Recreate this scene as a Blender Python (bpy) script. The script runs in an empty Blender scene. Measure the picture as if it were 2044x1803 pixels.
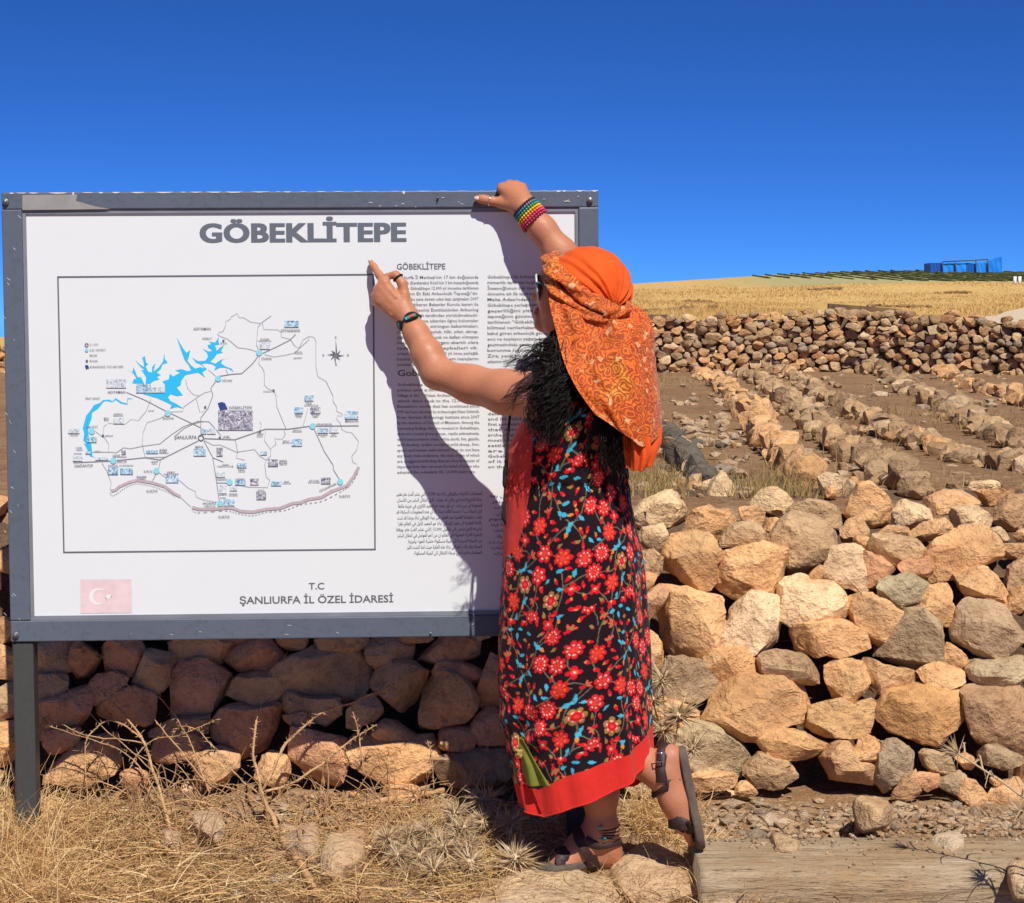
import bpy, bmesh, math, random
import numpy as np
from mathutils import Vector, Matrix

sc = bpy.context.scene
COL = sc.collection
rnd = random.Random(7)
rng = np.random.default_rng(11)
R = math.radians

# ------------------------------------------------------------------ camera
CAM_Z, PITCH, FPX, CX, CY = 1.41, R(4.46), 3396.0, 1022.0, 901.5
cam = bpy.data.cameras.new('camera')
cam.sensor_width = 36.0
cam.lens = 36.0 * FPX / 2044.0
cam.clip_start, cam.clip_end = 0.05, 2000.0
cam_ob = bpy.data.objects.new('camera', cam)
COL.objects.link(cam_ob)
cam_ob.location = (0, 0, CAM_Z)
cam_ob.rotation_euler = (math.pi / 2 - PITCH, 0, 0)
sc.camera = cam_ob

# ------------------------------------------------------------------ sky, sun, exposure
SUN_EL, SUN_AZ = R(54), R(19)          # behind the camera, to the right
world = bpy.data.worlds.new('World')
sc.world = world
world.use_nodes = True
wn, wl = world.node_tree.nodes, world.node_tree.links
sky = wn.new('ShaderNodeTexSky')
sky.sky_type = 'NISHITA'
sky.sun_disc = False
sky.sun_elevation = SUN_EL
sky.sun_rotation = math.pi - SUN_AZ
sky.altitude = 3000
sky.air_density = 0.5
sky.dust_density = 0.0
sky.ozone_density = 10.0
grade = wn.new('ShaderNodeMix')          # the deep, saturated blue of a dry summer sky
grade.data_type = 'RGBA'
grade.blend_type = 'MULTIPLY'
grade.inputs[0].default_value = 1.0
grade.inputs[7].default_value = (0.235, 0.48, 0.76, 1)
wl.new(sky.outputs[0], grade.inputs[6])
wl.new(grade.outputs[2], wn['Background'].inputs['Color'])
wn['Background'].inputs['Strength'].default_value = 0.15

sun = bpy.data.lights.new('sun', 'SUN')
sun.energy = 5.0
sun.angle = R(0.53)
sun.color = (1.0, 0.945, 0.86)
sun_ob = bpy.data.objects.new('sun', sun)
COL.objects.link(sun_ob)
sdir = Vector((-math.sin(SUN_AZ) * math.cos(SUN_EL), math.cos(SUN_AZ) * math.cos(SUN_EL), -math.sin(SUN_EL)))
sun_ob.rotation_euler = sdir.to_track_quat('-Z', 'Y').to_euler()
sun_ob.location = (3, -6, 9)

sc.view_settings.view_transform = 'Standard'
sc.view_settings.look = 'None'
sc.view_settings.gamma = 1.0
sc.view_settings.use_curve_mapping = False
sc.view_settings.exposure = 0.06
sc.cycles.max_bounces = 5
sc.cycles.diffuse_bounces = 3

# ------------------------------------------------------------------ helpers
FW = np.array([0, math.cos(PITCH), -math.sin(PITCH)])
UP = np.array([0, math.sin(PITCH), math.cos(PITCH)])
CAMP = np.array([0, 0, CAM_Z])

def ray(px, py):
    return np.array([(px - CX) / FPX, 0, 0]) + UP * (-(py - CY) / FPX) + FW

def P(px, py, Y):
    """The point at depth Y (metres in front of the camera) on the photo's line of sight."""
    d = ray(px, py)
    return CAMP + d * (Y / d[1])

def onz(px, py, z):
    d = ray(px, py)
    return CAMP + d * ((z - CAM_Z) / d[2])

def interp(x, pts):
    a = np.array(pts, float)
    return np.interp(x, a[:, 0], a[:, 1])

def _hash(ix, iy, iz, seed):
    h = (ix.astype(np.int64) * 374761393 + iy.astype(np.int64) * 668265263 + iz.astype(np.int64) * 2147483647 + seed * 1274126177) & 0xFFFFFFFF
    h = ((h ^ (h >> 13)) * 1103515245) & 0xFFFFFFFF
    h = ((h ^ (h >> 16)) * 2246822519) & 0xFFFFFFFF
    h = h ^ (h >> 15)
    return (h & 0xFFFFFF) / float(0x7FFFFF) - 1.0

def vnoise(p, seed=0):
    p = np.asarray(p, float)
    i = np.floor(p).astype(np.int64)
    f = p - i
    f = f * f * f * (f * (f * 6 - 15) + 10)
    r = 0
    for dx in (0, 1):
        wx = f[:, 0] if dx else 1 - f[:, 0]
        for dy in (0, 1):
            wy = f[:, 1] if dy else 1 - f[:, 1]
            for dz in (0, 1):
                wz = f[:, 2] if dz else 1 - f[:, 2]
                r = r + wx * wy * wz * _hash(i[:, 0] + dx, i[:, 1] + dy, i[:, 2] + dz, seed)
    return r

def fbm(p, octv=3, seed=0):
    r, a, t = 0, 1.0, 0
    p = np.asarray(p, float)
    for k in range(octv):
        r = r + a * vnoise(p * (2.03 ** k) + 17.3 * k, seed + k)
        t += a
        a *= 0.5
    return r / t

def mesh_np(name, verts, faces, smooth=True):
    """faces: one array (n,3) / (n,4), or a list of such arrays"""
    if not isinstance(faces, list):
        faces = [faces]
    faces = [np.asarray(f, np.int32) for f in faces if len(f)]
    verts = np.asarray(verts, np.float32)
    me = bpy.data.meshes.new(name)
    me.vertices.add(len(verts))
    me.vertices.foreach_set('co', verts.ravel())
    nl = sum(f.size for f in faces)
    npoly = sum(len(f) for f in faces)
    me.loops.add(nl)
    me.loops.foreach_set('vertex_index', np.concatenate([f.ravel() for f in faces]))
    me.polygons.add(npoly)
    tot = np.concatenate([np.full(len(f), f.shape[1], np.int32) for f in faces])
    st = np.concatenate([[0], np.cumsum(tot)[:-1]]).astype(np.int32)
    me.polygons.foreach_set('loop_start', st)
    me.polygons.foreach_set('loop_total', tot)
    me.polygons.foreach_set('use_smooth', np.full(npoly, smooth, bool))
    me.update(calc_edges=True)
    return me

def wmat(o):
    m = o.matrix_basis.copy()
    return wmat(o.parent) @ o.matrix_parent_inverse @ m if o.parent else m

def link(name, me, mat=None, parent=None, loc=None, color=None, basis=None):
    o = bpy.data.objects.new(name, me)
    COL.objects.link(o)
    if mat is not None and me is not None and not me.materials:
        me.materials.append(mat)
    if loc is not None:
        o.location = loc
    if basis is not None:
        o.matrix_basis = basis
    if parent is not None:                 # children keep the place they were built at
        o.parent = parent
        o.matrix_parent_inverse = wmat(parent).inverted()
    if color is not None:
        o.color = (color[0], color[1], color[2], 1.0)
    return o

def tag(o, label, cat=None, group=None, kind=None):
    if label:
        o['label'] = label
    if cat:
        o['category'] = cat
    if group:
        o['group'] = group
    if kind:
        o['kind'] = kind
    return o

def empty(name, loc=(0, 0, 0)):
    o = bpy.data.objects.new(name, None)
    COL.objects.link(o)
    o.location = loc
    o.empty_display_size = 0.05
    return o

class MB:
    """collects pieces that make up one mesh"""
    def __init__(s):
        s.v, s.t, s.q, s.n = [], [], [], 0
    def add(s, v, t=None, q=None):
        v = np.asarray(v, float).reshape(-1, 3)
        if t is not None and len(t):
            s.t.append(np.asarray(t, int) + s.n)
        if q is not None and len(q):
            s.q.append(np.asarray(q, int) + s.n)
        s.v.append(v)
        s.n += len(v)
    def mesh(s, name, smooth=True):
        fs = []
        if s.t:
            fs.append(np.concatenate(s.t))
        if s.q:
            fs.append(np.concatenate(s.q))
        return mesh_np(name, np.concatenate(s.v), fs, smooth)
    def build(s, name, mat, parent=None, smooth=True, **k):
        return link(name, s.mesh(name, smooth), mat, parent, **k)

def tube_arrays(pts, rad, n=6, cap=True, flat=1.0, twist=0.0):
    pts = np.asarray(pts, float)
    m = len(pts)
    rad = np.broadcast_to(np.asarray(rad, float), (m,))
    tan = np.gradient(pts, axis=0)
    tan /= np.linalg.norm(tan, axis=1)[:, None] + 1e-12
    ref = np.array([0, 0, 1.0]) if abs(tan[0][2]) < 0.8 else np.array([0, 1.0, 0])
    a = np.cross(tan[0], ref)
    a /= np.linalg.norm(a) + 1e-12
    vs = []
    ang = np.arange(n) * 2 * math.pi / n
    for i in range(m):
        a = a - tan[i] * np.dot(a, tan[i])
        a /= np.linalg.norm(a) + 1e-12
        b = np.cross(tan[i], a)
        an = ang + twist * i
        vs.append(pts[i] + rad[i] * (np.cos(an)[:, None] * a + flat * np.sin(an)[:, None] * b))
    v = np.concatenate(vs)
    i, j = np.meshgrid(np.arange(m - 1), np.arange(n), indexing='ij')
    j2 = (j + 1) % n
    q = np.stack([i * n + j, i * n + j2, (i + 1) * n + j2, (i + 1) * n + j], -1).reshape(-1, 4)
    t = []
    if cap:
        v = np.concatenate([v, pts[:1], pts[-1:]])
        for k in range(n):
            t.append((m * n, (k + 1) % n, k))
            t.append((m * n + 1, (m - 1) * n + k, (m - 1) * n + (k + 1) % n))
    return v, np.array(t, int).reshape(-1, 3), q

def spline(pts, n):
    """Catmull-Rom through pts (k,d) -> (n,d)"""
    p = np.asarray(pts, float)
    k = len(p)
    if k == 2:
        t = np.linspace(0, 1, n)[:, None]
        return p[0] * (1 - t) + p[1] * t
    p = np.concatenate([2 * p[:1] - p[1:2], p, 2 * p[-1:] - p[-2:-1]])
    u = np.linspace(0, k - 1 - 1e-6, n)
    i = u.astype(int)
    t = (u - i)[:, None]
    a, b, c, d = p[i], p[i + 1], p[i + 2], p[i + 3]
    return 0.5 * ((2 * b) + (-a + c) * t + (2 * a - 5 * b + 4 * c - d) * t * t + (-a + 3 * b - 3 * c + d) * t ** 3)

def box_arrays(lo, hi):
    x0, y0, z0 = lo
    x1, y1, z1 = hi
    v = [(x0, y0, z0), (x1, y0, z0), (x1, y1, z0), (x0, y1, z0), (x0, y0, z1), (x1, y0, z1), (x1, y1, z1), (x0, y1, z1)]
    q = [(0, 3, 2, 1), (4, 5, 6, 7), (0, 1, 5, 4), (1, 2, 6, 5), (2, 3, 7, 6), (3, 0, 4, 7)]
    return v, None, q

def bevel_box(name, lo, hi, b, mat, parent=None, seg=2, **k):
    bm = bmesh.new()
    v, _, q = box_arrays(lo, hi)
    vs = [bm.verts.new(c) for c in v]
    for f in q:
        bm.faces.new([vs[i] for i in f])
    bmesh.ops.bevel(bm, geom=bm.edges[:], offset=b, segments=seg, affect='EDGES', profile=0.5)
    me = bpy.data.meshes.new(name)
    bm.to_mesh(me)
    bm.free()
    return link(name, me, mat, parent, **k)

_ico = {}
def ico(level):
    if level not in _ico:
        bm = bmesh.new()
        bmesh.ops.create_icosphere(bm, subdivisions=level, radius=1.0)
        bm.verts.ensure_lookup_table()
        v = np.array([x.co[:] for x in bm.verts])
        f = np.array([[q.index for q in x.verts] for x in bm.faces])
        bm.free()
        _ico[level] = (v, f)
    return _ico[level]

# ------------------------------------------------------------------ material helpers
def new_mat(name):
    m = bpy.data.materials.new(name)
    m.use_nodes = True
    nt = m.node_tree
    b = nt.nodes['Principled BSDF']
    b.inputs['Roughness'].default_value = 0.9
    b.inputs['Specular IOR Level'].default_value = 0.25
    return m, nt, b

def nd(nt, typ, **k):
    n = nt.nodes.new(typ)
    for a, v in k.items():
        setattr(n, a, v)
    return n

def noise(nt, scale, detail=4, rough=0.6, coord='Object', vec=None, dist=0.0):
    n = nt.nodes.new('ShaderNodeTexNoise')
    n.inputs['Scale'].default_value = scale
    n.inputs['Detail'].default_value = detail
    n.inputs['Roughness'].default_value = rough
    n.inputs['Distortion'].default_value = dist
    if vec is None:
        tc = nt.nodes.new('ShaderNodeTexCoord')
        vec = tc.outputs[coord]
    nt.links.new(vec, n.inputs['Vector'])
    return n

def ramp(nt, fac, stops):
    r = nt.nodes.new('ShaderNodeValToRGB')
    e = r.color_ramp.elements
    while len(e) > 1:
        e.remove(e[-1])
    e[0].position, e[0].color = stops[0][0], (*stops[0][1], 1) if len(stops[0][1]) == 3 else stops[0][1]
    for p, c in stops[1:]:
        x = e.new(p)
        x.color = (*c, 1) if len(c) == 3 else c
    nt.links.new(fac, r.inputs['Fac'])
    return r

def mix(nt, a, b, fac, mode='MIX'):
    m = nt.nodes.new('ShaderNodeMix')
    m.data_type = 'RGBA'
    m.blend_type = mode
    for sock, val in ((m.inputs[0], fac), (m.inputs[6], a), (m.inputs[7], b)):
        if hasattr(val, 'is_output'):
            nt.links.new(val, sock)
        elif isinstance(val, (int, float)):
            sock.default_value = val
        else:
            sock.default_value = (*val, 1) if len(val) == 3 else val
    return m.outputs[2]

def bump(nt, b, height, strength=0.4, dist=0.01, prev=None):
    n = nt.nodes.new('ShaderNodeBump')
    n.inputs['Strength'].default_value = strength
    n.inputs['Distance'].default_value = dist
    nt.links.new(height, n.inputs['Height'])
    if prev is not None:
        nt.links.new(prev, n.inputs['Normal'])
    nt.links.new(n.outputs[0], b.inputs['Normal'])
    return n.outputs[0]

def flat_mat(name, col, rough=0.8, spec=0.25, metal=0.0, var=0.0, vscale=20, bmp=0.0, bscale=120):
    m, nt, b = new_mat(name)
    b.inputs['Roughness'].default_value = rough
    b.inputs['Specular IOR Level'].default_value = spec
    b.inputs['Metallic'].default_value = metal
    if var:
        n = noise(nt, vscale, 5)
        lo = tuple(c * (1 - var) for c in col)
        hi = tuple(min(1, c * (1 + var)) for c in col)
        nt.links.new(ramp(nt, n.outputs[0], [(0.3, lo), (0.7, hi)]).outputs[0], b.inputs['Base Color'])
    else:
        b.inputs['Base Color'].default_value = (*col, 1)
    if bmp:
        bump(nt, b, noise(nt, bscale, 4).outputs[0], bmp, 0.004)
    return m

def rock_mat(name, island=False, scale=1.0, lichen=0.5):
    """limestone / basalt rubble; its tone comes from the object's own colour"""
    m, nt, b = new_mat(name)
    b.inputs['Roughness'].default_value = 0.95
    b.inputs['Specular IOR Level'].default_value = 0.15
    geo = nd(nt, 'ShaderNodeNewGeometry')
    pos = geo.outputs['Position']
    if island:
        base = ramp(nt, geo.outputs['Random Per Island'], [(0.0, (0.34, 0.22, 0.13)), (0.3, (0.46, 0.31, 0.19)), (0.6, (0.52, 0.38, 0.25)), (0.8, (0.26, 0.20, 0.15)), (1.0, (0.58, 0.44, 0.30))]).outputs[0]
    else:
        base = nd(nt, 'ShaderNodeObjectInfo').outputs['Color']
    n1 = noise(nt, 9 * scale, 6, 0.65, vec=pos)
    n2 = noise(nt, 38 * scale, 5, 0.7, vec=pos)
    n3 = noise(nt, 3.2 * scale, 3, 0.5, vec=pos)
    v = ramp(nt, n1.outputs[0], [(0.25, (0.62, 0.55, 0.48)), (0.48, (1.0, 0.98, 0.96)), (0.62, (1.16, 1.18, 1.16)), (0.80, (1.30, 1.34, 1.30))]).outputs[0]
    c = mix(nt, base, v, 1.0, 'MULTIPLY')
    v2 = ramp(nt, n2.outputs[0], [(0.30, (0.55, 0.50, 0.46)), (0.46, (1, 1, 1)), (0.75, (1.14, 1.13, 1.1))]).outputs[0]  # low spots of the bump noise darkened: cavity shade put into the colour
    c = mix(nt, c, v2, 0.75, 'MULTIPLY')
    lf = ramp(nt, n3.outputs[0], [(0.56, (0, 0, 0)), (0.68, (1, 1, 1))]).outputs[0]
    lmix = nd(nt, 'ShaderNodeMath', operation='MULTIPLY')
    nt.links.new(lf, lmix.inputs[0])
    lmix.inputs[1].default_value = lichen
    c = mix(nt, c, (0.43, 0.315, 0.19), lmix.outputs[0])
    nt.links.new(c, b.inputs['Base Color'])
    vor = nd(nt, 'ShaderNodeTexVoronoi')
    vor.inputs['Scale'].default_value = 55 * scale
    nt.links.new(pos, vor.inputs['Vector'])
    a = bump(nt, b, n1.outputs[0], 1.0, 0.04 / scale)
    a = bump(nt, b, n2.outputs[0], 0.9, 0.014 / scale, a)
    bump(nt, b, vor.outputs[0], 0.25, 0.005 / scale, a)
    return m

M_ROCK = rock_mat('rubble_stone', lichen=0.28)
M_ROCK_FAR = rock_mat('far_rubble_stone', scale=0.6, lichen=0.25)
M_ROCK_ISL = rock_mat('mixed_rubble_stone', island=True, scale=0.7, lichen=0.3)
M_PEBBLE = rock_mat('pebble_stone', island=True, scale=2.5, lichen=0.2)
TAN, PALE, GREY, RED, DARK = (0.73, 0.42, 0.20), (0.79, 0.55, 0.32), (0.59, 0.385, 0.21), (0.68, 0.36, 0.19), (0.47, 0.305, 0.17)

def vary(c, a=0.10, r=rnd):
    k = 1 + r.uniform(-a, a)
    h = r.uniform(-0.05, 0.05)
    return (c[0] * k * (1 + h * 0.5), c[1] * k, c[2] * k * (1 - h))

# ------------------------------------------------------------------ stone builder
def radial(poly):
    """distance of a closed outline from its centre for 180 directions"""
    p = np.asarray(poly, float)
    th = np.linspace(-math.pi, math.pi, 180, endpoint=False)
    d = np.stack([np.cos(th), np.sin(th)], 1)
    r = np.zeros(180)
    a = p
    e = np.roll(p, -1, axis=0) - p
    for k in range(len(p)):
        den = d[:, 0] * e[k, 1] - d[:, 1] * e[k, 0]
        den = np.where(abs(den) < 1e-9, 1e-9, den)
        t = (a[k, 0] * e[k, 1] - a[k, 1] * e[k, 0]) / den
        u = (a[k, 0] * d[:, 1] - a[k, 1] * d[:, 0]) / den
        ok = (u >= -1e-6) & (u <= 1 + 1e-6) & (t > 0)
        r = np.maximum(r, np.where(ok, t, 0))
    bad = r <= 0
    if bad.any():
        r[bad] = r[~bad].mean()
    k = np.array([1, 2, 3, 2, 1.0])
    k /= k.sum()
    return np.convolve(np.concatenate([r[-2:], r, r[:2]]), k, 'valid')

def centroid(p):
    p = np.asarray(p, float)
    q = np.roll(p, -1, axis=0)
    c = p[:, 0] * q[:, 1] - q[:, 0] * p[:, 1]
    A = c.sum() / 2
    if abs(A) < 1e-12:
        return p.mean(0), 1e-6
    return np.array([((p[:, 0] + q[:, 0]) * c).sum() / (6 * A), ((p[:, 1] + q[:, 1]) * c).sum() / (6 * A)]), abs(A)

def stone_verts(outline, depth, seed, level, facets=20, rough=1.0, front=0.66):
    """outline: closed (k,2) around 0 in the x-z plane, metres; depth: half thickness along y"""
    rs = np.random.default_rng(seed)
    v, f = ico(level)
    rr = radial(outline)
    th = np.arctan2(v[:, 2], v[:, 0])
    x = (th + math.pi) / (2 * math.pi) * 180
    i = np.floor(x).astype(int) % 180
    w = x - np.floor(x)
    r = rr[i] * (1 - w) + rr[(i + 1) % 180] * w
    c = np.hypot(v[:, 0], v[:, 2])
    c2 = c ** 0.5
    p = np.stack([np.cos(th) * r * c2, depth * np.sign(v[:, 1]) * np.abs(v[:, 1]) ** 0.7, np.sin(th) * r * c2], 1)
    s = rr.mean()
    p = p + (fbm(p / s * 1.1 + seed * 1.7 % 53, 2, seed % 997) * 0.10 * s)[:, None] * p / (np.linalg.norm(p, axis=1)[:, None] + 1e-9)
    for k in range(facets):
        n = rs.normal(size=3)
        if k < 4:
            n = np.array([rs.normal() * 0.42, -1, rs.normal() * 0.42 + 0.1])
        n /= np.linalg.norm(n)
        h = p @ n
        lim = h.max() * (rs.uniform(front - 0.10, front + 0.22) if k < 4 else rs.uniform(0.66, 0.92))
        p = p - np.maximum(0, h - lim)[:, None] * n
    p[:, [0, 2]] *= 1.11
    d = p / (np.linalg.norm(p, axis=1)[:, None] + 1e-9)
    q = p / s
    off = seed * 3.17 % 97
    dis = fbm(q * 1.5 + off, 3, seed % 1000) * 0.035 * rough
    rid = 1 - np.abs(fbm(q * 2.6 + off + 9, 3, seed % 1000 + 3))
    dis = dis + (rid - 0.8) * 0.10 * rough + fbm(q * 6 + off, 3, seed % 1000 + 5) * 0.045 * rough
    p = p + d * (dis * s)[:, None]
    return p, f

def stone_obj(name, pts_px, Y, parent, tone, level=3, seed=0, scale=1.0, thick=0.55, mat=None, facets=20, rough=1.0):
    """a wall stone whose face has the given outline as seen at depth Y"""
    w = np.array([P(a, b, Y) for a, b in pts_px])[:, [0, 2]]
    c, A = centroid(w)
    if A < 1e-5:
        c = w.mean(0)
    depth = thick * math.sqrt(A)
    v, f = stone_verts((w - c) * scale, depth, seed, level, facets, rough)
    me = mesh_np(name, v, f)
    me.set_sharp_from_angle(angle=R(26))
    return link(name, me, mat or M_ROCK, parent, loc=(c[0], Y + depth * 0.55, c[1]), color=tone)

# ================================================================== THE SETTING
def zt(Y):                                   # the terrace behind the near wall
    return 0.82 - 0.0085 * (np.asarray(Y) - 5.3)

def zg(x, Y):                                # the trodden ground in front of it
    x, Y = np.asarray(x, float), np.asarray(Y, float)
    return 0.005 + np.clip((Y - 4.25) / 0.45, -0.3, 1.4) * 0.060 - 0.02 * np.clip((x - 0.55) / 0.3, 0, 1) * np.clip((4.5 - Y) / 0.3, 0, 1)

def grid_mesh(name, xs, ys, zf):
    X, Yg = np.meshgrid(xs, ys)
    Z = zf(X.ravel(), Yg.ravel())
    v = np.stack([X.ravel(), Yg.ravel(), Z], 1)
    nx, ny = len(xs), len(ys)
    i, j = np.meshgrid(np.arange(ny - 1), np.arange(nx - 1), indexing='ij')
    a = i * nx + j
    q = np.stack([a, a + 1, a + nx + 1, a + nx], -1).reshape(-1, 4)
    return mesh_np(name, v, q)

def dirt_mat(name, c1, c2, c3, scale=1.0, bmp=0.8):
    m, nt, b = new_mat(name)
    b.inputs['Roughness'].default_value = 1.0
    b.inputs['Specular IOR Level'].default_value = 0.1
    pos = nd(nt, 'ShaderNodeNewGeometry').outputs['Position']
    n1, n2, n3 = noise(nt, 2.2 * scale, 5, vec=pos), noise(nt, 24 * scale, 6, 0.7, vec=pos), noise(nt, 130 * scale, 4, 0.7, vec=pos)
    c = mix(nt, c1, c2, ramp(nt, n1.outputs[0], [(0.38, (0, 0, 0)), (0.62, (1, 1, 1))]).outputs[0])
    c = mix(nt, c, c3, ramp(nt, n2.outputs[0], [(0.5, (0, 0, 0)), (0.72, (1, 1, 1))]).outputs[0])
    c = mix(nt, c, ramp(nt, n3.outputs[0], [(0.3, (0.6, 0.57, 0.53)), (0.6, (1.1, 1.1, 1.1))]).outputs[0], 1.0, 'MULTIPLY')
    nt.links.new(c, b.inputs['Base Color'])
    a = bump(nt, b, n2.outputs[0], bmp, 0.03 / scale)
    bump(nt, b, n3.outputs[0], bmp * 0.8, 0.008 / scale, a)
    return m

M_DIRT = dirt_mat('dry_earth', (0.33, 0.185, 0.095), (0.43, 0.27, 0.15), (0.52, 0.36, 0.21), 1.0)
M_TERR = dirt_mat('terrace_earth', (0.30, 0.165, 0.085), (0.38, 0.225, 0.12), (0.45, 0.33, 0.20), 0.5)
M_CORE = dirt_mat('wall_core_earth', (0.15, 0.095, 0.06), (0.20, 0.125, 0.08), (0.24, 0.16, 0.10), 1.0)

def z_ground(x, Y):
    p = np.stack([x * 3.0, Y * 3.0, np.zeros_like(x)], 1)
    return zg(x, Y) + fbm(p, 4, 3) * 0.022 + fbm(p * 7, 2, 8) * 0.006

# the ground: a fine patch where the photo looks, one wide sheet round it
g = link('ground', grid_mesh('ground', np.concatenate([np.linspace(-8, -2.7, 40), np.linspace(-2.6, 2.6, 260), np.linspace(2.7, 8, 40)]), np.concatenate([np.linspace(-2, 3.1, 40), np.linspace(3.2, 5.0, 100)]), z_ground), M_DIRT)
tag(g, None, kind='structure')
g = link('outer_ground', grid_mesh('outer_ground', np.linspace(-400, 400, 401), np.linspace(-300, 500, 401), lambda x, Y: np.where((np.abs(x) < 8) & (np.abs(Y - 12) < 14), -0.6, np.where(Y > 20, -4.0, -0.06))), M_DIRT)
tag(g, None, kind='structure')

def z_terr(x, Y):
    p = np.stack([x * 1.2, Y * 1.2, np.zeros_like(x)], 1)
    return zt(Y) + fbm(p, 4, 21) * 0.035 - 0.35 * np.clip((5.35 - Y) / 0.25, 0, 1)
g = link('terrace', grid_mesh('terrace', np.linspace(-12, 12, 260), np.concatenate([np.linspace(4.95, 9, 70), np.linspace(9.1, 26, 90)]), z_terr), M_TERR)
tag(g, None, kind='structure')

# the hill
CREST = [(-900, 800), (10, 702), (600, 640), (1000, 592), (1260, 566), (1400, 557), (1550, 548), (1700, 543), (1850, 541), (2044, 545), (2600, 566), (3400, 620)]
WTOP = [(-900, 712), (10, 690), (600, 664), (1290, 636), (1500, 633), (1700, 622), (1900, 632), (2044, 648), (2600, 655)]
YC = 95.0
def zat(py, Y):
    b = -(np.asarray(py, float) - CY) / FPX
    return CAM_Z + (UP[2] * b + FW[2]) * (Y / (UP[1] * b + FW[1]))
def z_hill(x, Y):
    px = CX + FPX * x / Y * 0.997
    zc = zat(interp(CX + FPX * x / YC, CREST), YC)
    z0 = zat(interp(CX + FPX * x / 24.3, WTOP) + 7, 24.3)
    s = np.clip((Y - 24.3) / (YC - 24.3), 0, 1)
    z = z0 + (zc - z0) * s ** 1.55
    back = np.clip((Y - YC) / 60, 0, 2)
    z = z - back ** 2 * 6
    p = np.stack([x * 0.12, Y * 0.12, np.zeros_like(x)], 1)
    return z + fbm(p, 3, 31) * 0.12 * np.clip(s * 3, 0, 1) * np.clip((YC + 8 - Y) / 30, 0.15, 1)

def hill_mat():
    m, nt, b = new_mat('hill_dry_grassland')
    b.inputs['Roughness'].default_value = 1.0
    b.inputs['Specular IOR Level'].default_value = 0.05
    pos = nd(nt, 'ShaderNodeNewGeometry').outputs['Position']
    mp = nd(nt, 'ShaderNodeMapping')
    nt.links.new(pos, mp.inputs['Vector'])
    mp.inputs['Scale'].default_value = (1.0, 0.25, 1.0)
    n1, n2, n3 = noise(nt, 0.35, 5, vec=mp.outputs[0]), noise(nt, 3.0, 6, 0.75, vec=mp.outputs[0]), noise(nt, 12.0, 3, 0.7, vec=mp.outputs[0])
    c = mix(nt, (0.60, 0.38, 0.13), (0.68, 0.47, 0.20), n1.outputs[0])
    c = mix(nt, c, (0.42, 0.27, 0.115), ramp(nt, n2.outputs[0], [(0.52, (0, 0, 0)), (0.75, (1, 1, 1))]).outputs[0])
    c = mix(nt, c, ramp(nt, n3.outputs[0], [(0.3, (0.78, 0.75, 0.7)), (0.7, (1.15, 1.15, 1.1))]).outputs[0], 1.0, 'MULTIPLY')
    sx = nd(nt, 'ShaderNodeSeparateXYZ')
    nt.links.new(pos, sx.inputs[0])
    n4 = noise(nt, 0.25, 3, vec=pos)
    ad = nd(nt, 'ShaderNodeMath', operation='MULTIPLY_ADD')
    nt.links.new(n4.outputs[0], ad.inputs[0])
    ad.inputs[1].default_value = 9.0
    nt.links.new(sx.outputs[1], ad.inputs[2])
    mr = nd(nt, 'ShaderNodeMapRange')
    mr.inputs['From Min'].default_value = 80.0
    mr.inputs['From Max'].default_value = 84.0
    nt.links.new(ad.outputs[0], mr.inputs['Value'])
    mx_ = nd(nt, 'ShaderNodeMapRange')
    mx_.inputs['From Min'].default_value = 9.5
    mx_.inputs['From Max'].default_value = 14.0
    nt.links.new(sx.outputs[0], mx_.inputs['Value'])
    pr = nd(nt, 'ShaderNodeMath', operation='MULTIPLY')
    nt.links.new(mr.outputs[0], pr.inputs[0])
    nt.links.new(mx_.outputs[0], pr.inputs[1])
    c = mix(nt, c, (0.40, 0.36, 0.17), pr.outputs[0])          # the ploughed strip below the crest
    nt.links.new(c, b.inputs['Base Color'])
    bump(nt, b, n2.outputs[0], 0.5, 0.2)
    return m
M_HILL = hill_mat()
ys = np.concatenate([np.linspace(23.9, 60, 90), np.linspace(60.5, 100, 70), np.linspace(102, 190, 25)])
hill = link('hill', grid_mesh('hill', np.linspace(-75, 95, 200), ys, z_hill), M_HILL)
tag(hill, None, kind='structure')

# pale limestone track that cuts the hillside on the right
def strip_on(name, pts, mat, fn, lift):
    """closed outline (x, Y) laid on a height function"""
    bm = bmesh.new()
    vs = [bm.verts.new((a, b, 0)) for a, b in pts]
    f = bm.faces.new(vs)
    bmesh.ops.triangulate(bm, faces=[f])
    bmesh.ops.subdivide_edges(bm, edges=bm.edges[:], cuts=6, use_grid_fill=True)
    me = bpy.data.meshes.new(name)
    bm.to_mesh(me)
    bm.free()
    co = np.array([v.co[:] for v in me.vertices])
    co[:, 2] = fn(co[:, 0], co[:, 1]) + lift
    me.vertices.foreach_set('co', co.astype(np.float32).ravel())
    return link(name, me, mat)
M_LIME = dirt_mat('pale_limestone_earth', (0.66, 0.53, 0.37), (0.72, 0.59, 0.43), (0.55, 0.42, 0.28), 0.35, 0.5)
trk = []
for px, Y in [(1905, 27), (1925, 30), (1960, 36), (2000, 43), (2060, 50), (2200, 54), (2300, 40), (2280, 27)]:
    trk.append(((px - CX) / FPX * Y, Y))
tag(strip_on('dirt_track', trk, M_LIME, z_hill, 0.05), None, kind='structure')

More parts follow.
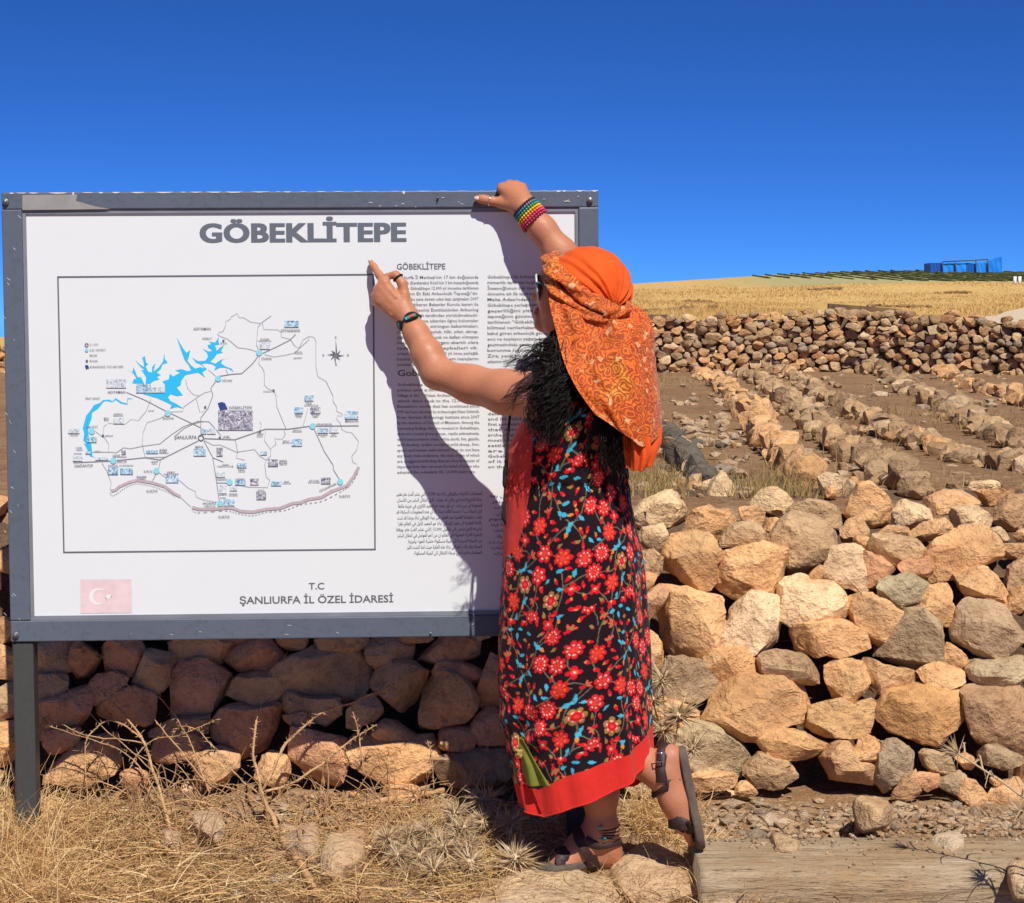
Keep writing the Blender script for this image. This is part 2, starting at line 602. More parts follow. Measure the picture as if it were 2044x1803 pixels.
# ------------------------------------------------------------------ grass on the hill (uncountable)
def grass_mat(name, ca, cb, cc=None):
    m, nt, b = new_mat(name)
    b.inputs['Roughness'].default_value = 0.85
    b.inputs['Specular IOR Level'].default_value = 0.2
    g = nd(nt, 'ShaderNodeNewGeometry')
    st = [(0.0, ca), (1.0, cb)] if cc is None else [(0.0, ca), (0.55, cb), (1.0, cc)]
    nt.links.new(ramp(nt, g.outputs['Random Per Island'], st).outputs[0], b.inputs['Base Color'])
    tr = nd(nt, 'ShaderNodeBsdfTranslucent')
    nt.links.new(b.inputs['Base Color'].links[0].from_socket, tr.inputs['Color'])
    mx = nd(nt, 'ShaderNodeMixShader')
    mx.inputs[0].default_value = 0.25
    out = nt.nodes['Material Output']
    nt.links.new(b.outputs[0], mx.inputs[1])
    nt.links.new(tr.outputs[0], mx.inputs[2])
    nt.links.new(mx.outputs[0], out.inputs['Surface'])
    return m
M_HGRASS = grass_mat('hill_straw', (0.56, 0.36, 0.125), (0.70, 0.48, 0.20), (0.63, 0.42, 0.155))
n = 46000
Yb = 24.6 * (84 / 24.6) ** (rng.random(n) ** 0.95)
pxb = rng.uniform(1180, 2150, n)
xb = (pxb - CX) / FPX * Yb
keep = ~((pxb > 1470) & (Yb > 77)) & ~((pxb > 1920) & (Yb < 52) & (pxb > 1895 + (Yb - 26) * 6))
xb, Yb = xb[keep], Yb[keep]
n = len(xb)
zb = z_hill(xb, Yb) - 0.02
patch = fbm(np.stack([xb * 0.5, Yb * 0.2, 0 * xb], 1), 3, 77)
h = rng.uniform(0.05, 0.11, n) * (1 + 1.1 * patch)
an = rng.uniform(0, math.pi, n)
w = 0.003 + 0.00028 * Yb
lean = rng.normal(0, 0.06, (n, 2))
base = np.stack([xb, Yb, zb], 1)
side = np.stack([np.cos(an), np.sin(an), 0 * an], 1) * w[:, None]
tip = base + np.stack([lean[:, 0], lean[:, 1], h], 1)
v = np.stack([base - side, base + side, tip], 1).reshape(-1, 3)
hg = link('hill_grass', mesh_np('hill_grass', v, np.arange(3 * n).reshape(-1, 3), False), M_HGRASS)
tag(hg, 'golden dry grass covering the hillside behind the far wall', 'grass', kind='stuff')

mb = MB()
rs = np.random.default_rng(64)
v1_, f1_ = ico(1)
for px, Y, sz_k in ((1800, 50, 0.5), (1395, 60, 0.4), (1500, 40, 0.35), (1335, 42, 0.4), (1905, 66, 0.3), (1640, 72, 0.4), (1300, 31, 0.35), (1700, 33, 0.2)):
    for _ in range(40):
        x = (px - CX) / FPX * Y + rs.normal(0, sz_k)
        y = Y + rs.normal(0, sz_k)
        s_ = rs.uniform(0.03, 0.10)
        z = float(z_hill(np.array([x]), np.array([y]))[0])
        mb.add(v1_ * np.array([s_ * 1.6, s_, s_ * rs.uniform(0.4, 0.9)]) * (1 + 0.3 * rs.normal(size=(len(v1_), 1))) + np.array([x, y, z + s_ * 0.3]), f1_)
tag(mb.build('hill_scrub', flat_mat('brown_scrub', (0.24, 0.145, 0.07), 1.0, 0.05, var=0.4, vscale=5), smooth=False), 'low brown scrub in scattered patches on the hillside', 'scrub', kind='stuff')

# ------------------------------------------------------------------ crop rows below the crest
M_CROP = flat_mat('crop_foliage', (0.10, 0.115, 0.040), 0.9, 0.1, var=0.5, vscale=2.0)
for k in range(25):
    px0 = 1500 + k * 25
    Y0, Y1 = 95.0, (90 - 11 * min(1, k / 8.0))
    x0 = (px0 - CX) / FPX * Y0
    Ys = np.linspace(Y0, Y1, 26)
    xs = x0 + (Y0 - Ys) * (0.045 + 0.006 * k)
    zs = z_hill(xs, Ys)
    mb = MB()
    pts = np.stack([xs, Ys, zs + 0.02], 1)
    rad = 0.058 * (1 + 0.45 * np.array([rnd.uniform(-1, 1) for _ in Ys]))
    mb.add(*tube_arrays(pts, rad, 6))
    o = mb.build('crop_row', M_CROP)
    tag(o, 'low dark green crop row running over the hilltop', 'crop row', 'crop rows below the hill crest')

# ------------------------------------------------------------------ blue tarpaulin shelter on the crest
M_TARP = flat_mat('blue_tarpaulin', (0.015, 0.24, 0.95), 0.45, 0.4, var=0.35, vscale=1.4, bmp=0.5, bscale=3)
M_TARPD = flat_mat('navy_tarpaulin', (0.012, 0.09, 0.40), 0.5, 0.4, var=0.3, vscale=1.4)
M_POLE = flat_mat('shelter_pole', (0.05, 0.055, 0.07), 0.5, 0.4)
YT = 92.0
def tz(px, py, Y=YT):
    return P(px, py - (6 if py < 544 else 1), Y)
root = empty('tarpaulin_shelter', tuple(tz(1925, 545)))
tag(root, 'bright blue tarpaulin shelter with thin poles on the hill crest', 'shelter')
def tarp(name, quad, thick, mat, seed):
    """sheet between four corners (px, py), wrinkled, with a real return along y"""
    q = [tz(*c) for c in quad]
    nu, nv = 18, 8
    vs = []
    for side_ in (0, 1):
        for j in range(nv + 1):
            for i in range(nu + 1):
                u, w_ = i / nu, j / nv
                p = (q[0] * (1 - u) + q[1] * u) * (1 - w_) + (q[3] * (1 - u) + q[2] * u) * w_
                p = p + np.array([0, side_ * thick + 0.014 * math.sin(u * 23 + seed + 3 * w_) * (1 if side_ == 0 else 0), 0])
                vs.append(p)
    fs = []
    o_ = (nu + 1) * (nv + 1)
    for j in range(nv):
        for i in range(nu):
            a = j * (nu + 1) + i
            fs.append((a, a + 1, a + nu + 2, a + nu + 1))
            fs.append((o_ + a, o_ + a + nu + 1, o_ + a + nu + 2, o_ + a + 1))
    for i in range(nu):
        fs.append((i, o_ + i, o_ + i + 1, i + 1))
        a = nv * (nu + 1) + i
        fs.append((a, a + 1, o_ + a + 1, o_ + a))
    for j in range(nv):
        a = j * (nu + 1)
        fs.append((a, a + nu + 1, o_ + a + nu + 1, o_ + a))
        a += nu
        fs.append((a, o_ + a, o_ + a + nu + 1, a + nu + 1))
    return link(name, mesh_np(name, np.array(vs), np.array(fs), False), mat, root)
tarp('side_sheet', [(1857, 545), (1881, 545), (1881, 531), (1857, 531)], 1.4, M_TARPD, 1)
tarp('front_sheet', [(1881, 545), (1929, 545), (1929, 532), (1881, 532)], 0.10, M_TARP, 2)
tarp('door_sheet', [(1929, 545), (1948, 545), (1948, 533), (1929, 531)], 0.2, M_TARPD, 3)
tarp('front_sheet', [(1948, 545), (1976, 545), (1976, 532), (1948, 532)], 0.10, M_TARP, 4)
tarp('slanted_sheet', [(1966, 545), (2000, 545), (2000, 519), (1966, 534)], 1.2, M_TARP, 5)
for a, b in (((1881, 545), (1881, 529)), ((1907, 545), (1907, 527)), ((1948, 545), (1948, 525)), ((1985 - 13, 545), (1985 - 13, 524))):
    mb = MB(); mb.add(*tube_arrays([tz(*a, YT - 0.1), tz(*b, YT - 0.1)], 0.035, 6)); mb.build('pole', M_POLE, root)
mb = MB(); mb.add(*tube_arrays([tz(1881, 529, YT - 0.1), tz(1948, 525.5, YT - 0.1), tz(1972, 524, YT - 0.1)], 0.032, 6)); mb.build('top_rail', M_POLE, root)

M_WHITE = flat_mat('white_paint', (0.78, 0.78, 0.76), 0.7)
for k, px in enumerate((2021, 2030)):
    Yp = 74.0
    x = (px - CX) / FPX * Yp
    zb_ = float(z_hill(np.array([x]), np.array([Yp]))[0])
    mb = MB()
    mb.add(*tube_arrays([(x, Yp, zb_ - 0.05), (x + 0.02 * k, Yp, zb_ + 0.34)], [0.075, 0.07], 8))
    o = mb.build('marker_post', M_WHITE)
    tag(o, ['left one of two short white posts standing on the hillside', 'right one of two short white posts standing on the hillside'][k], 'post', 'white posts on the hillside')

M_OLDWOOD = flat_mat('old_brown_wood', (0.20, 0.12, 0.065), 0.9, var=0.4, vscale=6)
for nm, a, b, r_, lb in (('timber_beam', (1653, 611), (1795, 622), 0.035, 'long brown timber lying along the top of the far wall'),
                         ('timber_beam', (1282, 634), (1341, 634), 0.04, 'short dark timber on the far wall beside the orange scarf')):
    pa, pb = P(*a, 23.9), P(*b, 23.9)
    bb = MB()
    dx = (pb - pa)
    L = np.linalg.norm(dx)
    v, _, q = box_arrays((0, -0.05, -r_), (L, 0.05, r_))
    v = np.array(v)
    e1 = dx / L
    e3 = np.array([0, 0, 1.0])
    v = pa + v[:, :1] * e1 + v[:, 1:2] * np.array([0, 1, 0]) + v[:, 2:3] * e3
    bb.add(v, None, q)
    tag(bb.build(nm, M_OLDWOOD, smooth=False), lb, 'beam')

# ------------------------------------------------------------------ far dry-stone wall
def clip_half(poly, m, n):
    out = []
    for k in range(len(poly)):
        a, b = poly[k], poly[(k + 1) % len(poly)]
        da, db = np.dot(a - m, n), np.dot(b - m, n)
        if da <= 0:
            out.append(a)
        if (da < 0 < db) or (db < 0 < da):
            out.append(a + (b - a) * (da / (da - db)))
    return out

def cells(pts, ax, reach):
    """Voronoi cells of points in a plane stretched by ax along x"""
    q = pts.copy()
    q[:, 0] /= ax
    res = []
    for i in range(len(q)):
        d = q - q[i]
        dd = (d ** 2).sum(1)
        near = np.argsort(dd)[1:16]
        poly = [q[i] + np.array(c) * reach for c in ((-1, -1), (1, -1), (1, 1), (-1, 1))]
        for j in near:
            poly = clip_half(poly, q[i] + d[j] / 2, d[j])
            if len(poly) < 3:
                break
        pp = np.array(poly) if len(poly) >= 3 else np.zeros((3, 2))
        pp[:, 0] *= ax
        res.append(pp)
    return res

def far_Y(px):
    return interp(px, [(-1000, 23.6), (1650, 23.6), (2100, 22.0), (2600, 20.5)])
fw = empty('dry_stone_wall', (2.6, 23.6, float(zt(23.6))))
tag(fw, 'long low dry stone wall of small rubble across the back of the terrace', 'stone wall')
pts = []
rs = np.random.default_rng(5)
sx_, sz_ = 0.160, 0.076
col_px = sx_ * FPX / 23.0
px = 1180.0
while px < 2180:
    top = float(interp(px, WTOP)) + rs.uniform(-4, 4)
    Yw = float(far_Y(px))
    ztop = P(px, top, Yw)[2]
    zb_ = float(zt(Yw)) - 0.06
    nrow = int(round((ztop - zb_) / sz_))
    for k in range(nrow + 1):
        if rs.random() < 0.13:
            continue
        pts.append((px + rs.uniform(-0.42, 0.42) * col_px + (k % 2) * col_px * 0.5, zb_ + (k + rs.uniform(-0.36, 0.36)) * (ztop - zb_) / nrow))
    px += col_px
for px in np.arange(-60, 60, col_px):
    Yw = 23.6
    ztop = P(px, float(interp(px, WTOP)), Yw)[2]
    zb_ = float(zt(Yw)) - 0.06
    for k in range(int((ztop - zb_) / sz_) + 1):
        pts.append((px + rs.uniform(-0.4, 0.4) * col_px, zb_ + (k + rs.uniform(-0.3, 0.3)) * sz_))
n_real = len(pts)
for px in np.arange(1150, 2210, col_px * 0.8):
    Yw = float(far_Y(px))
    pts.append((px + rs.uniform(-5, 5), P(px, float(interp(px, WTOP)), Yw)[2] + 0.105 + rs.uniform(-0.03, 0.02)))
for px in np.arange(-60, 60, col_px * 0.8):
    pts.append((px, P(px, float(interp(px, WTOP)), 23.6)[2] + 0.10))
pts = np.array(pts)
pm = pts.copy()
pm[:, 0] = (pts[:, 0]) / FPX * 23.0
cl = cells(pm, 1.95, 0.115)
far_list = []
for k, (c, poly) in enumerate(zip(pts, cl)):
    cc, A = centroid(poly)
    if A < 2e-3 or k >= n_real:
        continue
    far_list.append((A, k, c, poly, cc))
vis = [f for f in far_list if 1262 < f[2][0] < 2060 or f[2][0] < 40]
vis.sort(key=lambda f: -f[0])
part_ids = {f[1] for f in vis[:300]}
rest = MB()
for A, k, c, poly, cc in far_list:
    px = CX + (cc[0] * FPX / 23.0 - CX)
    Yw = float(far_Y(c[0]))
    loc = np.array([(c[0] + (cc[0] - pm[k, 0]) * FPX / 23.0 - CX) / FPX * Yw, Yw + rs.uniform(-0.05, 0.03), cc[1]])
    v, f = stone_verts((poly - cc) * 1.13, 0.085, 5000 + k, 2, 20, 1.35, 0.5)
    if k in part_ids:
        t = rs.choice(5, p=[0.32, 0.24, 0.22, 0.12, 0.10])
        if c[0] > 1650 and rs.random() < 0.4:  # more grey past the bend: shade of the turned face put into the tone
            t = 2
        tone = tuple(q * 0.80 for q in vary([TAN, PALE, GREY, RED, DARK][t], 0.18))
        me = mesh_np('stone', v, f)
        me.set_sharp_from_angle(angle=R(30))
        link('stone', me, M_ROCK_FAR, fw, loc=tuple(loc), color=tone)
    else:
        rest.add(v + loc, f)
o = rest.build('loose_rubble', M_ROCK_ISL, fw)
o['kind'] = 'stuff'
# the earth core that the stones face
xs = np.linspace(-900, 2400, 120)
cv, cq = [], []
for k, px in enumerate(xs):
    Yw = float(far_Y(px)) + 0.06
    zz = P(px, float(interp(px, WTOP)) + 9, Yw)[2]
    x = (px - CX) / FPX * Yw
    cv += [(x, Yw, float(zt(Yw)) - 0.3), (x, Yw, zz), (x * 1.03, Yw + 0.7, zz - 0.02)]
    if k:
        a = (k - 1) * 3
        cq += [(a, a + 3, a + 4, a + 1), (a + 1, a + 4, a + 5, a + 2)]
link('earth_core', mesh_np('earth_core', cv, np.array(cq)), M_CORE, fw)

# ------------------------------------------------------------------ rows of stones on the terrace
def rand_outline(w, h, rs, k=8):
    th = np.sort(rs.uniform(0, 2 * math.pi, k) * 0.35 + np.arange(k) * 2 * math.pi / k)
    r = rs.uniform(0.72, 1.12, k)
    return np.stack([np.cos(th) * r * w / 2, np.sin(th) * r * h / 2], 1)

def on_terrace(px, py):
    d = ray(px, py)
    return CAMP + d * ((0.82 + 0.0085 * 5.3 - CAM_Z) / (d[2] + 0.0085 * d[1]))

ROWS = [
    ('row of sunlit orange boulders running from the far wall to the near wall', 'orange', TAN,
     [(1392, 752), (1420, 762), (1450, 785), (1478, 806), (1500, 838), (1526, 868), (1548, 898), (1572, 925), (1600, 955), (1622, 975), (1665, 994)], 1.0),
    ('row of grey weathered boulders beside the sunlit orange row', 'grey', GREY,
     [(1486, 752), (1520, 768), (1552, 790), (1582, 812), (1612, 838), (1645, 868), (1680, 898), (1718, 925), (1760, 952), (1800, 975), (1840, 990)], 1.0),
    ('broken row of mixed rocks in the middle of the terrace', 'mixed', GREY,
     [(1540, 745), (1580, 752), (1640, 800), (1672, 815), (1705, 832), (1745, 850), (1785, 872), (1830, 890), (1880, 905), (1935, 925), (1990, 938), (2050, 955)], 0.85),
    ('row of dark lichened rocks towards the right of the terrace', 'dark', DARK,
     [(1735, 742), (1765, 752), (1795, 765), (1825, 785), (1855, 805), (1890, 822), (1925, 842), (1965, 862), (2005, 885), (2045, 905), (2090, 925)], 1.0),
    ('row of tumbled rocks nearest the right end of the far wall', 'tan', TAN,
     [(1835, 735), (1870, 745), (1900, 757), (1930, 768), (1965, 782), (2000, 795), (2040, 806), (2085, 822)], 0.9),
    ('short row of dark basalt rocks behind the hanging scarf end', 'basalt', (0.17, 0.145, 0.115),
     [(1318, 868), (1335, 890), (1352, 912), (1368, 935), (1388, 955), (1402, 975), (1425, 990)], 0.85),
]
for ri, (lab, kind_, tone0, path, sc_) in enumerate(ROWS):
    rs = np.random.default_rng(300 + ri)
    ends = on_terrace(*path[0])
    row = empty('stone_row', tuple(ends))
    tag(row, lab, 'stone row', 'stone rows on the terrace')
    pp = np.array([on_terrace(*q) for q in path])
    seg = np.concatenate([[0], np.cumsum(np.linalg.norm(np.diff(pp, axis=0), axis=1))])
    s = 0.0
    kk = 0
    while s < seg[-1]:
        pos = np.array([np.interp(s, seg, pp[:, j]) for j in range(3)])
        nxt = np.array([np.interp(s + 0.1, seg, pp[:, j]) for j in range(3)])
        dirn = (nxt - pos)[:2]
        dirn = dirn / (np.linalg.norm(dirn) + 1e-9)
        far_k = 1.0 + 0.035 * (pos[1] - 6)
        big = rs.random() < 0.62
        wd = (rs.uniform(0.13, 0.24) if big else rs.uniform(0.06, 0.10)) * sc_ * far_k
        hg_ = wd * rs.uniform(0.45, 0.85)
        ol = rand_outline(wd, hg_, rs, 7)
        v, f = stone_verts(ol, wd * rs.uniform(0.3, 0.5), 9000 + ri * 400 + kk, 3 if pos[1] < 14 else 2, 22, 1.5, 0.5)
        a = rs.uniform(0, 2 * math.pi)
        b_ = rs.normal(0, 0.35)
        v = np.stack([v[:, 0] * math.cos(b_) - v[:, 2] * math.sin(b_), v[:, 1], v[:, 0] * math.sin(b_) + v[:, 2] * math.cos(b_)], 1)
        v = np.stack([v[:, 0] * math.cos(a) - v[:, 1] * math.sin(a), v[:, 0] * math.sin(a) + v[:, 1] * math.cos(a), v[:, 2]], 1)
        tn = tone0 if rs.random() < 0.7 else [PALE, GREY, TAN, DARK][rs.integers(4)]
        off = rs.normal(0, 0.022 if big else 0.07) * far_k
        px_, py_ = pos[0] - dirn[1] * off, pos[1] + dirn[0] * off
        me = mesh_np('stone', v, f)
        me.set_sharp_from_angle(angle=R(28))
        link('stone', me, M_ROCK, row, loc=(px_, py_, float(zt(pos[1])) - v[:, 2].min() * rs.uniform(0.4, 0.75)), color=tuple(q * (0.92 if ri in (0, 4) else 0.80) for q in vary(tn, 0.18)))
        s += wd * (rs.uniform(0.40, 0.66) if big else 0.20)
        kk += 1

# small pale stones and tufts scattered on the terrace
mb = MB()
rs = np.random.default_rng(44)
for k in range(330):
    if k < 130:
        px, py = rs.normal(1400, 55), rs.normal(860, 60)
    else:
        px, py = rs.uniform(1270, 2080), 744 + 250 * rs.random() ** 1.3
    if py < 744 or py > 1000:
        continue
    p = on_terrace(px, py)
    s_ = rs.uniform(0.008, 0.034) * (1 + 0.05 * (p[1] - 6)) * (1.5 if rs.random() < 0.12 else 1)
    v, f = ico(1)
    v = v * np.array([s_ * rs.uniform(0.8, 1.5), s_ * rs.uniform(0.8, 1.3), s_ * 0.6]) * (1 + 0.2 * rs.normal(size=(len(v), 1)))
    mb.add(v + p + np.array([0, 0, s_ * 0.2]), f)
o = mb.build('terrace_pebbles', M_PEBBLE, smooth=False)
tag(o, 'small pale stones scattered over the brown terrace soil', 'pebbles', kind='stuff')

def blades(name, P0, H, W, lean, mat, label, cat, segs=2, droop=0.0, seed=0):
    """thin bent blades from arrays of base points"""
    rs = np.random.default_rng(seed)
    n = len(P0)
    an = rs.uniform(0, 2 * math.pi, n)
    side = np.stack([np.cos(an), np.sin(an), 0 * an], 1)
    la = rs.uniform(0, 2 * math.pi, n)
    ld = np.stack([np.cos(la), np.sin(la), 0 * la], 1)
    rows = []
    for k in range(segs + 1):
        t = k / segs
        up = np.stack([0 * H, 0 * H, H * (t - droop * t * t)], 1)
        c = P0 + up + ld * (lean * H * t ** 1.6)[:, None]
        wk = (W * (1 - 0.92 * t))[:, None]
        rows += [c - side * wk, c + side * wk]
    v = np.stack(rows, 1)
    m = 2 * (segs + 1)
    q = []
    for k in range(segs):
        q.append([2 * k, 2 * k + 1, 2 * k + 3, 2 * k + 2])
    q = np.array(q)
    F = (q[None] + (np.arange(n) * m)[:, None, None]).reshape(-1, 4)
    o = link(name, mesh_np(name, v.reshape(-1, 3), F, False), mat)
    tag(o, label, cat, kind='stuff')
    return o
M_TUFT = grass_mat('terrace_tuft', (0.36, 0.24, 0.09), (0.52, 0.37, 0.16), (0.26, 0.20, 0.08))
n = 3600
cx_ = [(1330, 760), (1310, 985), (1600, 985), (1900, 830), (1960, 850), (1560, 960), (1500, 985), (1740, 830), (1300, 960)]
pb = []
rs = np.random.default_rng(9)
while len(pb) < n:
    c = cx_[rs.integers(len(cx_))] if rs.random() < 0.7 else (rs.uniform(1270, 2070), rs.uniform(750, 990))
    px, py = rs.normal(c[0], 35), rs.normal(c[1], 9)
    if 748 < py < 998:
        pb.append(on_terrace(px, py))
pb = np.array(pb)
blades('terrace_tufts', pb, rs.uniform(0.02, 0.075, n), np.full(n, 0.0022) * (1 + 0.06 * (pb[:, 1] - 6)), rs.uniform(0.1, 0.9, n), M_TUFT,
       'dry olive tufts of grass between the terrace stones', 'grass', seed=4)

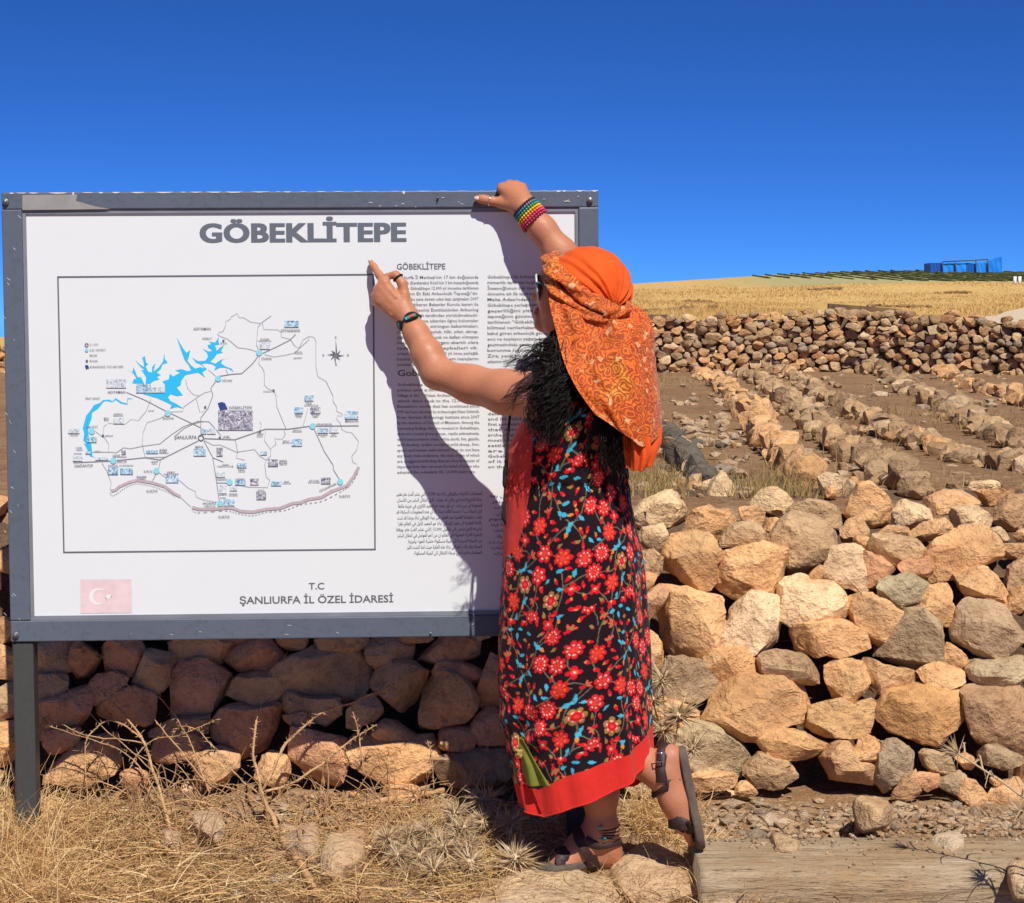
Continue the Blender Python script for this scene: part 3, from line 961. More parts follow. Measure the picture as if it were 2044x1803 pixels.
# ================================================================== NEAR DRY-STONE WALL
R1, R2, R3, R4 = (1640, 1230, 4.008), (2138, 1230, 4.008), (1640, 1640, 4.008), (2138, 1640, 4.008)
LZ, MZ = (0, 1620, 2.271), (700, 1620, 2.519)
def to_disp(reg, pts):
    return [((reg[0] + a / reg[2]) / 1.2955, (reg[1] + b / reg[2]) / 1.2955) for a, b in pts]
W_RIGHT = [
 (R1, PALE, [(0,350),(150,290),(340,215),(580,212),(630,300),(620,370),(520,420),(420,500),(150,520),(40,530),(-80,450)]),
 (R1, TAN, [(560,380),(780,350),(850,390),(1090,385),(1095,450),(1020,520),(930,600),(820,670),(620,645),(520,600),(510,480)]),
 (R1, PALE, [(60,590),(290,535),(375,570),(370,680),(290,850),(200,800),(90,740)]),
 (R1, TAN, [(380,600),(480,590),(505,650),(430,700),(380,680)]),
 (R1, TAN, [(430,720),(600,655),(830,690),(895,740),(880,860),(830,920),(830,1060),(760,1160),(600,1110),(510,1040),(420,980),(330,960),(370,850)]),
 (R1, GREY, [(880,680),(980,610),(990,540),(1170,490),(1240,510),(1320,600),(1420,670),(1430,790),(1300,770),(1050,720),(920,740)]),
 (R1, TAN, [(850,1050),(870,970),(1000,850),(1060,790),(1190,765),(1400,800),(1620,860),(1665,930),(1650,1060),(1600,1210),(1510,1350),(1300,1300),(1030,1200),(850,1150)]),
 (R1, TAN, [(1110,340),(1190,320),(1310,340),(1380,410),(1360,520),(1290,560),(1250,500),(1120,440)]),
 (R1, PALE, [(1230,310),(1380,180),(1410,130),(1530,180),(1630,290),(1730,440),(1660,460),(1450,390)]),
 (R1, TAN, [(1350,510),(1440,450),(1530,450),(1600,520),(1560,590),(1480,620),(1400,590)]),
 (R1, (0.55,0.37,0.21), [(1450,740),(1600,540),(1660,490),(1800,440),(1870,480),(1990,590),(2044,640),(2040,800),(1900,900),(1800,1060),(1680,1110),(1620,900)]),
 (R1, GREY, [(110,760),(180,780),(290,870),(310,960),(280,1060),(200,1020),(110,1010)]),
 (R1, TAN, [(110,1020),(250,1050),(210,1120),(120,1250),(90,1200)]),
 (R1, RED, [(120,1260),(260,1165),(360,1170),(365,1250),(290,1330),(100,1530),(90,1380)]),
 (R1, TAN, [(430,1090),(480,1085),(560,1130),(860,1200),(960,1260),(1040,1390),(870,1450),(850,1600),(820,1800),(740,1950),(560,1900),(350,1800),(240,1690),(250,1540),(370,1380),(400,1200)]),
 (R1, PALE, [(1080,1380),(1140,1290),(1330,1320),(1500,1380),(1535,1450),(1560,1690),(1500,1760),(1200,1810),(1010,1800),(890,1760),(920,1600),(1060,1550)]),
 (R1, PALE, [(1600,1280),(1650,1130),(1790,1115),(1960,1170),(2110,1180),(2170,1290),(2140,1540),(1900,1560),(1770,1600),(1600,1510),(1580,1430)]),
 (R1, TAN, [(1800,1090),(1870,1000),(1970,920),(1975,980),(1910,1140),(1830,1120)]),
 (R3, TAN, [(90,0),(220,40),(310,180),(300,300),(210,365),(100,360),(60,200)]),
 (R3, (0.46,0.31,0.18), [(240,380),(330,305),(550,310),(690,350),(770,420),(790,520),(860,610),(770,690),(600,690),(330,640),(190,560),(180,450)]),
 (R3, TAN, [(750,270),(800,190),(960,165),(1140,215),(1210,310),(1275,420),(1150,490),(940,550),(820,450),(760,350)]),
 (R3, (0.47,0.31,0.18), [(1280,300),(1370,200),(1500,190),(1700,260),(1830,330),(1895,420),(1880,490),(1760,520),(1500,510),(1330,520),(1285,420)]),
 (R3, (0.58,0.33,0.16), [(750,750),(860,620),(1000,560),(1180,520),(1500,530),(1650,580),(1780,550),(1880,620),(1915,680),(1880,830),(1700,910),(1550,920),(1530,970),(1330,1030),(1200,1040),(1050,980),(850,900),(760,830)]),
 (R3, TAN, [(140,840),(200,760),(330,740),(540,780),(660,820),(690,900),(670,1010),(560,1060),(350,1060),(180,1000)]),
 (R3, (0.50,0.38,0.23), [(330,1100),(680,1000),(860,1050),(1040,1180),(1190,1210),(1160,1380),(1080,1470),(700,1450),(560,1390),(440,1280),(330,1200)]),
 (R3, TAN, [(560,1490),(760,1490),(1090,1480),(1140,1540),(1040,1600),(700,1640),(580,1640)]),
 (R3, TAN, [(1050,1620),(1130,1560),(1220,1550),(1280,1620),(1240,1680),(1080,1680)]),
 (R3, GREY, [(1170,1480),(1215,1320),(1350,1305),(1500,1360),(1780,1380),(1720,1460),(1660,1540),(1530,1610),(1330,1600),(1210,1530)]),
 (R3, (0.60,0.35,0.16), [(1310,1090),(1380,1020),(1490,1010),(1690,1000),(1780,1090),(1900,1150),(2040,1180),(2080,1220),(1980,1270),(1830,1310),(1530,1290),(1400,1200)]),
 (R2, GREY, [(0,280),(60,290),(160,370),(240,460),(150,570),(60,560),(-90,560),(-290,450),(-370,400),(-300,340),(-150,290)]),
 (R2, TAN, [(160,560),(230,490),(330,470),(410,490),(445,580),(430,650),(250,690),(150,650)]),
 (R2, TAN, [(250,380),(330,240),(380,130),(540,150),(640,230),(750,320),(740,400),(640,520),(560,600),(450,560),(420,490),(330,450)]),
 (R2, PALE, [(650,500),(740,350),(830,295),(970,340),(1080,400),(1170,490),(950,510),(890,560),(700,550)]),
 (R2, TAN, [(1060,280),(1090,220),(1200,165),(1330,190),(1480,180),(1600,240),(1660,340),(1450,370),(1290,410),(1170,400),(1070,350)]),
 (R2, PALE, [(1270,420),(1370,360),(1560,345),(1720,390),(1800,460),(1760,520),(1600,580),(1400,590),(1340,530)]),
 (R2, TAN, [(880,660),(930,530),(1100,500),(1290,465),(1360,560),(1380,610),(1200,660),(1000,710)]),
 (R2, TAN, [(530,620),(650,545),(880,560),(860,640),(830,680),(680,640),(560,660)]),
 (R2, GREY, [(500,770),(560,660),(640,640),(880,680),(1010,740),(1045,830),(950,900),(760,920),(640,910),(540,840)]),
 (R2, TAN, [(1040,740),(1200,680),(1380,620),(1540,565),(1670,610),(1720,720),(1775,860),(1730,940),(1500,1010),(1350,1080),(1200,1100),(1120,1040),(1070,880)]),
 (R2, RED, [(780,960),(880,880),(1050,870),(1130,980),(1120,1050),(950,1060),(770,1050)]),
 (R2, RED, [(360,780),(440,770),(530,840),(680,970),(735,1030),(680,1110),(480,1200),(420,1150),(400,900)]),
 (R2, PALE, [(-50,1150),(20,930),(80,720),(120,680),(330,770),(420,870),(480,940),(490,1020),(465,1190),(360,1210),(230,1130),(110,1150)]),
 (R2, (0.44,0.35,0.21), [(530,1180),(700,1090),(930,1055),(1110,1065),(1140,1130),(1060,1240),(900,1290),(720,1360),(620,1330),(560,1250)]),
 (R2, TAN, [(1340,1110),(1450,1050),(1680,985),(1790,1030),(1880,1110),(1925,1220),(1920,1300),(1830,1330),(1650,1310),(1480,1260),(1400,1190)]),
 (R2, TAN, [(940,1360),(1020,1300),(1060,1230),(1200,1190),(1310,1195),(1320,1260),(1280,1330),(1350,1460),(1350,1530),(1260,1620),(1150,1540)]),
 (R2, TAN, [(270,1390),(350,1320),(420,1255),(480,1260),(520,1320),(640,1360),(700,1410),(790,1420),(740,1550),(650,1680),(600,1750),(480,1740),(380,1600),(290,1500)]),
 (R2, (0.44,0.32,0.19), [(650,1690),(780,1480),(830,1410),(900,1395),(1010,1480),(1180,1600),(1275,1680),(1260,1780),(1160,1920),(1000,2040),(850,2020),(600,1900),(520,1860)]),
 (R2, (0.50,0.34,0.20), [(1280,1600),(1370,1500),(1350,1420),(1390,1370),(1750,1410),(1850,1450),(1870,1540),(1990,1660),(2010,1870),(1930,1930),(1780,1910),(1600,1830),(1400,1740),(1290,1680)]),
 (R2, PALE, [(1680,620),(1780,545),(1870,580),(1905,640),(1880,690),(1740,720)]),
 (R2, (0.55,0.32,0.16), [(1690,360),(1800,300),(1950,240),(2060,200),(2160,300),(2120,500),(1990,580),(1900,570),(1780,470)]),
 (R2, GREY, [(1600,170),(1680,140),(1870,150),(1940,200),(1900,240),(1760,290),(1680,330),(1640,250)]),
 (R2, PALE, [(1430,110),(1560,80),(1700,65),(1810,85),(1790,140),(1620,150),(1580,210),(1520,170)]),
 (R2, GREY, [(1760,760),(1850,710),(2060,700),(2160,760),(2060,840),(1900,860),(1800,830)]),
 (R2, GREY, [(1900,1100),(1940,880),(2060,860),(2150,950),(2120,1130),(1960,1180),(1910,1150)]),
 (R2, TAN, [(1920,1320),(1960,1200),(2080,1180),(2160,1280),(2080,1400),(1950,1420),(1820,1390)]),
 (R2, TAN, [(1950,600),(2080,560),(2150,620),(2080,690),(1980,690)]),
 (R2, TAN, [(-420,1700),(-310,1620),(-110,1570),(60,1552),(200,1575),(330,1650),(420,1790),(410,1870),(230,1915),(0,1850),(-200,1885),(-330,1870),(-430,1780)]),
 (R2, TAN, [(280,640),(400,650),(520,690),(500,740),(370,760),(300,700)]),
 (R4, TAN, [(-50,450),(0,390),(180,350),(250,300),(330,300),(390,410),(400,500),(390,690),(330,740),(220,730),(100,690),(20,560)]),
 (R4, (0.58,0.34,0.17), [(390,380),(440,320),(520,320),(620,370),(860,410),(960,480),(970,550),(720,580),(640,625),(520,600),(450,540)]),
 (R4, TAN, [(990,430),(1080,370),(1200,340),(1340,360),(1440,450),(1440,570),(1360,620),(1200,570),(1080,520)]),
 (R4, TAN, [(1200,210),(1290,110),(1370,150),(1470,300),(1400,370),(1230,300)]),
 (R4, (0.48,0.36,0.22), [(1450,380),(1500,310),(1700,330),(1920,290),(2020,290),(2040,420),(1960,510),(1800,580),(1650,550),(1480,500)]),
 (R4, (0.62,0.35,0.155), [(540,920),(690,740),(740,620),(800,580),(1000,570),(1200,620),(1340,650),(1480,710),(1550,790),(1520,940),(1500,1100),(1380,1150),(1200,1130),(1000,1070),(800,1000)]),
 (R4, (0.50,0.31,0.175), [(1490,700),(1620,620),(1880,600),(2080,650),(2200,900),(2080,1250),(1900,1230),(1720,1130),(1600,1080),(1520,1000)]),
 (R4, (0.60,0.36,0.17), [(-217,900),(-120,740),(0,715),(150,740),(280,780),(420,720),(560,740),(605,800),(500,930),(470,1010),(330,1070),(100,1110),(-20,1080),(-120,1000)]),
 (R4, TAN, [(310,1220),(350,1130),(430,1050),(500,1070),(610,1170),(590,1240),(470,1310),(420,1360),(340,1330)]),
 (R4, (0.55,0.33,0.17), [(-20,1300),(100,1230),(160,1200),(250,1195),(300,1260),(330,1350),(480,1380),(500,1540),(440,1590),(300,1610),(140,1560),(60,1440)]),
 (R4, (0.42,0.30,0.18), [(490,1350),(600,1250),(600,1110),(670,1110),(780,1200),(900,1290),(930,1410),(860,1500),(760,1560),(640,1640),(520,1560)]),
 (R4, (0.55,0.32,0.16), [(700,1640),(860,1520),(930,1450),(960,1560),(980,1640),(850,1720),(640,1700)]),
 (R4, (0.52,0.36,0.21), [(945,1270),(1100,1245),(1270,1290),(1350,1340),(1360,1430),(1280,1470),(1150,1460),(1000,1350)]),
 (R4, (0.48,0.34,0.20), [(1160,1560),(1350,1430),(1430,1420),(1440,1560),(1340,1670),(1200,1600)]),
 (R4, TAN, [(1340,1700),(1430,1540),(1540,1570),(1690,1720),(1650,1780),(1400,1780)]),
 (R4, (0.46,0.33,0.20), [(1600,1230),(1700,1170),(1900,1240),(2080,1300),(2080,1370),(1850,1400),(1640,1330)]),
 (R4, TAN, [(1710,1700),(1800,1610),(2000,1550),(2120,1560),(2120,1800),(1760,1780)]),
 (R4, TAN, [(1690,1510),(1760,1490),(1840,1540),(1790,1590),(1730,1560)]),
 (R4, GREY, [(1350,1280),(1450,1250),(1580,1330),(1560,1420),(1450,1400)]),
 (R4, RED, [(950,1460),(1150,1480),(1180,1560),(1040,1620),(960,1560)]),
]
W_LEFT = [
 (LZ, GREY, [(175,120),(380,90),(390,250),(180,310)]),
 (LZ, RED, [(390,160),(470,110),(560,180),(600,280),(460,335),(400,260)]),
 (LZ, RED, [(580,90),(790,85),(850,150),(790,270),(680,290),(600,240)]),
 (LZ, GREY, [(180,310),(380,300),(400,350),(190,490)]),
 (LZ, RED, [(190,500),(480,370),(560,480),(540,560),(380,640),(190,650)]),
 (LZ, RED, [(490,400),(550,320),(650,290),(760,320),(640,420),(520,470)]),
 (LZ, RED, [(540,480),(640,430),(770,390),(900,440),(910,490),(840,570),(600,560)]),
 (LZ, GREY, [(790,260),(840,180),(1010,200),(1040,260),(990,350),(900,450),(800,380)]),
 (LZ, TAN, [(940,130),(970,85),(1330,85),(1340,160),(1270,220),(1100,235),(960,200)]),
 (LZ, RED, [(970,440),(1000,330),(1060,260),(1200,240),(1300,280),(1300,400),(1240,520),(1100,555),(980,500)]),
 (LZ, RED, [(1350,150),(1370,95),(1620,100),(1640,170),(1610,285),(1500,290),(1350,240)]),
 (LZ, GREY, [(1300,400),(1420,320),(1580,300),(1640,400),(1600,470),(1500,505),(1380,460)]),
 (LZ, RED, [(1270,640),(1310,490),(1500,510),(1670,480),(1650,600),(1560,710),(1440,750),(1290,660)]),
 (LZ, RED, [(200,680),(300,630),(480,620),(500,660),(410,730),(260,755),(210,720)]),
 (LZ, TAN, [(210,790),(380,770),(500,700),(640,690),(640,850),(500,920),(330,930),(210,900)]),
 (LZ, RED, [(840,690),(960,620),(1180,640),(1260,690),(1130,760),(960,790),(840,780)]),
 (LZ, TAN, [(1040,860),(1120,780),(1240,740),(1350,750),(1400,800),(1310,890),(1200,920),(1080,880)]),
 (LZ, TAN, [(1480,860),(1600,740),(1650,760),(1690,880),(1620,930),(1500,900)]),
 (LZ, RED, [(700,900),(760,860),(870,900),(850,980),(760,1000)]),
 (LZ, DARK, [(860,600),(1000,560),(1240,550),(1260,620),(1100,650),(900,650)]),
 (LZ, TAN, [(1600,70),(1800,65),(1770,140),(1700,150)]),
 (LZ, TAN, [(1840,80),(2000,70),(2120,100),(2020,170),(1900,160)]),
 (LZ, RED, [(1660,520),(1780,510),(1800,570),(1700,600)]),
 (LZ, TAN, [(-90,120),(68,105),(100,200),(78,300),(-90,320)]),
 (LZ, GREY, [(-90,370),(70,360),(90,450),(76,520),(-90,530)]),
 (LZ, TAN, [(-90,620),(70,610),(90,680),(76,740),(0,840),(-90,830)]),
 (MZ, GREY, [(30,340),(100,230),(300,180),(560,180),(640,300),(640,400),(560,480),(400,490),(200,430),(60,370)]),
 (MZ, GREY, [(660,110),(800,100),(940,130),(920,200),(790,260),(660,310),(650,200)]),
 (MZ, RED, [(950,150),(1080,100),(1300,80),(1450,90),(1455,180),(1250,210),(1080,245)]),
 (MZ, RED, [(1050,290),(1080,250),(1250,250),(1360,280),(1360,350),(1270,380),(1100,350)]),
 (MZ, GREY, [(680,330),(790,270),(1000,260),(1020,330),(960,460),(890,540),(760,490),(690,420)]),
 (MZ, TAN, [(910,560),(1000,430),(1100,350),(1220,380),(1290,480),(1300,620),(1240,670),(1030,680),(930,630)]),
 (MZ, RED, [(1360,330),(1460,200),(1520,210),(1560,560),(1480,600),(1360,500)]),
 (MZ, RED, [(1330,640),(1400,560),(1540,620),(1560,810),(1440,830),(1330,790)]),
 (MZ, RED, [(1040,710),(1180,660),(1310,690),(1310,830),(1200,850),(1100,790)]),
 (MZ, DARK, [(1080,830),(1250,850),(1430,830),(1440,1000),(1200,1040),(1090,960)]),
 (MZ, TAN, [(650,680),(730,640),(850,650),(930,700),(990,760),(930,800),(800,790),(720,740)]),
 (MZ, TAN, [(510,790),(620,730),(700,760),(820,800),(1000,770),(1050,850),(1060,960),(970,1030),(800,1040),(640,960),(520,880)]),
 (MZ, GREY, [(460,570),(560,490),(700,500),(700,580),(600,670),(490,640)]),
 (MZ, TAN, [(720,1080),(760,1060),(930,1060),(940,1100),(870,1150),(740,1130)]),
 (MZ, TAN, [(280,70),(660,70),(600,150),(440,180),(330,150)]),
 (MZ, RED, [(60,700),(250,690),(440,740),(490,900),(400,1060),(260,980),(130,860)]),
 (MZ, GREY, [(60,400),(240,480),(220,620),(90,560)]),
 (MZ, TAN, [(780,60),(1100,60),(1000,105),(800,100)]),
 (MZ, DARK, [(1400,850),(1560,840),(1580,1000),(1450,1050)]),
 (MZ, GREY, [(70,500),(420,490),(450,560),(420,640),(280,650)]),
]
PROF = [(940, 5.75), (1000, 5.38), (1050, 5.10), (1100, 4.97), (1200, 4.86), (1400, 4.74), (1650, 4.60)]
PROF_L = [(940, 5.75), (1000, 5.38), (1050, 5.10), (1100, 4.97), (1200, 4.86), (1400, 4.74), (1480, 4.70), (1650, 4.60)]
nw = empty('dry_stone_wall', tuple(P(1100, 1630, 4.62)))
tag(nw, 'tall dry stone wall of big tan boulders behind the sign and the woman', 'stone wall')
manual = []
for k, (reg, tone, poly) in enumerate(W_RIGHT + W_LEFT):
    pts = to_disp(reg, poly)
    c = np.mean(pts, axis=0)
    Y = float(interp(c[1], PROF))
    right = k < len(W_RIGHT)
    if tone == GREY and right and k % 2 == 0:
        tone = TAN
    stone_obj('stone', pts, Y, nw, vary(tone, 0.07), level=4 if right else 3, seed=100 + k, scale=1.19 if right else 1.23, rough=1.0 if right else 0.7)
    manual.append(np.array(pts))

def inside(poly, x, y):
    c = False
    j = len(poly) - 1
    for i in range(len(poly)):
        if (poly[i][1] > y) != (poly[j][1] > y) and x < (poly[j][0] - poly[i][0]) * (y - poly[i][1]) / (poly[j][1] - poly[i][1]) + poly[i][0]:
            c = not c
        j = i
    return c
# the stones that the board and the woman hide, and those that carry on beyond the frame
rs = np.random.default_rng(71)
fill = []
for row, py in enumerate(np.arange(1010, 1650, 62)):
    px = -330 + (row % 2) * 50
    while px < 2420:
        x, y = px + rs.uniform(-22, 22), py + rs.uniform(-14, 14)
        w = rs.uniform(95, 150)
        px += w * 0.92
        if -30 < x < 2060 and any(inside(m, x + dx, y + dy) for m in manual for dx in (-w * 0.3, 0, w * 0.3) for dy in (-18, 0, 18)):
            continue
        fill.append((x, y, w))
for k, (x, y, w) in enumerate(fill):
    ol = rand_outline(w, rs.uniform(62, 88), rs, 9) + np.array([x, y])
    seen = 1290 < x < 2044 or (0 < x < 1000 and y > 1290)
    Y = float(interp(y, PROF)) + (0.075 if seen else 0.0)
    stone_obj('stone', [tuple(a) for a in ol], Y, nw, vary([TAN, RED, GREY, PALE][rs.integers(4)], 0.1), level=2, seed=700 + k, rough=0.9)
# earth and rubble behind the facing stones
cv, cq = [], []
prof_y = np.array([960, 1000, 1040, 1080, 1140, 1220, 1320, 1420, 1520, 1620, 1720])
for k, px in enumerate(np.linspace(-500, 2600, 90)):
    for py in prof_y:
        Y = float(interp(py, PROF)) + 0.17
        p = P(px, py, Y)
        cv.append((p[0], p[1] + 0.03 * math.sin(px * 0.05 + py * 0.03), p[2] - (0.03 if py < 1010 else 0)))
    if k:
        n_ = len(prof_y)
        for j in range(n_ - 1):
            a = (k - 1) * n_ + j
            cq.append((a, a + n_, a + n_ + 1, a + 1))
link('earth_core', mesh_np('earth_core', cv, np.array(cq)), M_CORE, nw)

# ================================================================== THE SIGN BOARD
SX, SZ_, SYAW, SROLL, SPIT, SW, SH = -0.5447, 1.1551, 0.03238, -0.006216, -0.029772, 1.5506, 1.1726
SM = Matrix.Translation((SX, 4.46, SZ_)) @ Matrix.Rotation(SYAW, 4, 'Z') @ Matrix.Rotation(SPIT, 4, 'X') @ Matrix.Rotation(SROLL, 4, 'Y')
SMn = np.array(SM)
SMI = np.linalg.inv(SMn)
def S(px, py):
    """photo position on the board's face -> board coordinates (right, up)"""
    o = (SMI @ np.append(CAMP, 1))[:3]
    d = SMI[:3, :3] @ ray(px, py)
    p = o + d * (-o[1] / d[1])
    return p[0], p[2]
def sign_y(px, py):
    u, v = S(px, py)
    return float((SMn @ np.array([u, 0, v, 1]))[1])

board = empty('information_board')
board.matrix_basis = SM @ Matrix.Translation((0, 0, -SH / 2))
tag(board, 'white information board with grey metal frame, map and GÖBEKLİTEPE heading', 'information board')

def worn_paint(name, col, worn, amt=0.62):
    m, nt, b = new_mat(name)
    b.inputs['Roughness'].default_value = 0.45
    b.inputs['Specular IOR Level'].default_value = 0.4
    tc = nd(nt, 'ShaderNodeTexCoord').outputs['Object']
    n1, n2, n3 = noise(nt, 14, 6, 0.7, vec=tc), noise(nt, 2.5, 4, vec=tc), noise(nt, 60, 4, 0.8, vec=tc)
    c = mix(nt, col, tuple(x * 1.25 for x in col), n2.outputs[0])
    c = mix(nt, c, tuple(x * 0.75 for x in col), ramp(nt, n3.outputs[0], [(0.5, (0, 0, 0)), (0.8, (1, 1, 1))]).outputs[0])
    c = mix(nt, c, worn, ramp(nt, n1.outputs[0], [(amt + 0.10, (0, 0, 0)), (amt + 0.13, (1, 1, 1))]).outputs[0])
    nt.links.new(c, b.inputs['Base Color'])
    bump(nt, b, n1.outputs[0], 0.15, 0.002)
    return m
M_FRAME = worn_paint('grey_frame_paint', (0.095, 0.115, 0.150), (0.6, 0.58, 0.55), 0.70)
M_FILM = flat_mat('faded_film_edge', (0.21, 0.225, 0.255), 0.5, var=0.15, vscale=9)
M_PATCH = flat_mat('bare_patch', (0.30, 0.295, 0.285), 0.6, var=0.12, vscale=18)
M_CHIP = flat_mat('chipped_edge', (0.72, 0.69, 0.65), 0.8, var=0.15, vscale=60)
M_POST = worn_paint('dark_post_steel', (0.055, 0.056, 0.053), (0.13, 0.11, 0.09), 0.55)
M_BOLT = flat_mat('bolt_steel', (0.20, 0.21, 0.22), 0.4, 0.5, 0.6)
def panel_mat():
    m, nt, b = new_mat('white_sign_film')
    b.inputs['Roughness'].default_value = 0.38
    b.inputs['Specular IOR Level'].default_value = 0.35
    tc = nd(nt, 'ShaderNodeTexCoord').outputs['Object']
    n1, n2 = noise(nt, 3.0, 5, vec=tc), noise(nt, 70, 3, 0.8, vec=tc)
    c = mix(nt, (0.76, 0.80, 0.805), (0.725, 0.765, 0.775), n1.outputs[0])
    c = mix(nt, c, (0.55, 0.53, 0.50), ramp(nt, n2.outputs[0], [(0.79, (0, 0, 0)), (0.83, (1, 1, 1))]).outputs[0])
    nt.links.new(c, b.inputs['Base Color'])
    bump(nt, b, n1.outputs[0], 0.05, 0.01)
    return m
M_PANEL = panel_mat()

def spart(name, me, mat, parent=board):
    return link(name, me, mat, parent, basis=SM)
def sbox(name, u0, u1, y0, y1, v0, v1, bev, mat, parent=board):
    bm = bmesh.new()
    v, _, q = box_arrays((u0, y0, v0), (u1, y1, v1))
    vs = [bm.verts.new(c) for c in v]
    for f in q:
        bm.faces.new([vs[i] for i in f])
    if bev:
        bmesh.ops.bevel(bm, geom=bm.edges[:], offset=bev, segments=2, affect='EDGES', profile=0.5)
    me = bpy.data.meshes.new(name)
    bm.to_mesh(me)
    bm.free()
    return spart(name, me, mat, parent)
HW, HH = SW / 2, SH / 2
fl, ft, fb = 0.052, 0.044, 0.056
sbox('panel', -HW + 0.03, HW - 0.03, 0.004, 0.020, -HH + 0.03, HH - 0.03, 0, M_PANEL)
top_r = sbox('frame_rail', -HW, HW, -0.006, 0.03, HH - ft, HH, 0.003, M_FRAME)
bot_r = sbox('frame_rail', -HW, HW, -0.006, 0.03, -HH, -HH + fb, 0.003, M_FRAME)
lef_r = sbox('frame_rail', -HW, -HW + fl, -0.0075, 0.028, -HH + fb + 0.0005, HH - ft - 0.0005, 0.003, M_FRAME)
rig_r = sbox('frame_rail', HW - fl, HW, -0.0075, 0.028, -HH + fb + 0.0005, HH - ft - 0.0005, 0.003, M_FRAME)
# the pale edge of the printed film inside the frame
e = 0.011
sbox('film_edge', -HW + fl, HW - fl, -0.001, 0.004, HH - ft - e, HH - ft - 0.0003, 0, M_FILM)
sbox('film_edge', -HW + fl, HW - fl, -0.001, 0.004, -HH + fb + 0.0003, -HH + fb + e, 0, M_FILM)
sbox('film_edge', -HW + fl + 0.0003, -HW + fl + e * 0.8, -0.0014, 0.004, -HH + fb + e, HH - ft - e, 0, M_FILM)
sbox('film_edge', HW - fl - e * 0.8, HW - fl - 0.0003, -0.0014, 0.004, -HH + fb + e, HH - ft - e, 0, M_FILM)

def flat_poly(pts, y):
    """triangulated flat piece on the board from (u, v) outline"""
    bm = bmesh.new()
    vs = [bm.verts.new((a, y, b)) for a, b in pts]
    try:
        f = bm.faces.new(vs)
    except ValueError:
        bm.free()
        return None
    bmesh.ops.triangulate(bm, faces=[f])
    bmesh.ops.recalc_face_normals(bm, faces=bm.faces[:])
    if bm.faces and sum(f.normal.y for f in bm.faces) > 0:
        bmesh.ops.reverse_faces(bm, faces=bm.faces[:])
    v = np.array([x.co[:] for x in bm.verts])
    t = np.array([[q.index for q in x.verts] for x in bm.faces])
    bm.verts.index_update()
    bm.free()
    return v, t
def sp(name, px_pts, mat, y=0.0035, parent=board):
    v, t = flat_poly([S(a, b) for a, b in px_pts], y)
    return spart(name, mesh_np(name, v, t, False), mat, parent)
# bare patch top left, chipped white edge along the top rail
sp('bare_patch', [(46, 390), (155, 389), (153, 402), (196, 414), (222, 418), (46, 420)], M_PATCH, -0.0068, top_r)
mb = MB()
rs = np.random.default_rng(3)
px = 20.0
while px < 1190:
    w = min(rs.uniform(6, 40), 1194 - px)
    hgt = rs.uniform(1.0, 2.4) if rs.random() < 0.86 else rs.uniform(4, 9)
    if hgt > 4:
        w = rs.uniform(3, 7)
    if px > 1090:
        hgt *= 2.2
    y0 = 386 - (px - 4) * 7 / 1192
    pts = [(px, y0 - 0.5), (px + w, y0 - 0.5), (px + w * 0.8, y0 + hgt * rs.uniform(0.4, 1)), (px + w * 0.4, y0 + hgt), (px + w * 0.15, y0 + hgt * 0.6)]
    v, t = flat_poly([S(*p) for p in pts], -0.0069)
    if v[:, 2].max() < HH + 0.004:
        v[:, 2] = np.minimum(v[:, 2], HH - 0.0005)
        mb.add(v, t)
    px += w + rs.uniform(2, 26)
for k in range(46):
    a, b = (rs.uniform(700, 1190), rs.uniform(388, 415)) if rs.random() < 0.5 else (rs.uniform(8, 40), rs.uniform(390, 1270)) if rs.random() < 0.6 else (rs.uniform(30, 990), rs.uniform(1244, 1275))
    L, an = rs.uniform(2, 9), rs.uniform(-0.5, 0.5) if a > 60 else rs.uniform(0.6, 1.2)
    c_, s_ = math.cos(an), math.sin(an)
    w = rs.uniform(0.5, 1.1)
    v, t = flat_poly([S(a, b), S(a + L * c_, b + L * s_), S(a + L * c_ - w * s_, b + L * s_ + w * c_), S(a - w * s_, b + w * c_)], -0.0085)
    mb.add(v, t)
spart('paint_chips', mb.mesh('paint_chips', False), M_CHIP, top_r)
# bolts
def bolt(px, py, parent, r=0.0085):
    u, v = S(px, py)
    mb = MB()
    for rr, y0, y1 in ((r, -0.008, -0.0125), (r * 0.55, -0.0125, -0.017)):
        n_ = 14
        a = np.arange(n_) * 2 * math.pi / n_
        ring = lambda y, s: np.stack([u + rr * s * np.cos(a), np.full(n_, y), v + rr * s * np.sin(a)], 1)
        vv = np.concatenate([ring(y0 + 0.003, 1), ring(y1 + 0.001, 1), ring(y1, 0.85), [[u, y1, v]]])
        q = [(k, (k + 1) % n_, n_ + (k + 1) % n_, n_ + k) for k in range(n_)] + [(n_ + k, n_ + (k + 1) % n_, 2 * n_ + (k + 1) % n_, 2 * n_ + k) for k in range(n_)]
        t = [(2 * n_ + k, 2 * n_ + (k + 1) % n_, 3 * n_) for k in range(n_)]
        mb.add(vv, t, q)
    spart('bolt', mb.mesh('bolt'), M_BOLT, parent)
bolt(13, 404, lef_r); bolt(1177, 401, rig_r); bolt(33, 1267, bot_r)
bolt(874, 396, top_r, 0.003); bolt(860, 1263, bot_r, 0.003); bolt(1180, 1255, bot_r)
# posts, standing in the ground
for px0, px1 in ((24, 66), (1130, 1172)):
    a, b = S(px0, 1282)[0], S(px1, 1282)[0]
    z = -HH - 0.66
    o = sbox('post', a, b, 0.0, 0.05, z, -HH - 0.001, 0.004, M_POST)
    sbox('post_upper', a + 0.002, b - 0.002, 0.0305, 0.07, -HH - 0.001, HH - 0.03, 0.003, M_POST, o)

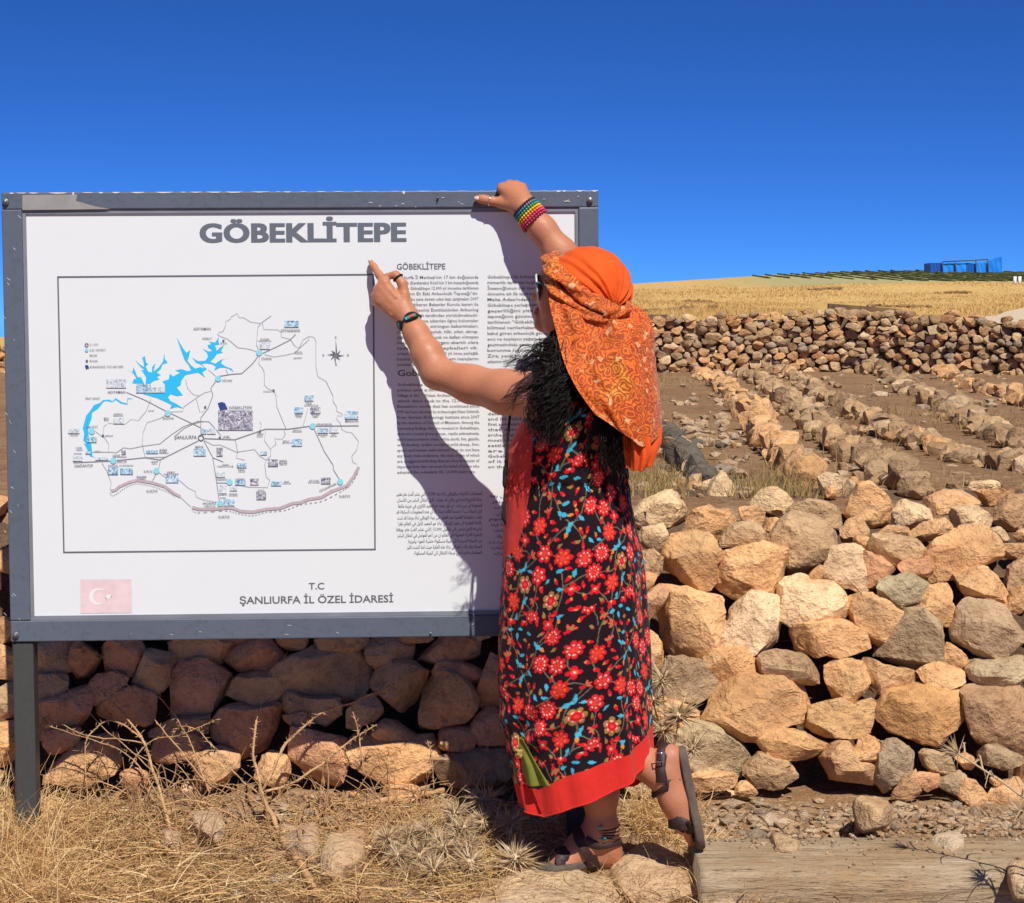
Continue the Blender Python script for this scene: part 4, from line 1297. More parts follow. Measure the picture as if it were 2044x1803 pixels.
# ------------------------------------------------------------------ print on the board
M_INK = flat_mat('grey_print', (0.135, 0.14, 0.155), 0.5)
M_INK2 = flat_mat('heading_print', (0.135, 0.155, 0.185), 0.45)
M_INKL = flat_mat('faint_print', (0.30, 0.31, 0.33), 0.5)
M_LAKE = flat_mat('cyan_print', (0.03, 0.50, 0.86), 0.5)
M_DOT = flat_mat('pale_teal_print', (0.27, 0.67, 0.75), 0.5)
M_NAVY = flat_mat('navy_print', (0.035, 0.065, 0.27), 0.5)
M_BORDER = flat_mat('mauve_print', (0.50, 0.41, 0.43), 0.6, var=0.15, vscale=90)
M_FLAG = flat_mat('faded_flag_red', (0.77, 0.60, 0.60), 0.6, var=0.10, vscale=22)
M_FLAGW = flat_mat('faded_flag_white', (0.80, 0.79, 0.77), 0.6)

_scratch = bpy.data.scenes.new('scratch')
def eval_mesh(o):
    _scratch.collection.objects.link(o)
    vl = _scratch.view_layers[0]
    vl.update()
    dg = vl.depsgraph
    return o.evaluated_get(dg).to_mesh()
_tc = {}
def text_mesh(body, weight=0.0, res=2, space=1.0):
    key = (body, weight, res, space)
    if key in _tc:
        return _tc[key]
    cu = bpy.data.curves.new('t', 'FONT')
    cu.body = body
    cu.size = 1.0
    cu.resolution_u = res
    cu.offset = weight
    cu.space_character = space
    o = bpy.data.objects.new('t', cu)
    me = eval_mesh(o)
    me.calc_loop_triangles()
    v = np.zeros(len(me.vertices) * 3, np.float32)
    me.vertices.foreach_get('co', v)
    t = np.zeros(len(me.loop_triangles) * 3, np.int32)
    me.loop_triangles.foreach_get('vertices', t)
    v, t = v.reshape(-1, 3).astype(float), t.reshape(-1, 3)
    bpy.data.objects.remove(o)
    bpy.data.curves.remove(cu)
    _tc[key] = (v, t)
    return v, t

def put_text(mb, body, x0, y0, x1, cap, weight=0.0, y=0.0032, res=2, rot=0.0, fit=True, right=False, space=1.0):
    """one line of print: baseline from (x0, y0) to x1 in photo units; cap = capital height in photo units"""
    v, t = text_mesh(body, weight, res, space)
    if not len(v):
        return
    u0, v0 = S(x0, y0)
    capm = cap * 4.46 / FPX
    k = capm / 0.70
    w = v[:, 0].max() - v[:, 0].min()
    kx = k
    if fit and x1 is not None:
        u1 = S(x1, y0)[0]
        kx = (u1 - u0) / w
    x = (v[:, 0] - v[:, 0].min()) * kx
    if right:
        x = x + (S(x1, y0)[0] - u0) - w * kx
    z = v[:, 1] * k
    if rot:
        x, z = x * math.cos(rot) - z * math.sin(rot), x * math.sin(rot) + z * math.cos(rot)
    sl = SROLL * 0
    mb.add(np.stack([u0 + x, np.full(len(x), y), v0 + z + x * sl], 1), t[:, ::1])

def text_part(name, lines, mat, parent=board):
    mb = MB()
    for l in lines:
        put_text(mb, *l[0], **(l[1] if len(l) > 1 else {}))
    return spart(name, mb.mesh(name, False), mat, parent)

text_part('heading', [(('GÖBEKLİTEPE', 399.5 + d_, 483, 810 + d_, 36), dict(weight=0.026, res=4, space=1.05, y=0.0032 - 0.00012 * k_)) for k_, d_ in enumerate((0, 1.5, -1.5))], M_INK2)
text_part('subheading', [(('GÖBEKLİTEPE', 792, 538, 889, 11.5), dict(weight=0.014, res=3))], M_INK)
text_part('subheading', [(('Gobekli Hill', 794, 751, 900, 12.5), dict(weight=0.014, res=3))], M_INK)
text_part('authority_name', [(('T.C', 616, 1177, 647, 13), dict(weight=0.016, res=3)), (('ŞANLIURFA İL ÖZEL İDARESİ', 478, 1206, 785, 14.5), dict(weight=0.016, res=3))], M_INK)
TR1 = ["Şanlıurfa İl Merkezi'nin 17 km doğusunda", "Örencik (Karaharabe) Köyü'nün 3 km kuzeydoğusunda", "bulunan Göbeklitepe 12.000 yıl öncesine tarihlenen", "Dünyanın En Eski Arkeolojik Tapınağı\"dır.", "1995'ten bu yana devam eden kazı çalışmaları 2007", "yılından itibaren Bakanlar Kurulu kararı ile", "Alman Arkeoloji Enstitüsünden Arkeolog", "Klaus Schmidt tarafından yürütülmektedir.", "Kazılarda ortaya çıkarılan ilginç buluntular", "arasında yaban, sürüngen kabartmaları,", "yaban domuzu, leylek, tilki, yılan, akrep,", "yabani eşek, örümcek ve kafası olmayan", "insan kabartması, organı abartılı olara", " tasvir edilmiş heykelleri vb.", "ortaya çıkarılmıştır. 12.000 yıl önce yerleşik", "hayata geçen insanın dönem inançlarını", "yansıtan önemli bir merkezdir."]
TR2 = ["Göbeklitepe'de bulunan 12.000 yıllık", "mimarlık tarihinin başlangıcı ilk kez", "İnsanoğlunun tek tanrılı dinlere ait", "döneme ait ilk tapınağı, M.Ö. 5000", "Malta Adası'ndaki tapınaklardı.", "Göbeklitepe yerleşiminin bulunması", "geçerliliğini yitirmiş ve ilk", "tapınağının günümüzden 12.000", "tarihlenen \"Göbeklitepe\" olduğu", "bilimsel verilerlekanıtlanmıştır.", "kabul gören arkeolojik görüşe göre", "avcı ve toplayıcı yaşam biçiminden", "geçmesindeki en önemli etken ve", "korunma içgüdüsüdür. Fakat", "Zira; yerleşik yaşama geçişte", "etkisinin olabileceği"]
EN1 = ["Gobeklitepe that is at the 17th km east", "province center at the 3 km northeast of Örencik", "Village is the \" Oldest Archeological Sanctuary", "which dates back to the 12.000 years.", "Excavation works that has continued since", "1995 has been executed by archaeologist Klaus Schimidt,", "From German Archeology Institute since 2007", "by the decision of Council of Ministers. Among the", "interesting findings that are revealed in Gobeklitepe,", "there are coconut groves grouse , reptile embossments,", "wild boars,common crane, white stork, fox, gazelle,", "wild donkey, snake, scorpion,wild sheep, lion,", "spider and human embossments that do not have", "any head, male sculptures, the male organ of which", "are exaggerated.finding that are found consist of", "important facts that represent the belief of human who", "adopted the sedentary life 12.000 years ago."]
EN2 = ["detection of", "and its valid", "first sanctuary", "that dates", "archeological", "most impor", "settled life", "are the", "Gobeklitepe", "of it them", "on the trans"]
def block(name, lines, xa, xb, ya, yb, cap, last_short=True, w=0.006):
    ls = []
    n_ = len(lines)
    for k, s_ in enumerate(lines):
        y = ya + (yb - ya) * k / (n_ - 1)
        x1 = xb
        if last_short and k == n_ - 1:
            x1 = xa + (xb - xa) * min(1, len(s_) / 46.0)
        ls.append(((s_, xa, y, x1, cap), dict(weight=w, res=1)))
    return text_part(name, ls, M_INK)
block('paragraph', TR1, 792, 955, 557, 731, 6.4)
block('paragraph', TR2, 973, 1122, 556, 725, 6.4)
block('paragraph', EN1, 793, 957, 771, 946, 6.2)
block('paragraph', EN2, 974, 1040, 829, 935, 6.2, False)

# Arabic: letters take their joined shapes and run from the right
_AF = {'ا': (0xFE8D, 2), 'أ': (0xFE83, 2), 'إ': (0xFE87, 2), 'ب': (0xFE8F, 4), 'ة': (0xFE93, 2), 'ت': (0xFE95, 4), 'ث': (0xFE99, 4), 'ج': (0xFE9D, 4), 'ح': (0xFEA1, 4), 'خ': (0xFEA5, 4), 'د': (0xFEA9, 2), 'ذ': (0xFEAB, 2), 'ر': (0xFEAD, 2), 'ز': (0xFEAF, 2), 'س': (0xFEB1, 4), 'ش': (0xFEB5, 4), 'ص': (0xFEB9, 4), 'ض': (0xFEBD, 4), 'ط': (0xFEC1, 4), 'ظ': (0xFEC5, 4), 'ع': (0xFEC9, 4), 'غ': (0xFECD, 4), 'ف': (0xFED1, 4), 'ق': (0xFED5, 4), 'ك': (0xFED9, 4), 'ل': (0xFEDD, 4), 'م': (0xFEE1, 4), 'ن': (0xFEE5, 4), 'ه': (0xFEE9, 4), 'و': (0xFEED, 2), 'ى': (0xFEEF, 2), 'ي': (0xFEF1, 4)}
def shape_ar(s_):
    out = []
    for i, c in enumerate(s_):
        if c not in _AF:
            out.append(c)
            continue
        b, n_ = _AF[c]
        prev = i > 0 and s_[i - 1] in _AF and _AF[s_[i - 1]][1] == 4
        nxt = n_ == 4 and i + 1 < len(s_) and s_[i + 1] in _AF
        out.append(chr(b + (3 if prev and nxt else 2 if nxt else 1 if prev else 0)))
    s2, num = [], ''
    for c in out + ['']:
        if c and (c.isdigit() or (c == '.' and num)):
            num += c
            continue
        if num:
            s2.append(num)
            num = ''
        if c:
            s2.append({'(': ')', ')': '('}.get(c, c))
    return ''.join(reversed(s2))
AR1 = ["المعتقدات الكائنة ب(كوبكلي تبة) منذ 12.000 (اثني عشر ألف) عام تعتبر", "بداية التاريخ الحضاري وكان قد يعرف - قبل انتقال البشر من الانسان", "المتعبدة الى نبي واحد - ان أول معبد هو المعبد الكائن في جزيرة مالطا", "قبل الميلاد ب 5 (خمسة الاف) سنة. إلا أن هذه المعلومات السابقة قد", "فقدت حقيقتها العلمية بعد العثور على بنية (كوبكلي تبة) وبهذا قد ثبت", "بالأدلة العلمية ان معبد (كوبكلي تبة) هو المعبد الاول في العالم نظرا", "لتاريخه الذي ينتمي الى ماقبل 12.000 (اثني عشر الف) عام. ووفقا", "للنظرية الاثرية المقبولة في العالم ان من أهم العوامل في انتقال البشر", "من الحياة الصيدية الى حياة مسكونة خشية الجوع وغريزة", "الحماية وقد زالت (كوبكلي تبة) هذه الفكرة حيث انها اثبتت تاثير", "المعتقدات الدينية في مرحلة الانتقال الى الحياة المسكونة."]
AR2 = ["3 (على بعد", "اني سنفر", "1995 فيها منذ", "بحر الاصلي", "المرسوم", "في القلعة فيها", "نقوش زواحف", "هاج ايريه وقد", "اظهرت", "فترة لاثبات", "احداث"]
ls = []
for k, s_ in enumerate(AR1):
    y = 990 + k * 11.75
    x0 = {8: 815, 9: 812, 10: 826}.get(k, 791 + (k % 3) * 2)
    ls.append(((shape_ar(s_), x0, y, 962, 6.6), dict(weight=0.006, res=1)))
text_part('paragraph', ls, M_INK)
ls = []
for k, s_ in enumerate(AR2):
    ls.append(((shape_ar(s_), 976 + (k % 4) * 5, 993 + k * 11.5, 1034, 6.4), dict(weight=0.006, res=1)))
text_part('paragraph', ls, M_INK)

# ------------------------------------------------------------------ the map
def ribbon(mb, pts, w, y, closed=False):
    """a printed line: photo points, width in photo units"""
    p = np.array([S(a, b) for a, b in pts])
    w = w * 4.46 / FPX / 2
    t = np.gradient(p, axis=0) if not closed else (np.roll(p, -1, 0) - np.roll(p, 1, 0))
    t /= np.linalg.norm(t, axis=1)[:, None] + 1e-12
    nrm = np.stack([-t[:, 1], t[:, 0]], 1) * w
    a, b = p + nrm, p - nrm
    v = np.concatenate([a, b])
    n_ = len(p)
    q = [(i + 1, i, n_ + i, n_ + i + 1) for i in range(n_ - 1)]
    mb.add(np.stack([v[:, 0], np.full(2 * n_, y), v[:, 1]], 1), None, q)
C4 = lambda pts: [((100 + a / 3.931) / 1.2955, (760 + b / 3.931) / 1.2955) for a, b in pts]
C5 = lambda pts: [((500 + a / 3.931) / 1.2955, (760 + b / 3.931) / 1.2955) for a, b in pts]
C6 = lambda pts: [((100 + a / 3.931) / 1.2955, (1060 + b / 3.931) / 1.2955) for a, b in pts]
C7 = lambda pts: [((500 + a / 3.931) / 1.2955, (1060 + b / 3.931) / 1.2955) for a, b in pts]

mb = MB()
for a, b in (((115, 553), (745, 548)), ((745, 548), (748.5, 1097)), ((748.5, 1097), (127, 1103)), ((127, 1103), (115, 553))):
    n_ = 2
    d = np.array(b) - np.array(a)
    d = d / np.linalg.norm(d) * 1.4
    ribbon(mb, [(a[0] - d[0], a[1] - d[1]), (b[0] + d[0] * 0.99, b[1] + d[1] * 0.99)], 2.9, 0.0030)
spart('map_border', mb.mesh('map_border', False), M_INK)
LAKES = [
 C4([(1400,440),(1440,510),(1470,560),(1500,600),(1540,570),(1525,640),(1510,680),(1550,730),(1590,760),(1640,745),(1700,760),(1640,715),(1600,700),(1560,650),(1620,685),(1690,680),(1720,640),(1710,600),(1665,555),(1720,585),(1770,580),(1720,545),(1715,520),(1760,510),(1725,485),(1790,495),(1815,460),(1830,430),(1808,405),(1835,420),(1825,470),(1835,515),(1790,520),(1810,580),(1835,550),(1885,520),(1850,580),(1872,598),(1810,610),(1785,650),(1740,690),(1795,710),(1850,670),(1940,652),(1870,668),(1850,705),(1900,740),(1960,760),(1980,795),(1930,760),(1880,750),(1840,750),(1780,780),(1800,740),(1760,715),(1700,705),(1650,715),(1710,765),(1660,795),(1690,850),(1620,800),(1560,810),(1490,825),(1450,880),(1440,930),(1400,950),(1440,1000),(1465,1030),(1400,1040),(1340,1020),(1310,1050),(1340,1090),(1400,1120),(1470,1165),(1400,1150),(1330,1170),(1350,1130),(1290,1100),(1200,1060),(1130,1040),(1050,1015),(1140,1010),(1283,1003),(1280,920),(1255,890),(1320,870),(1330,810),(1365,840),(1400,820),(1440,800),(1385,780),(1450,765),(1510,785),(1550,780),(1520,720),(1480,670),(1455,600),(1430,530)]),
 C4([(900,765),(950,800),(960,745),(985,800),(1000,845),(1040,850),(1070,915),(1000,912),(950,910),(960,875),(990,860),(965,815)]),
 C4([(980,675),(1030,720),(1070,745),(1062,690),(1050,650),(1078,632),(1090,700),(1112,715),(1085,735),(1110,790),(1150,800),(1150,745),(1185,705),(1165,790),(1220,745),(1260,690),(1275,600),(1280,660),(1310,700),(1260,715),(1235,770),(1195,800),(1240,825),(1200,845),(1225,870),(1170,885),(1130,915),(1085,915),(1090,850),(1060,800),(1040,775),(1075,775),(1030,740)]),
 C4([(540,1600),(545,1650),(575,1668),(520,1655),(495,1600),(480,1560),(455,1525),(480,1525),(450,1490),(460,1420),(445,1370),(460,1310),(480,1240),(520,1190),(560,1130),(620,1110),(650,1080),(720,1075),(745,1095),(780,1060),(840,1100),(895,1115),(900,1060),(960,1065),(905,1075),(900,1130),(830,1115),(780,1080),(745,1105),(690,1090),(660,1095),(600,1170),(540,1210),(535,1270),(510,1330),(500,1380),(505,1440),(530,1510)]),
]
def fill_poly(pts, y):
    cu = bpy.data.curves.new('t', 'CURVE')
    cu.dimensions = '2D'
    cu.fill_mode = 'BOTH'
    sp_ = cu.splines.new('POLY')
    sp_.points.add(len(pts) - 1)
    for q_, (a, b) in zip(sp_.points, pts):
        q_.co = (a, b, 0, 1)
    sp_.use_cyclic_u = True
    o = bpy.data.objects.new('t', cu)
    me = eval_mesh(o)
    me.calc_loop_triangles()
    v = np.array([q_.co[:] for q_ in me.vertices])
    t = np.array([q_.vertices[:] for q_ in me.loop_triangles])
    bpy.data.objects.remove(o)
    bpy.data.curves.remove(cu)
    return np.stack([v[:, 0], np.full(len(v), y), v[:, 1]], 1), t
mb = MB()
for k, pl in enumerate(LAKES):
    mb.add(*fill_poly([S(a, b) for a, b in pl], 0.0033 + 0.0001 * k))
spart('map_lake', mb.mesh('map_lake', False), M_LAKE)
mb = MB()
ROADS = [
 (C5([(255,395),(300,380),(325,330),(328,280),(378,255),(378,235),(445,200),(465,240),(510,240),(580,285),(685,300)]), 0.8),
 (C5([(700,300),(715,360),(860,365),(890,390),(895,440),(985,460),(1030,530),(1070,550),(1100,500),(1110,470),(1175,432)]), 0.8),
 (C5([(685,300),(655,340),(640,520),(665,570)]), 0.9), (C5([(690,295),(790,222)]), 0.9),
 (C5([(270,430),(350,460),(450,545),(560,560),(640,585)]), 0.9),
 (C5([(700,605),(830,545),(980,470),(1040,410)]), 1.4), (C5([(720,615),(820,640),(920,625),(1030,600),(1080,550),(1170,470),(1180,432)]), 0.8),
 (C5([(1180,430),(1225,440),(1245,480),(1245,740),(1265,840),(1350,890),(1420,1040),(1420,1090),(1455,1150),(1455,1190),(1520,1225),(1500,1245),(1465,1235),(1455,1275),(1490,1310),(1510,1380),(1560,1405),(1610,1410),(1680,1500),(1660,1590),(1610,1650),(1620,1710),(1660,1730)]), 0.8),
 (C5([(660,630),(600,710),(490,810),(400,815),(255,838)]), 1.5), (C5([(670,630),(665,715),(700,750),(720,800),(722,930),(760,965),(818,985),(840,1040),(845,1140),(940,1370)]), 0.8),
 (C5([(225,890),(175,960),(198,1030),(150,1160),(75,1260),(75,1450)]), 1.4), (C5([(175,990),(110,1005),(40,1050),(-100,1150),(-110,1195),(-240,1200)]), 0.8),
 (C5([(-80,870),(-60,960),(0,1025),(65,1035)]), 0.7), (C5([(30,1070),(65,1205),(110,1190)]), 0.7), (C5([(150,770),(225,835)]), 0.8), (C5([(330,770),(350,820)]), 0.8),
 (C4([(890,1000),(1080,1080),(1290,1190),(1645,1360)]), 1.3), (C5([(100,1470),(420,1482),(730,1375),(960,1375),(1180,1345),(1680,1340)]), 1.8),
 (C5([(75,1300),(-10,1325),(-100,1370),(-180,1440)]), 1.0), (C5([(40,1295),(160,1300),(280,1440)]), 1.0),
 (C5([(1230,1380),(1330,1600),(1420,1740),(1425,1790),(1450,1830),(1480,1880)]), 1.4),
 (C5([(1115,1340),(1165,1165)]), 0.8), (C5([(735,1390),(720,1490),(780,1575),(840,1530),(825,1470),(900,1480),(935,1430),(920,1390)]), 0.8),
 (C5([(680,1380),(690,1330),(675,1300)]), 0.7),
 (C7([(105,315),(195,480),(230,700),(262,920)]), 1.4), (C7([(110,310),(200,360),(270,355),(440,430),(620,402),(680,475),(740,510),(725,560),(740,680),(775,715),(755,790),(560,785),(430,760)]), 0.9),
 (C7([(425,305),(450,430),(435,490),(520,510)]), 0.9), (C7([(195,485),(305,530)]), 1.2), (C7([(235,742),(360,745)]), 1.2), (C7([(785,395),(785,470),(740,510)]), 0.8),
 (C6([(350,537),(740,520),(1080,485),(1230,510),(1250,500),(1620,315)]), 1.6), (C6([(1080,485),(1290,480)]), 1.0),
 (C6([(545,430),(740,430),(790,435),(860,385),(930,395),(1050,370),(1230,345),(1350,250),(1470,170),(1610,118),(1730,120)]), 1.0),
 (C6([(1235,520),(1215,610),(1155,720)]), 1.2), (C6([(1225,640),(1290,690),(1420,710),(1520,795),(1590,830),(1600,885),(1670,915),(1810,940)]), 0.8),
 (C6([(640,540),(690,620),(735,740),(725,810),(755,840)]), 0.8), (C6([(1080,480),(1050,350),(1060,230),(1100,130),(1225,90),(1290,55)]), 0.8),
 (C6([(690,145),(660,170),(650,250),(690,320),(710,350),(710,420)]), 0.7), (C6([(700,135),(870,148),(940,95),(1010,110),(1090,15),(1140,-110)]), 0.7), (C6([(570,215),(640,270)]), 0.8),
 (C6([(1440,890),(1550,990)]), 0.8), (C7([(1490,745),(1500,770)]), 1.0),
]
for pts, w in ROADS:
    ribbon(mb, pts, w, 0.0027)
spart('map_roads', mb.mesh('map_roads', False), M_INKL)
mb = MB()
for pts, w in ((C6([(735,825),(780,815),(820,780),(920,735),(1000,715),(1150,740),(1280,780),(1380,850),(1440,885)]), 5.5),
               (C6([(1560,990),(1620,1010),(1780,1010),(1920,995)]) + C7([(400,1000),(480,1030),(600,1040),(740,1010),(880,1000),(1010,950),(1080,945),(1170,910),(1300,890),(1400,830),(1560,770),(1640,660),(1680,580)]), 6.0)):
    ribbon(mb, pts, w, 0.0024)
spart('map_frontier', mb.mesh('map_frontier', False), M_BORDER)
mb = MB()
for pts in (C6([(720,840),(760,870),(900,780),(1000,750),(1150,775),(1300,830),(1400,890)]), C6([(1555,1010),(1620,1045),(1900,1025)]) + C7([(460,1055),(600,1075),(740,1040),(930,1020),(1100,960),(1300,930),(1500,830),(1600,760),(1695,600)])):
    q = spline(pts, 90)
    for i in range(0, 88, 2):
        ribbon(mb, [q[i], q[i + 1]], 1.3, 0.0022)
spart('map_dotted_line', mb.mesh('map_dotted_line', False), M_INKL)
def disc(mb, px, py, r, y, n_=18, r0=0.0):
    u, v = S(px, py)
    r *= 4.46 / FPX
    r0 *= 4.46 / FPX
    a = np.arange(n_) * 2 * math.pi / n_
    o_ = np.stack([u + r * np.cos(a), np.full(n_, y), v + r * np.sin(a)], 1)
    if r0:
        i_ = np.stack([u + r0 * np.cos(a), np.full(n_, y), v + r0 * np.sin(a)], 1)
        mb.add(np.concatenate([o_, i_]), None, [(k, (k + 1) % n_, n_ + (k + 1) % n_, n_ + k) for k in range(n_)])
    else:
        mb.add(np.concatenate([o_, [[u, y, v]]]), [(k, (k + 1) % n_, n_) for k in range(n_)])
mb = MB()
for x, y in C5([(668, 598), (252, 862), (1212, 1345)]) + C4([(1310, 1215), (538, 1398)]) + C6([(758, 518), (1196, 622), (1845, 952)]) + C7([(368, 735), (1492, 732)]):
    mb = MB()
    disc(mb, x, y, 6.2, 0.0020)
    spart('map_town_dot', mb.mesh('map_town_dot', False), M_DOT)
mb = MB()
disc(mb, *C4([(486, 572)])[0], 3.7, 0.0020)
spart('legend_dot', mb.mesh('legend_dot', False), M_DOT)
mb = MB()
disc(mb, *C4([(1648, 1465)])[0], 6.2, 0.0020, r0=4.4)
disc(mb, *C4([(486, 520)])[0], 3.9, 0.0020, r0=2.4)
for c in C4([(652, 1442), (1692, 1152), (1840, 1462), (488, 682)]) + C5([(305, 477), (815, 983), (675, 1400)]):
    disc(mb, *c, 2.4, 0.0019)
spart('map_village_dots', mb.mesh('map_village_dots', False), M_INK)
for ox, oy, s_ in (C4([(1820, 1110)])[0] + (1.0,), C4([(468, 728)])[0] + (0.45,)):
    v, t = flat_poly([S(ox + a * s_, oy + b * s_) for a, b in ((0, 0), (8, -2), (14, 0), (20, 12), (12, 12), (6, 17), (4, 10))], 0.0018)
    spart('map_flag', mesh_np('map_flag', v, t, False), M_NAVY)
# compass
mb = MB()
cxp, cyp = C5([(1447, 622)])[0]
for k in range(8):
    a = k * math.pi / 4 + math.pi / 2
    L = {2: 0}.get(k, 19 if k % 2 == 0 else 14) or 19
    if k == 0:
        L = 31
    tip = (cxp + L * math.cos(a), cyp - L * math.sin(a))
    for sgn in (1, -1):
        b_ = a + sgn * 0.5
        if sgn > 0:
            continue
        v, t = flat_poly([S(cxp, cyp), S(*tip), S(cxp + 6 * math.cos(b_), cyp - 6 * math.sin(b_))], 0.0020)
        mb.add(v, t)
for ch, c in (('K', (1440, 452)), ('G', (1440, 728)), ('B', (1314, 632)), ('D', (1562, 632))):
    x, y = C5([c])[0]
    put_text(mb, ch, x, y, None, 4.2, weight=0.01, y=0.0020, fit=False)
spart('map_compass', mb.mesh('map_compass', False), M_INK)
# place names
names = []
def nm(txt, c, c1, cap, **k):
    names.append(((txt, c[0], c[1], c1[0], cap), dict(dict(weight=0.004, y=0.0021), **k)))
for txt, reg, a, b, cap in (('ADIYAMAN', C4, (1572, 368), (1748, 368), 5), ('ADIYAMAN', C4, (700, 1012), (880, 1012), 5), ('ŞANLIURFA', C4, (1378, 1475), (1605, 1475), 6.6),
        ('BOZOVA', C4, (1260, 1276), (1372, 1276), 4.2), ('HİLVAN', C4, (1866, 892), (1966, 892), 4.2), ('FIRAT NEHRİ', C4, (473, 1074), (620, 1074), 3.9), ('HALFETİ', C4, (485, 1365), (598, 1365), 4.2),
        ('İL / CITY', C4, (517, 526), (605, 526), 3.9), ('İLÇE / DISTRICT', C4, (517, 581), (680, 581), 3.9), ('BELDE', C4, (517, 636), (592, 636), 3.9), ('BUCAK', C4, (517, 692), (600, 692), 3.9), ('BURADASINIZ / YOU ARE HERE', C4, (521, 752), (858, 752), 3.9),
        ('DİYARBAKIR', C5, (890, 386), (1087, 386), 5), ('SİVEREK', C5, (690, 670), (798, 670), 4.2), ('GÖBEKLİTEPE', C5, (362, 1170), (596, 1170), 5.2), ('MARDİN', C5, (1545, 1305), (1677, 1305), 4.9), ('VİRANŞEHİR', C5, (1246, 1336), (1410, 1336), 3.6), ('PERİBOT', C5, (92, 464), (188, 464), 3.6), ('BUCAK', C5, (276, 510), (344, 510), 3.0),
        ('BİRECİK', C6, (797, 537), (895, 537), 4.4), ('GAZİANTEP', C6, (362, 582), (550, 582), 5.2), ('SURUÇ', C6, (1066, 637), (1157, 637), 4.2), ('SURİYE', C6, (1094, 840), (1208, 840), 4.8), ('SURİYE', C6, (1827, 1102), (1940, 1102), 4.8), ('AKÇAKALE', C6, (1665, 962), (1805, 962), 4.4),
        ('HARRAN', C7, (232, 718), (338, 718), 3.9), ('SURİYE', C7, (1481, 892), (1594, 892), 4.8), ('ADIYAMAN YOLU', C4, (985, 1078), (1040, 1078), 0.1)):
    if cap < 1:
        continue
    nm(txt, reg([a])[0], reg([b])[0], cap)
x, y = C7([(1285, 838)])[0]
x1, _ = C7([(1475, 838)])[0]
names.append((('CEYLANPINAR', x, y, x1, 4.2), dict(weight=0.004, y=0.0021, rot=0.42)))
for n_ in names:
    text_part('map_name', [n_], M_INK)
# captions too small to read: short bars of print
mb = MB()
caps = [C4([(760, 1220), (850, 1220)]), C4([(760, 1235), (868, 1235)]), C4([(660, 1262), (715, 1262)]), C4([(662, 1282), (716, 1282)]), C4([(375, 1562), (445, 1562)]), C4([(380, 1585), (445, 1585)]), C4([(358, 1622), (435, 1622)]), C4([(315, 1436), (402, 1436)]), C4([(675, 1442), (755, 1442)]), C4([(1115, 1188), (1172, 1188)]),
        C5([(678, 458), (770, 458)]), C5([(658, 477), (790, 477)]), C5([(1030, 588), (1100, 588)]), C5([(1030, 602), (1112, 602)]), C5([(1020, 652), (1105, 648)]), C5([(712, 990), (795, 990)]), C5([(1140, 1098), (1210, 1098)]), C5([(1150, 1116), (1205, 1116)]), C5([(1128, 1132), (1266, 1132)]), C5([(1035, 1232), (1105, 1232)]), C5([(1045, 1250), (1100, 1250)]), C5([(1203, 1230), (1278, 1230)]), C5([(1215, 1248), (1270, 1248)]),
        C5([(305, 1448), (365, 1448)]), C5([(290, 1466), (380, 1466)]), C5([(645, 1420), (712, 1420)]), C5([(645, 1434), (705, 1434)]), C5([(645, 1448), (705, 1448)]), C5([(1015, 1385), (1095, 1385)]), C5([(1005, 1398), (1112, 1398)]), C5([(910, 1496), (980, 1496)]), C5([(905, 1514), (990, 1514)]), C5([(1268, 1430), (1366, 1430)]), C5([(1292, 1445), (1345, 1445)]), C5([(1408, 1428), (1452, 1428)]), C5([(1392, 1444), (1460, 1444)]), C5([(18, 1550), (105, 1550)]), C5([(20, 1570), (103, 1570)]),
        C6([(702, 564), (808, 564)]), C6([(818, 564), (968, 564)]), C6([(1305, 632), (1390, 632)]), C6([(1270, 652), (1425, 652)]), C6([(995, 677), (1095, 677)]), C6([(1000, 696), (1088, 696)]), C6([(1228, 402), (1310, 402)]), C6([(1225, 418), (1300, 418)]), C6([(1225, 436), (1318, 436)]), C6([(750, 460), (830, 460)]), C6([(750, 476), (895, 476)]), C6([(1140, 526), (1212, 526)]), C6([(1148, 546), (1205, 546)]), C6([(565, 420), (625, 420)]),
        C7([(872, 515), (950, 515)]), C7([(872, 533), (955, 533)]), C7([(876, 552), (950, 552)]), C7([(295, 556), (360, 556)]), C7([(242, 573), (408, 573)]), C7([(455, 607), (525, 607)]), C7([(460, 626), (522, 626)]), C7([(1178, 716), (1276, 716)]), C7([(1168, 736), (1285, 736)]), C7([(425, 703), (522, 703)]), C7([(655, 816), (715, 816)]), C7([(638, 831), (735, 831)]), C7([(925, 728), (970, 728)]), C7([(905, 746), (990, 746)]), C7([(262, 860), (342, 860)]), C7([(365, 852), (445, 852)]), C7([(362, 868), (452, 868)]), C7([(272, 893), (330, 893)]), C7([(112, 978), (222, 978)])]
for c in caps:
    a, b = np.array(c[0]), np.array(c[1])
    L = np.linalg.norm(b - a)
    x = 0.0
    while x < L - 1:
        w = rnd.uniform(1.2, 3.6)
        ribbon(mb, [tuple(a + (b - a) * x / L), tuple(a + (b - a) * min(L, x + w) / L)], rnd.uniform(1.2, 1.9), 0.0019)
        x += w + rnd.uniform(0.3, 0.9)
spart('map_captions', mb.mesh('map_captions', False), M_INKL)
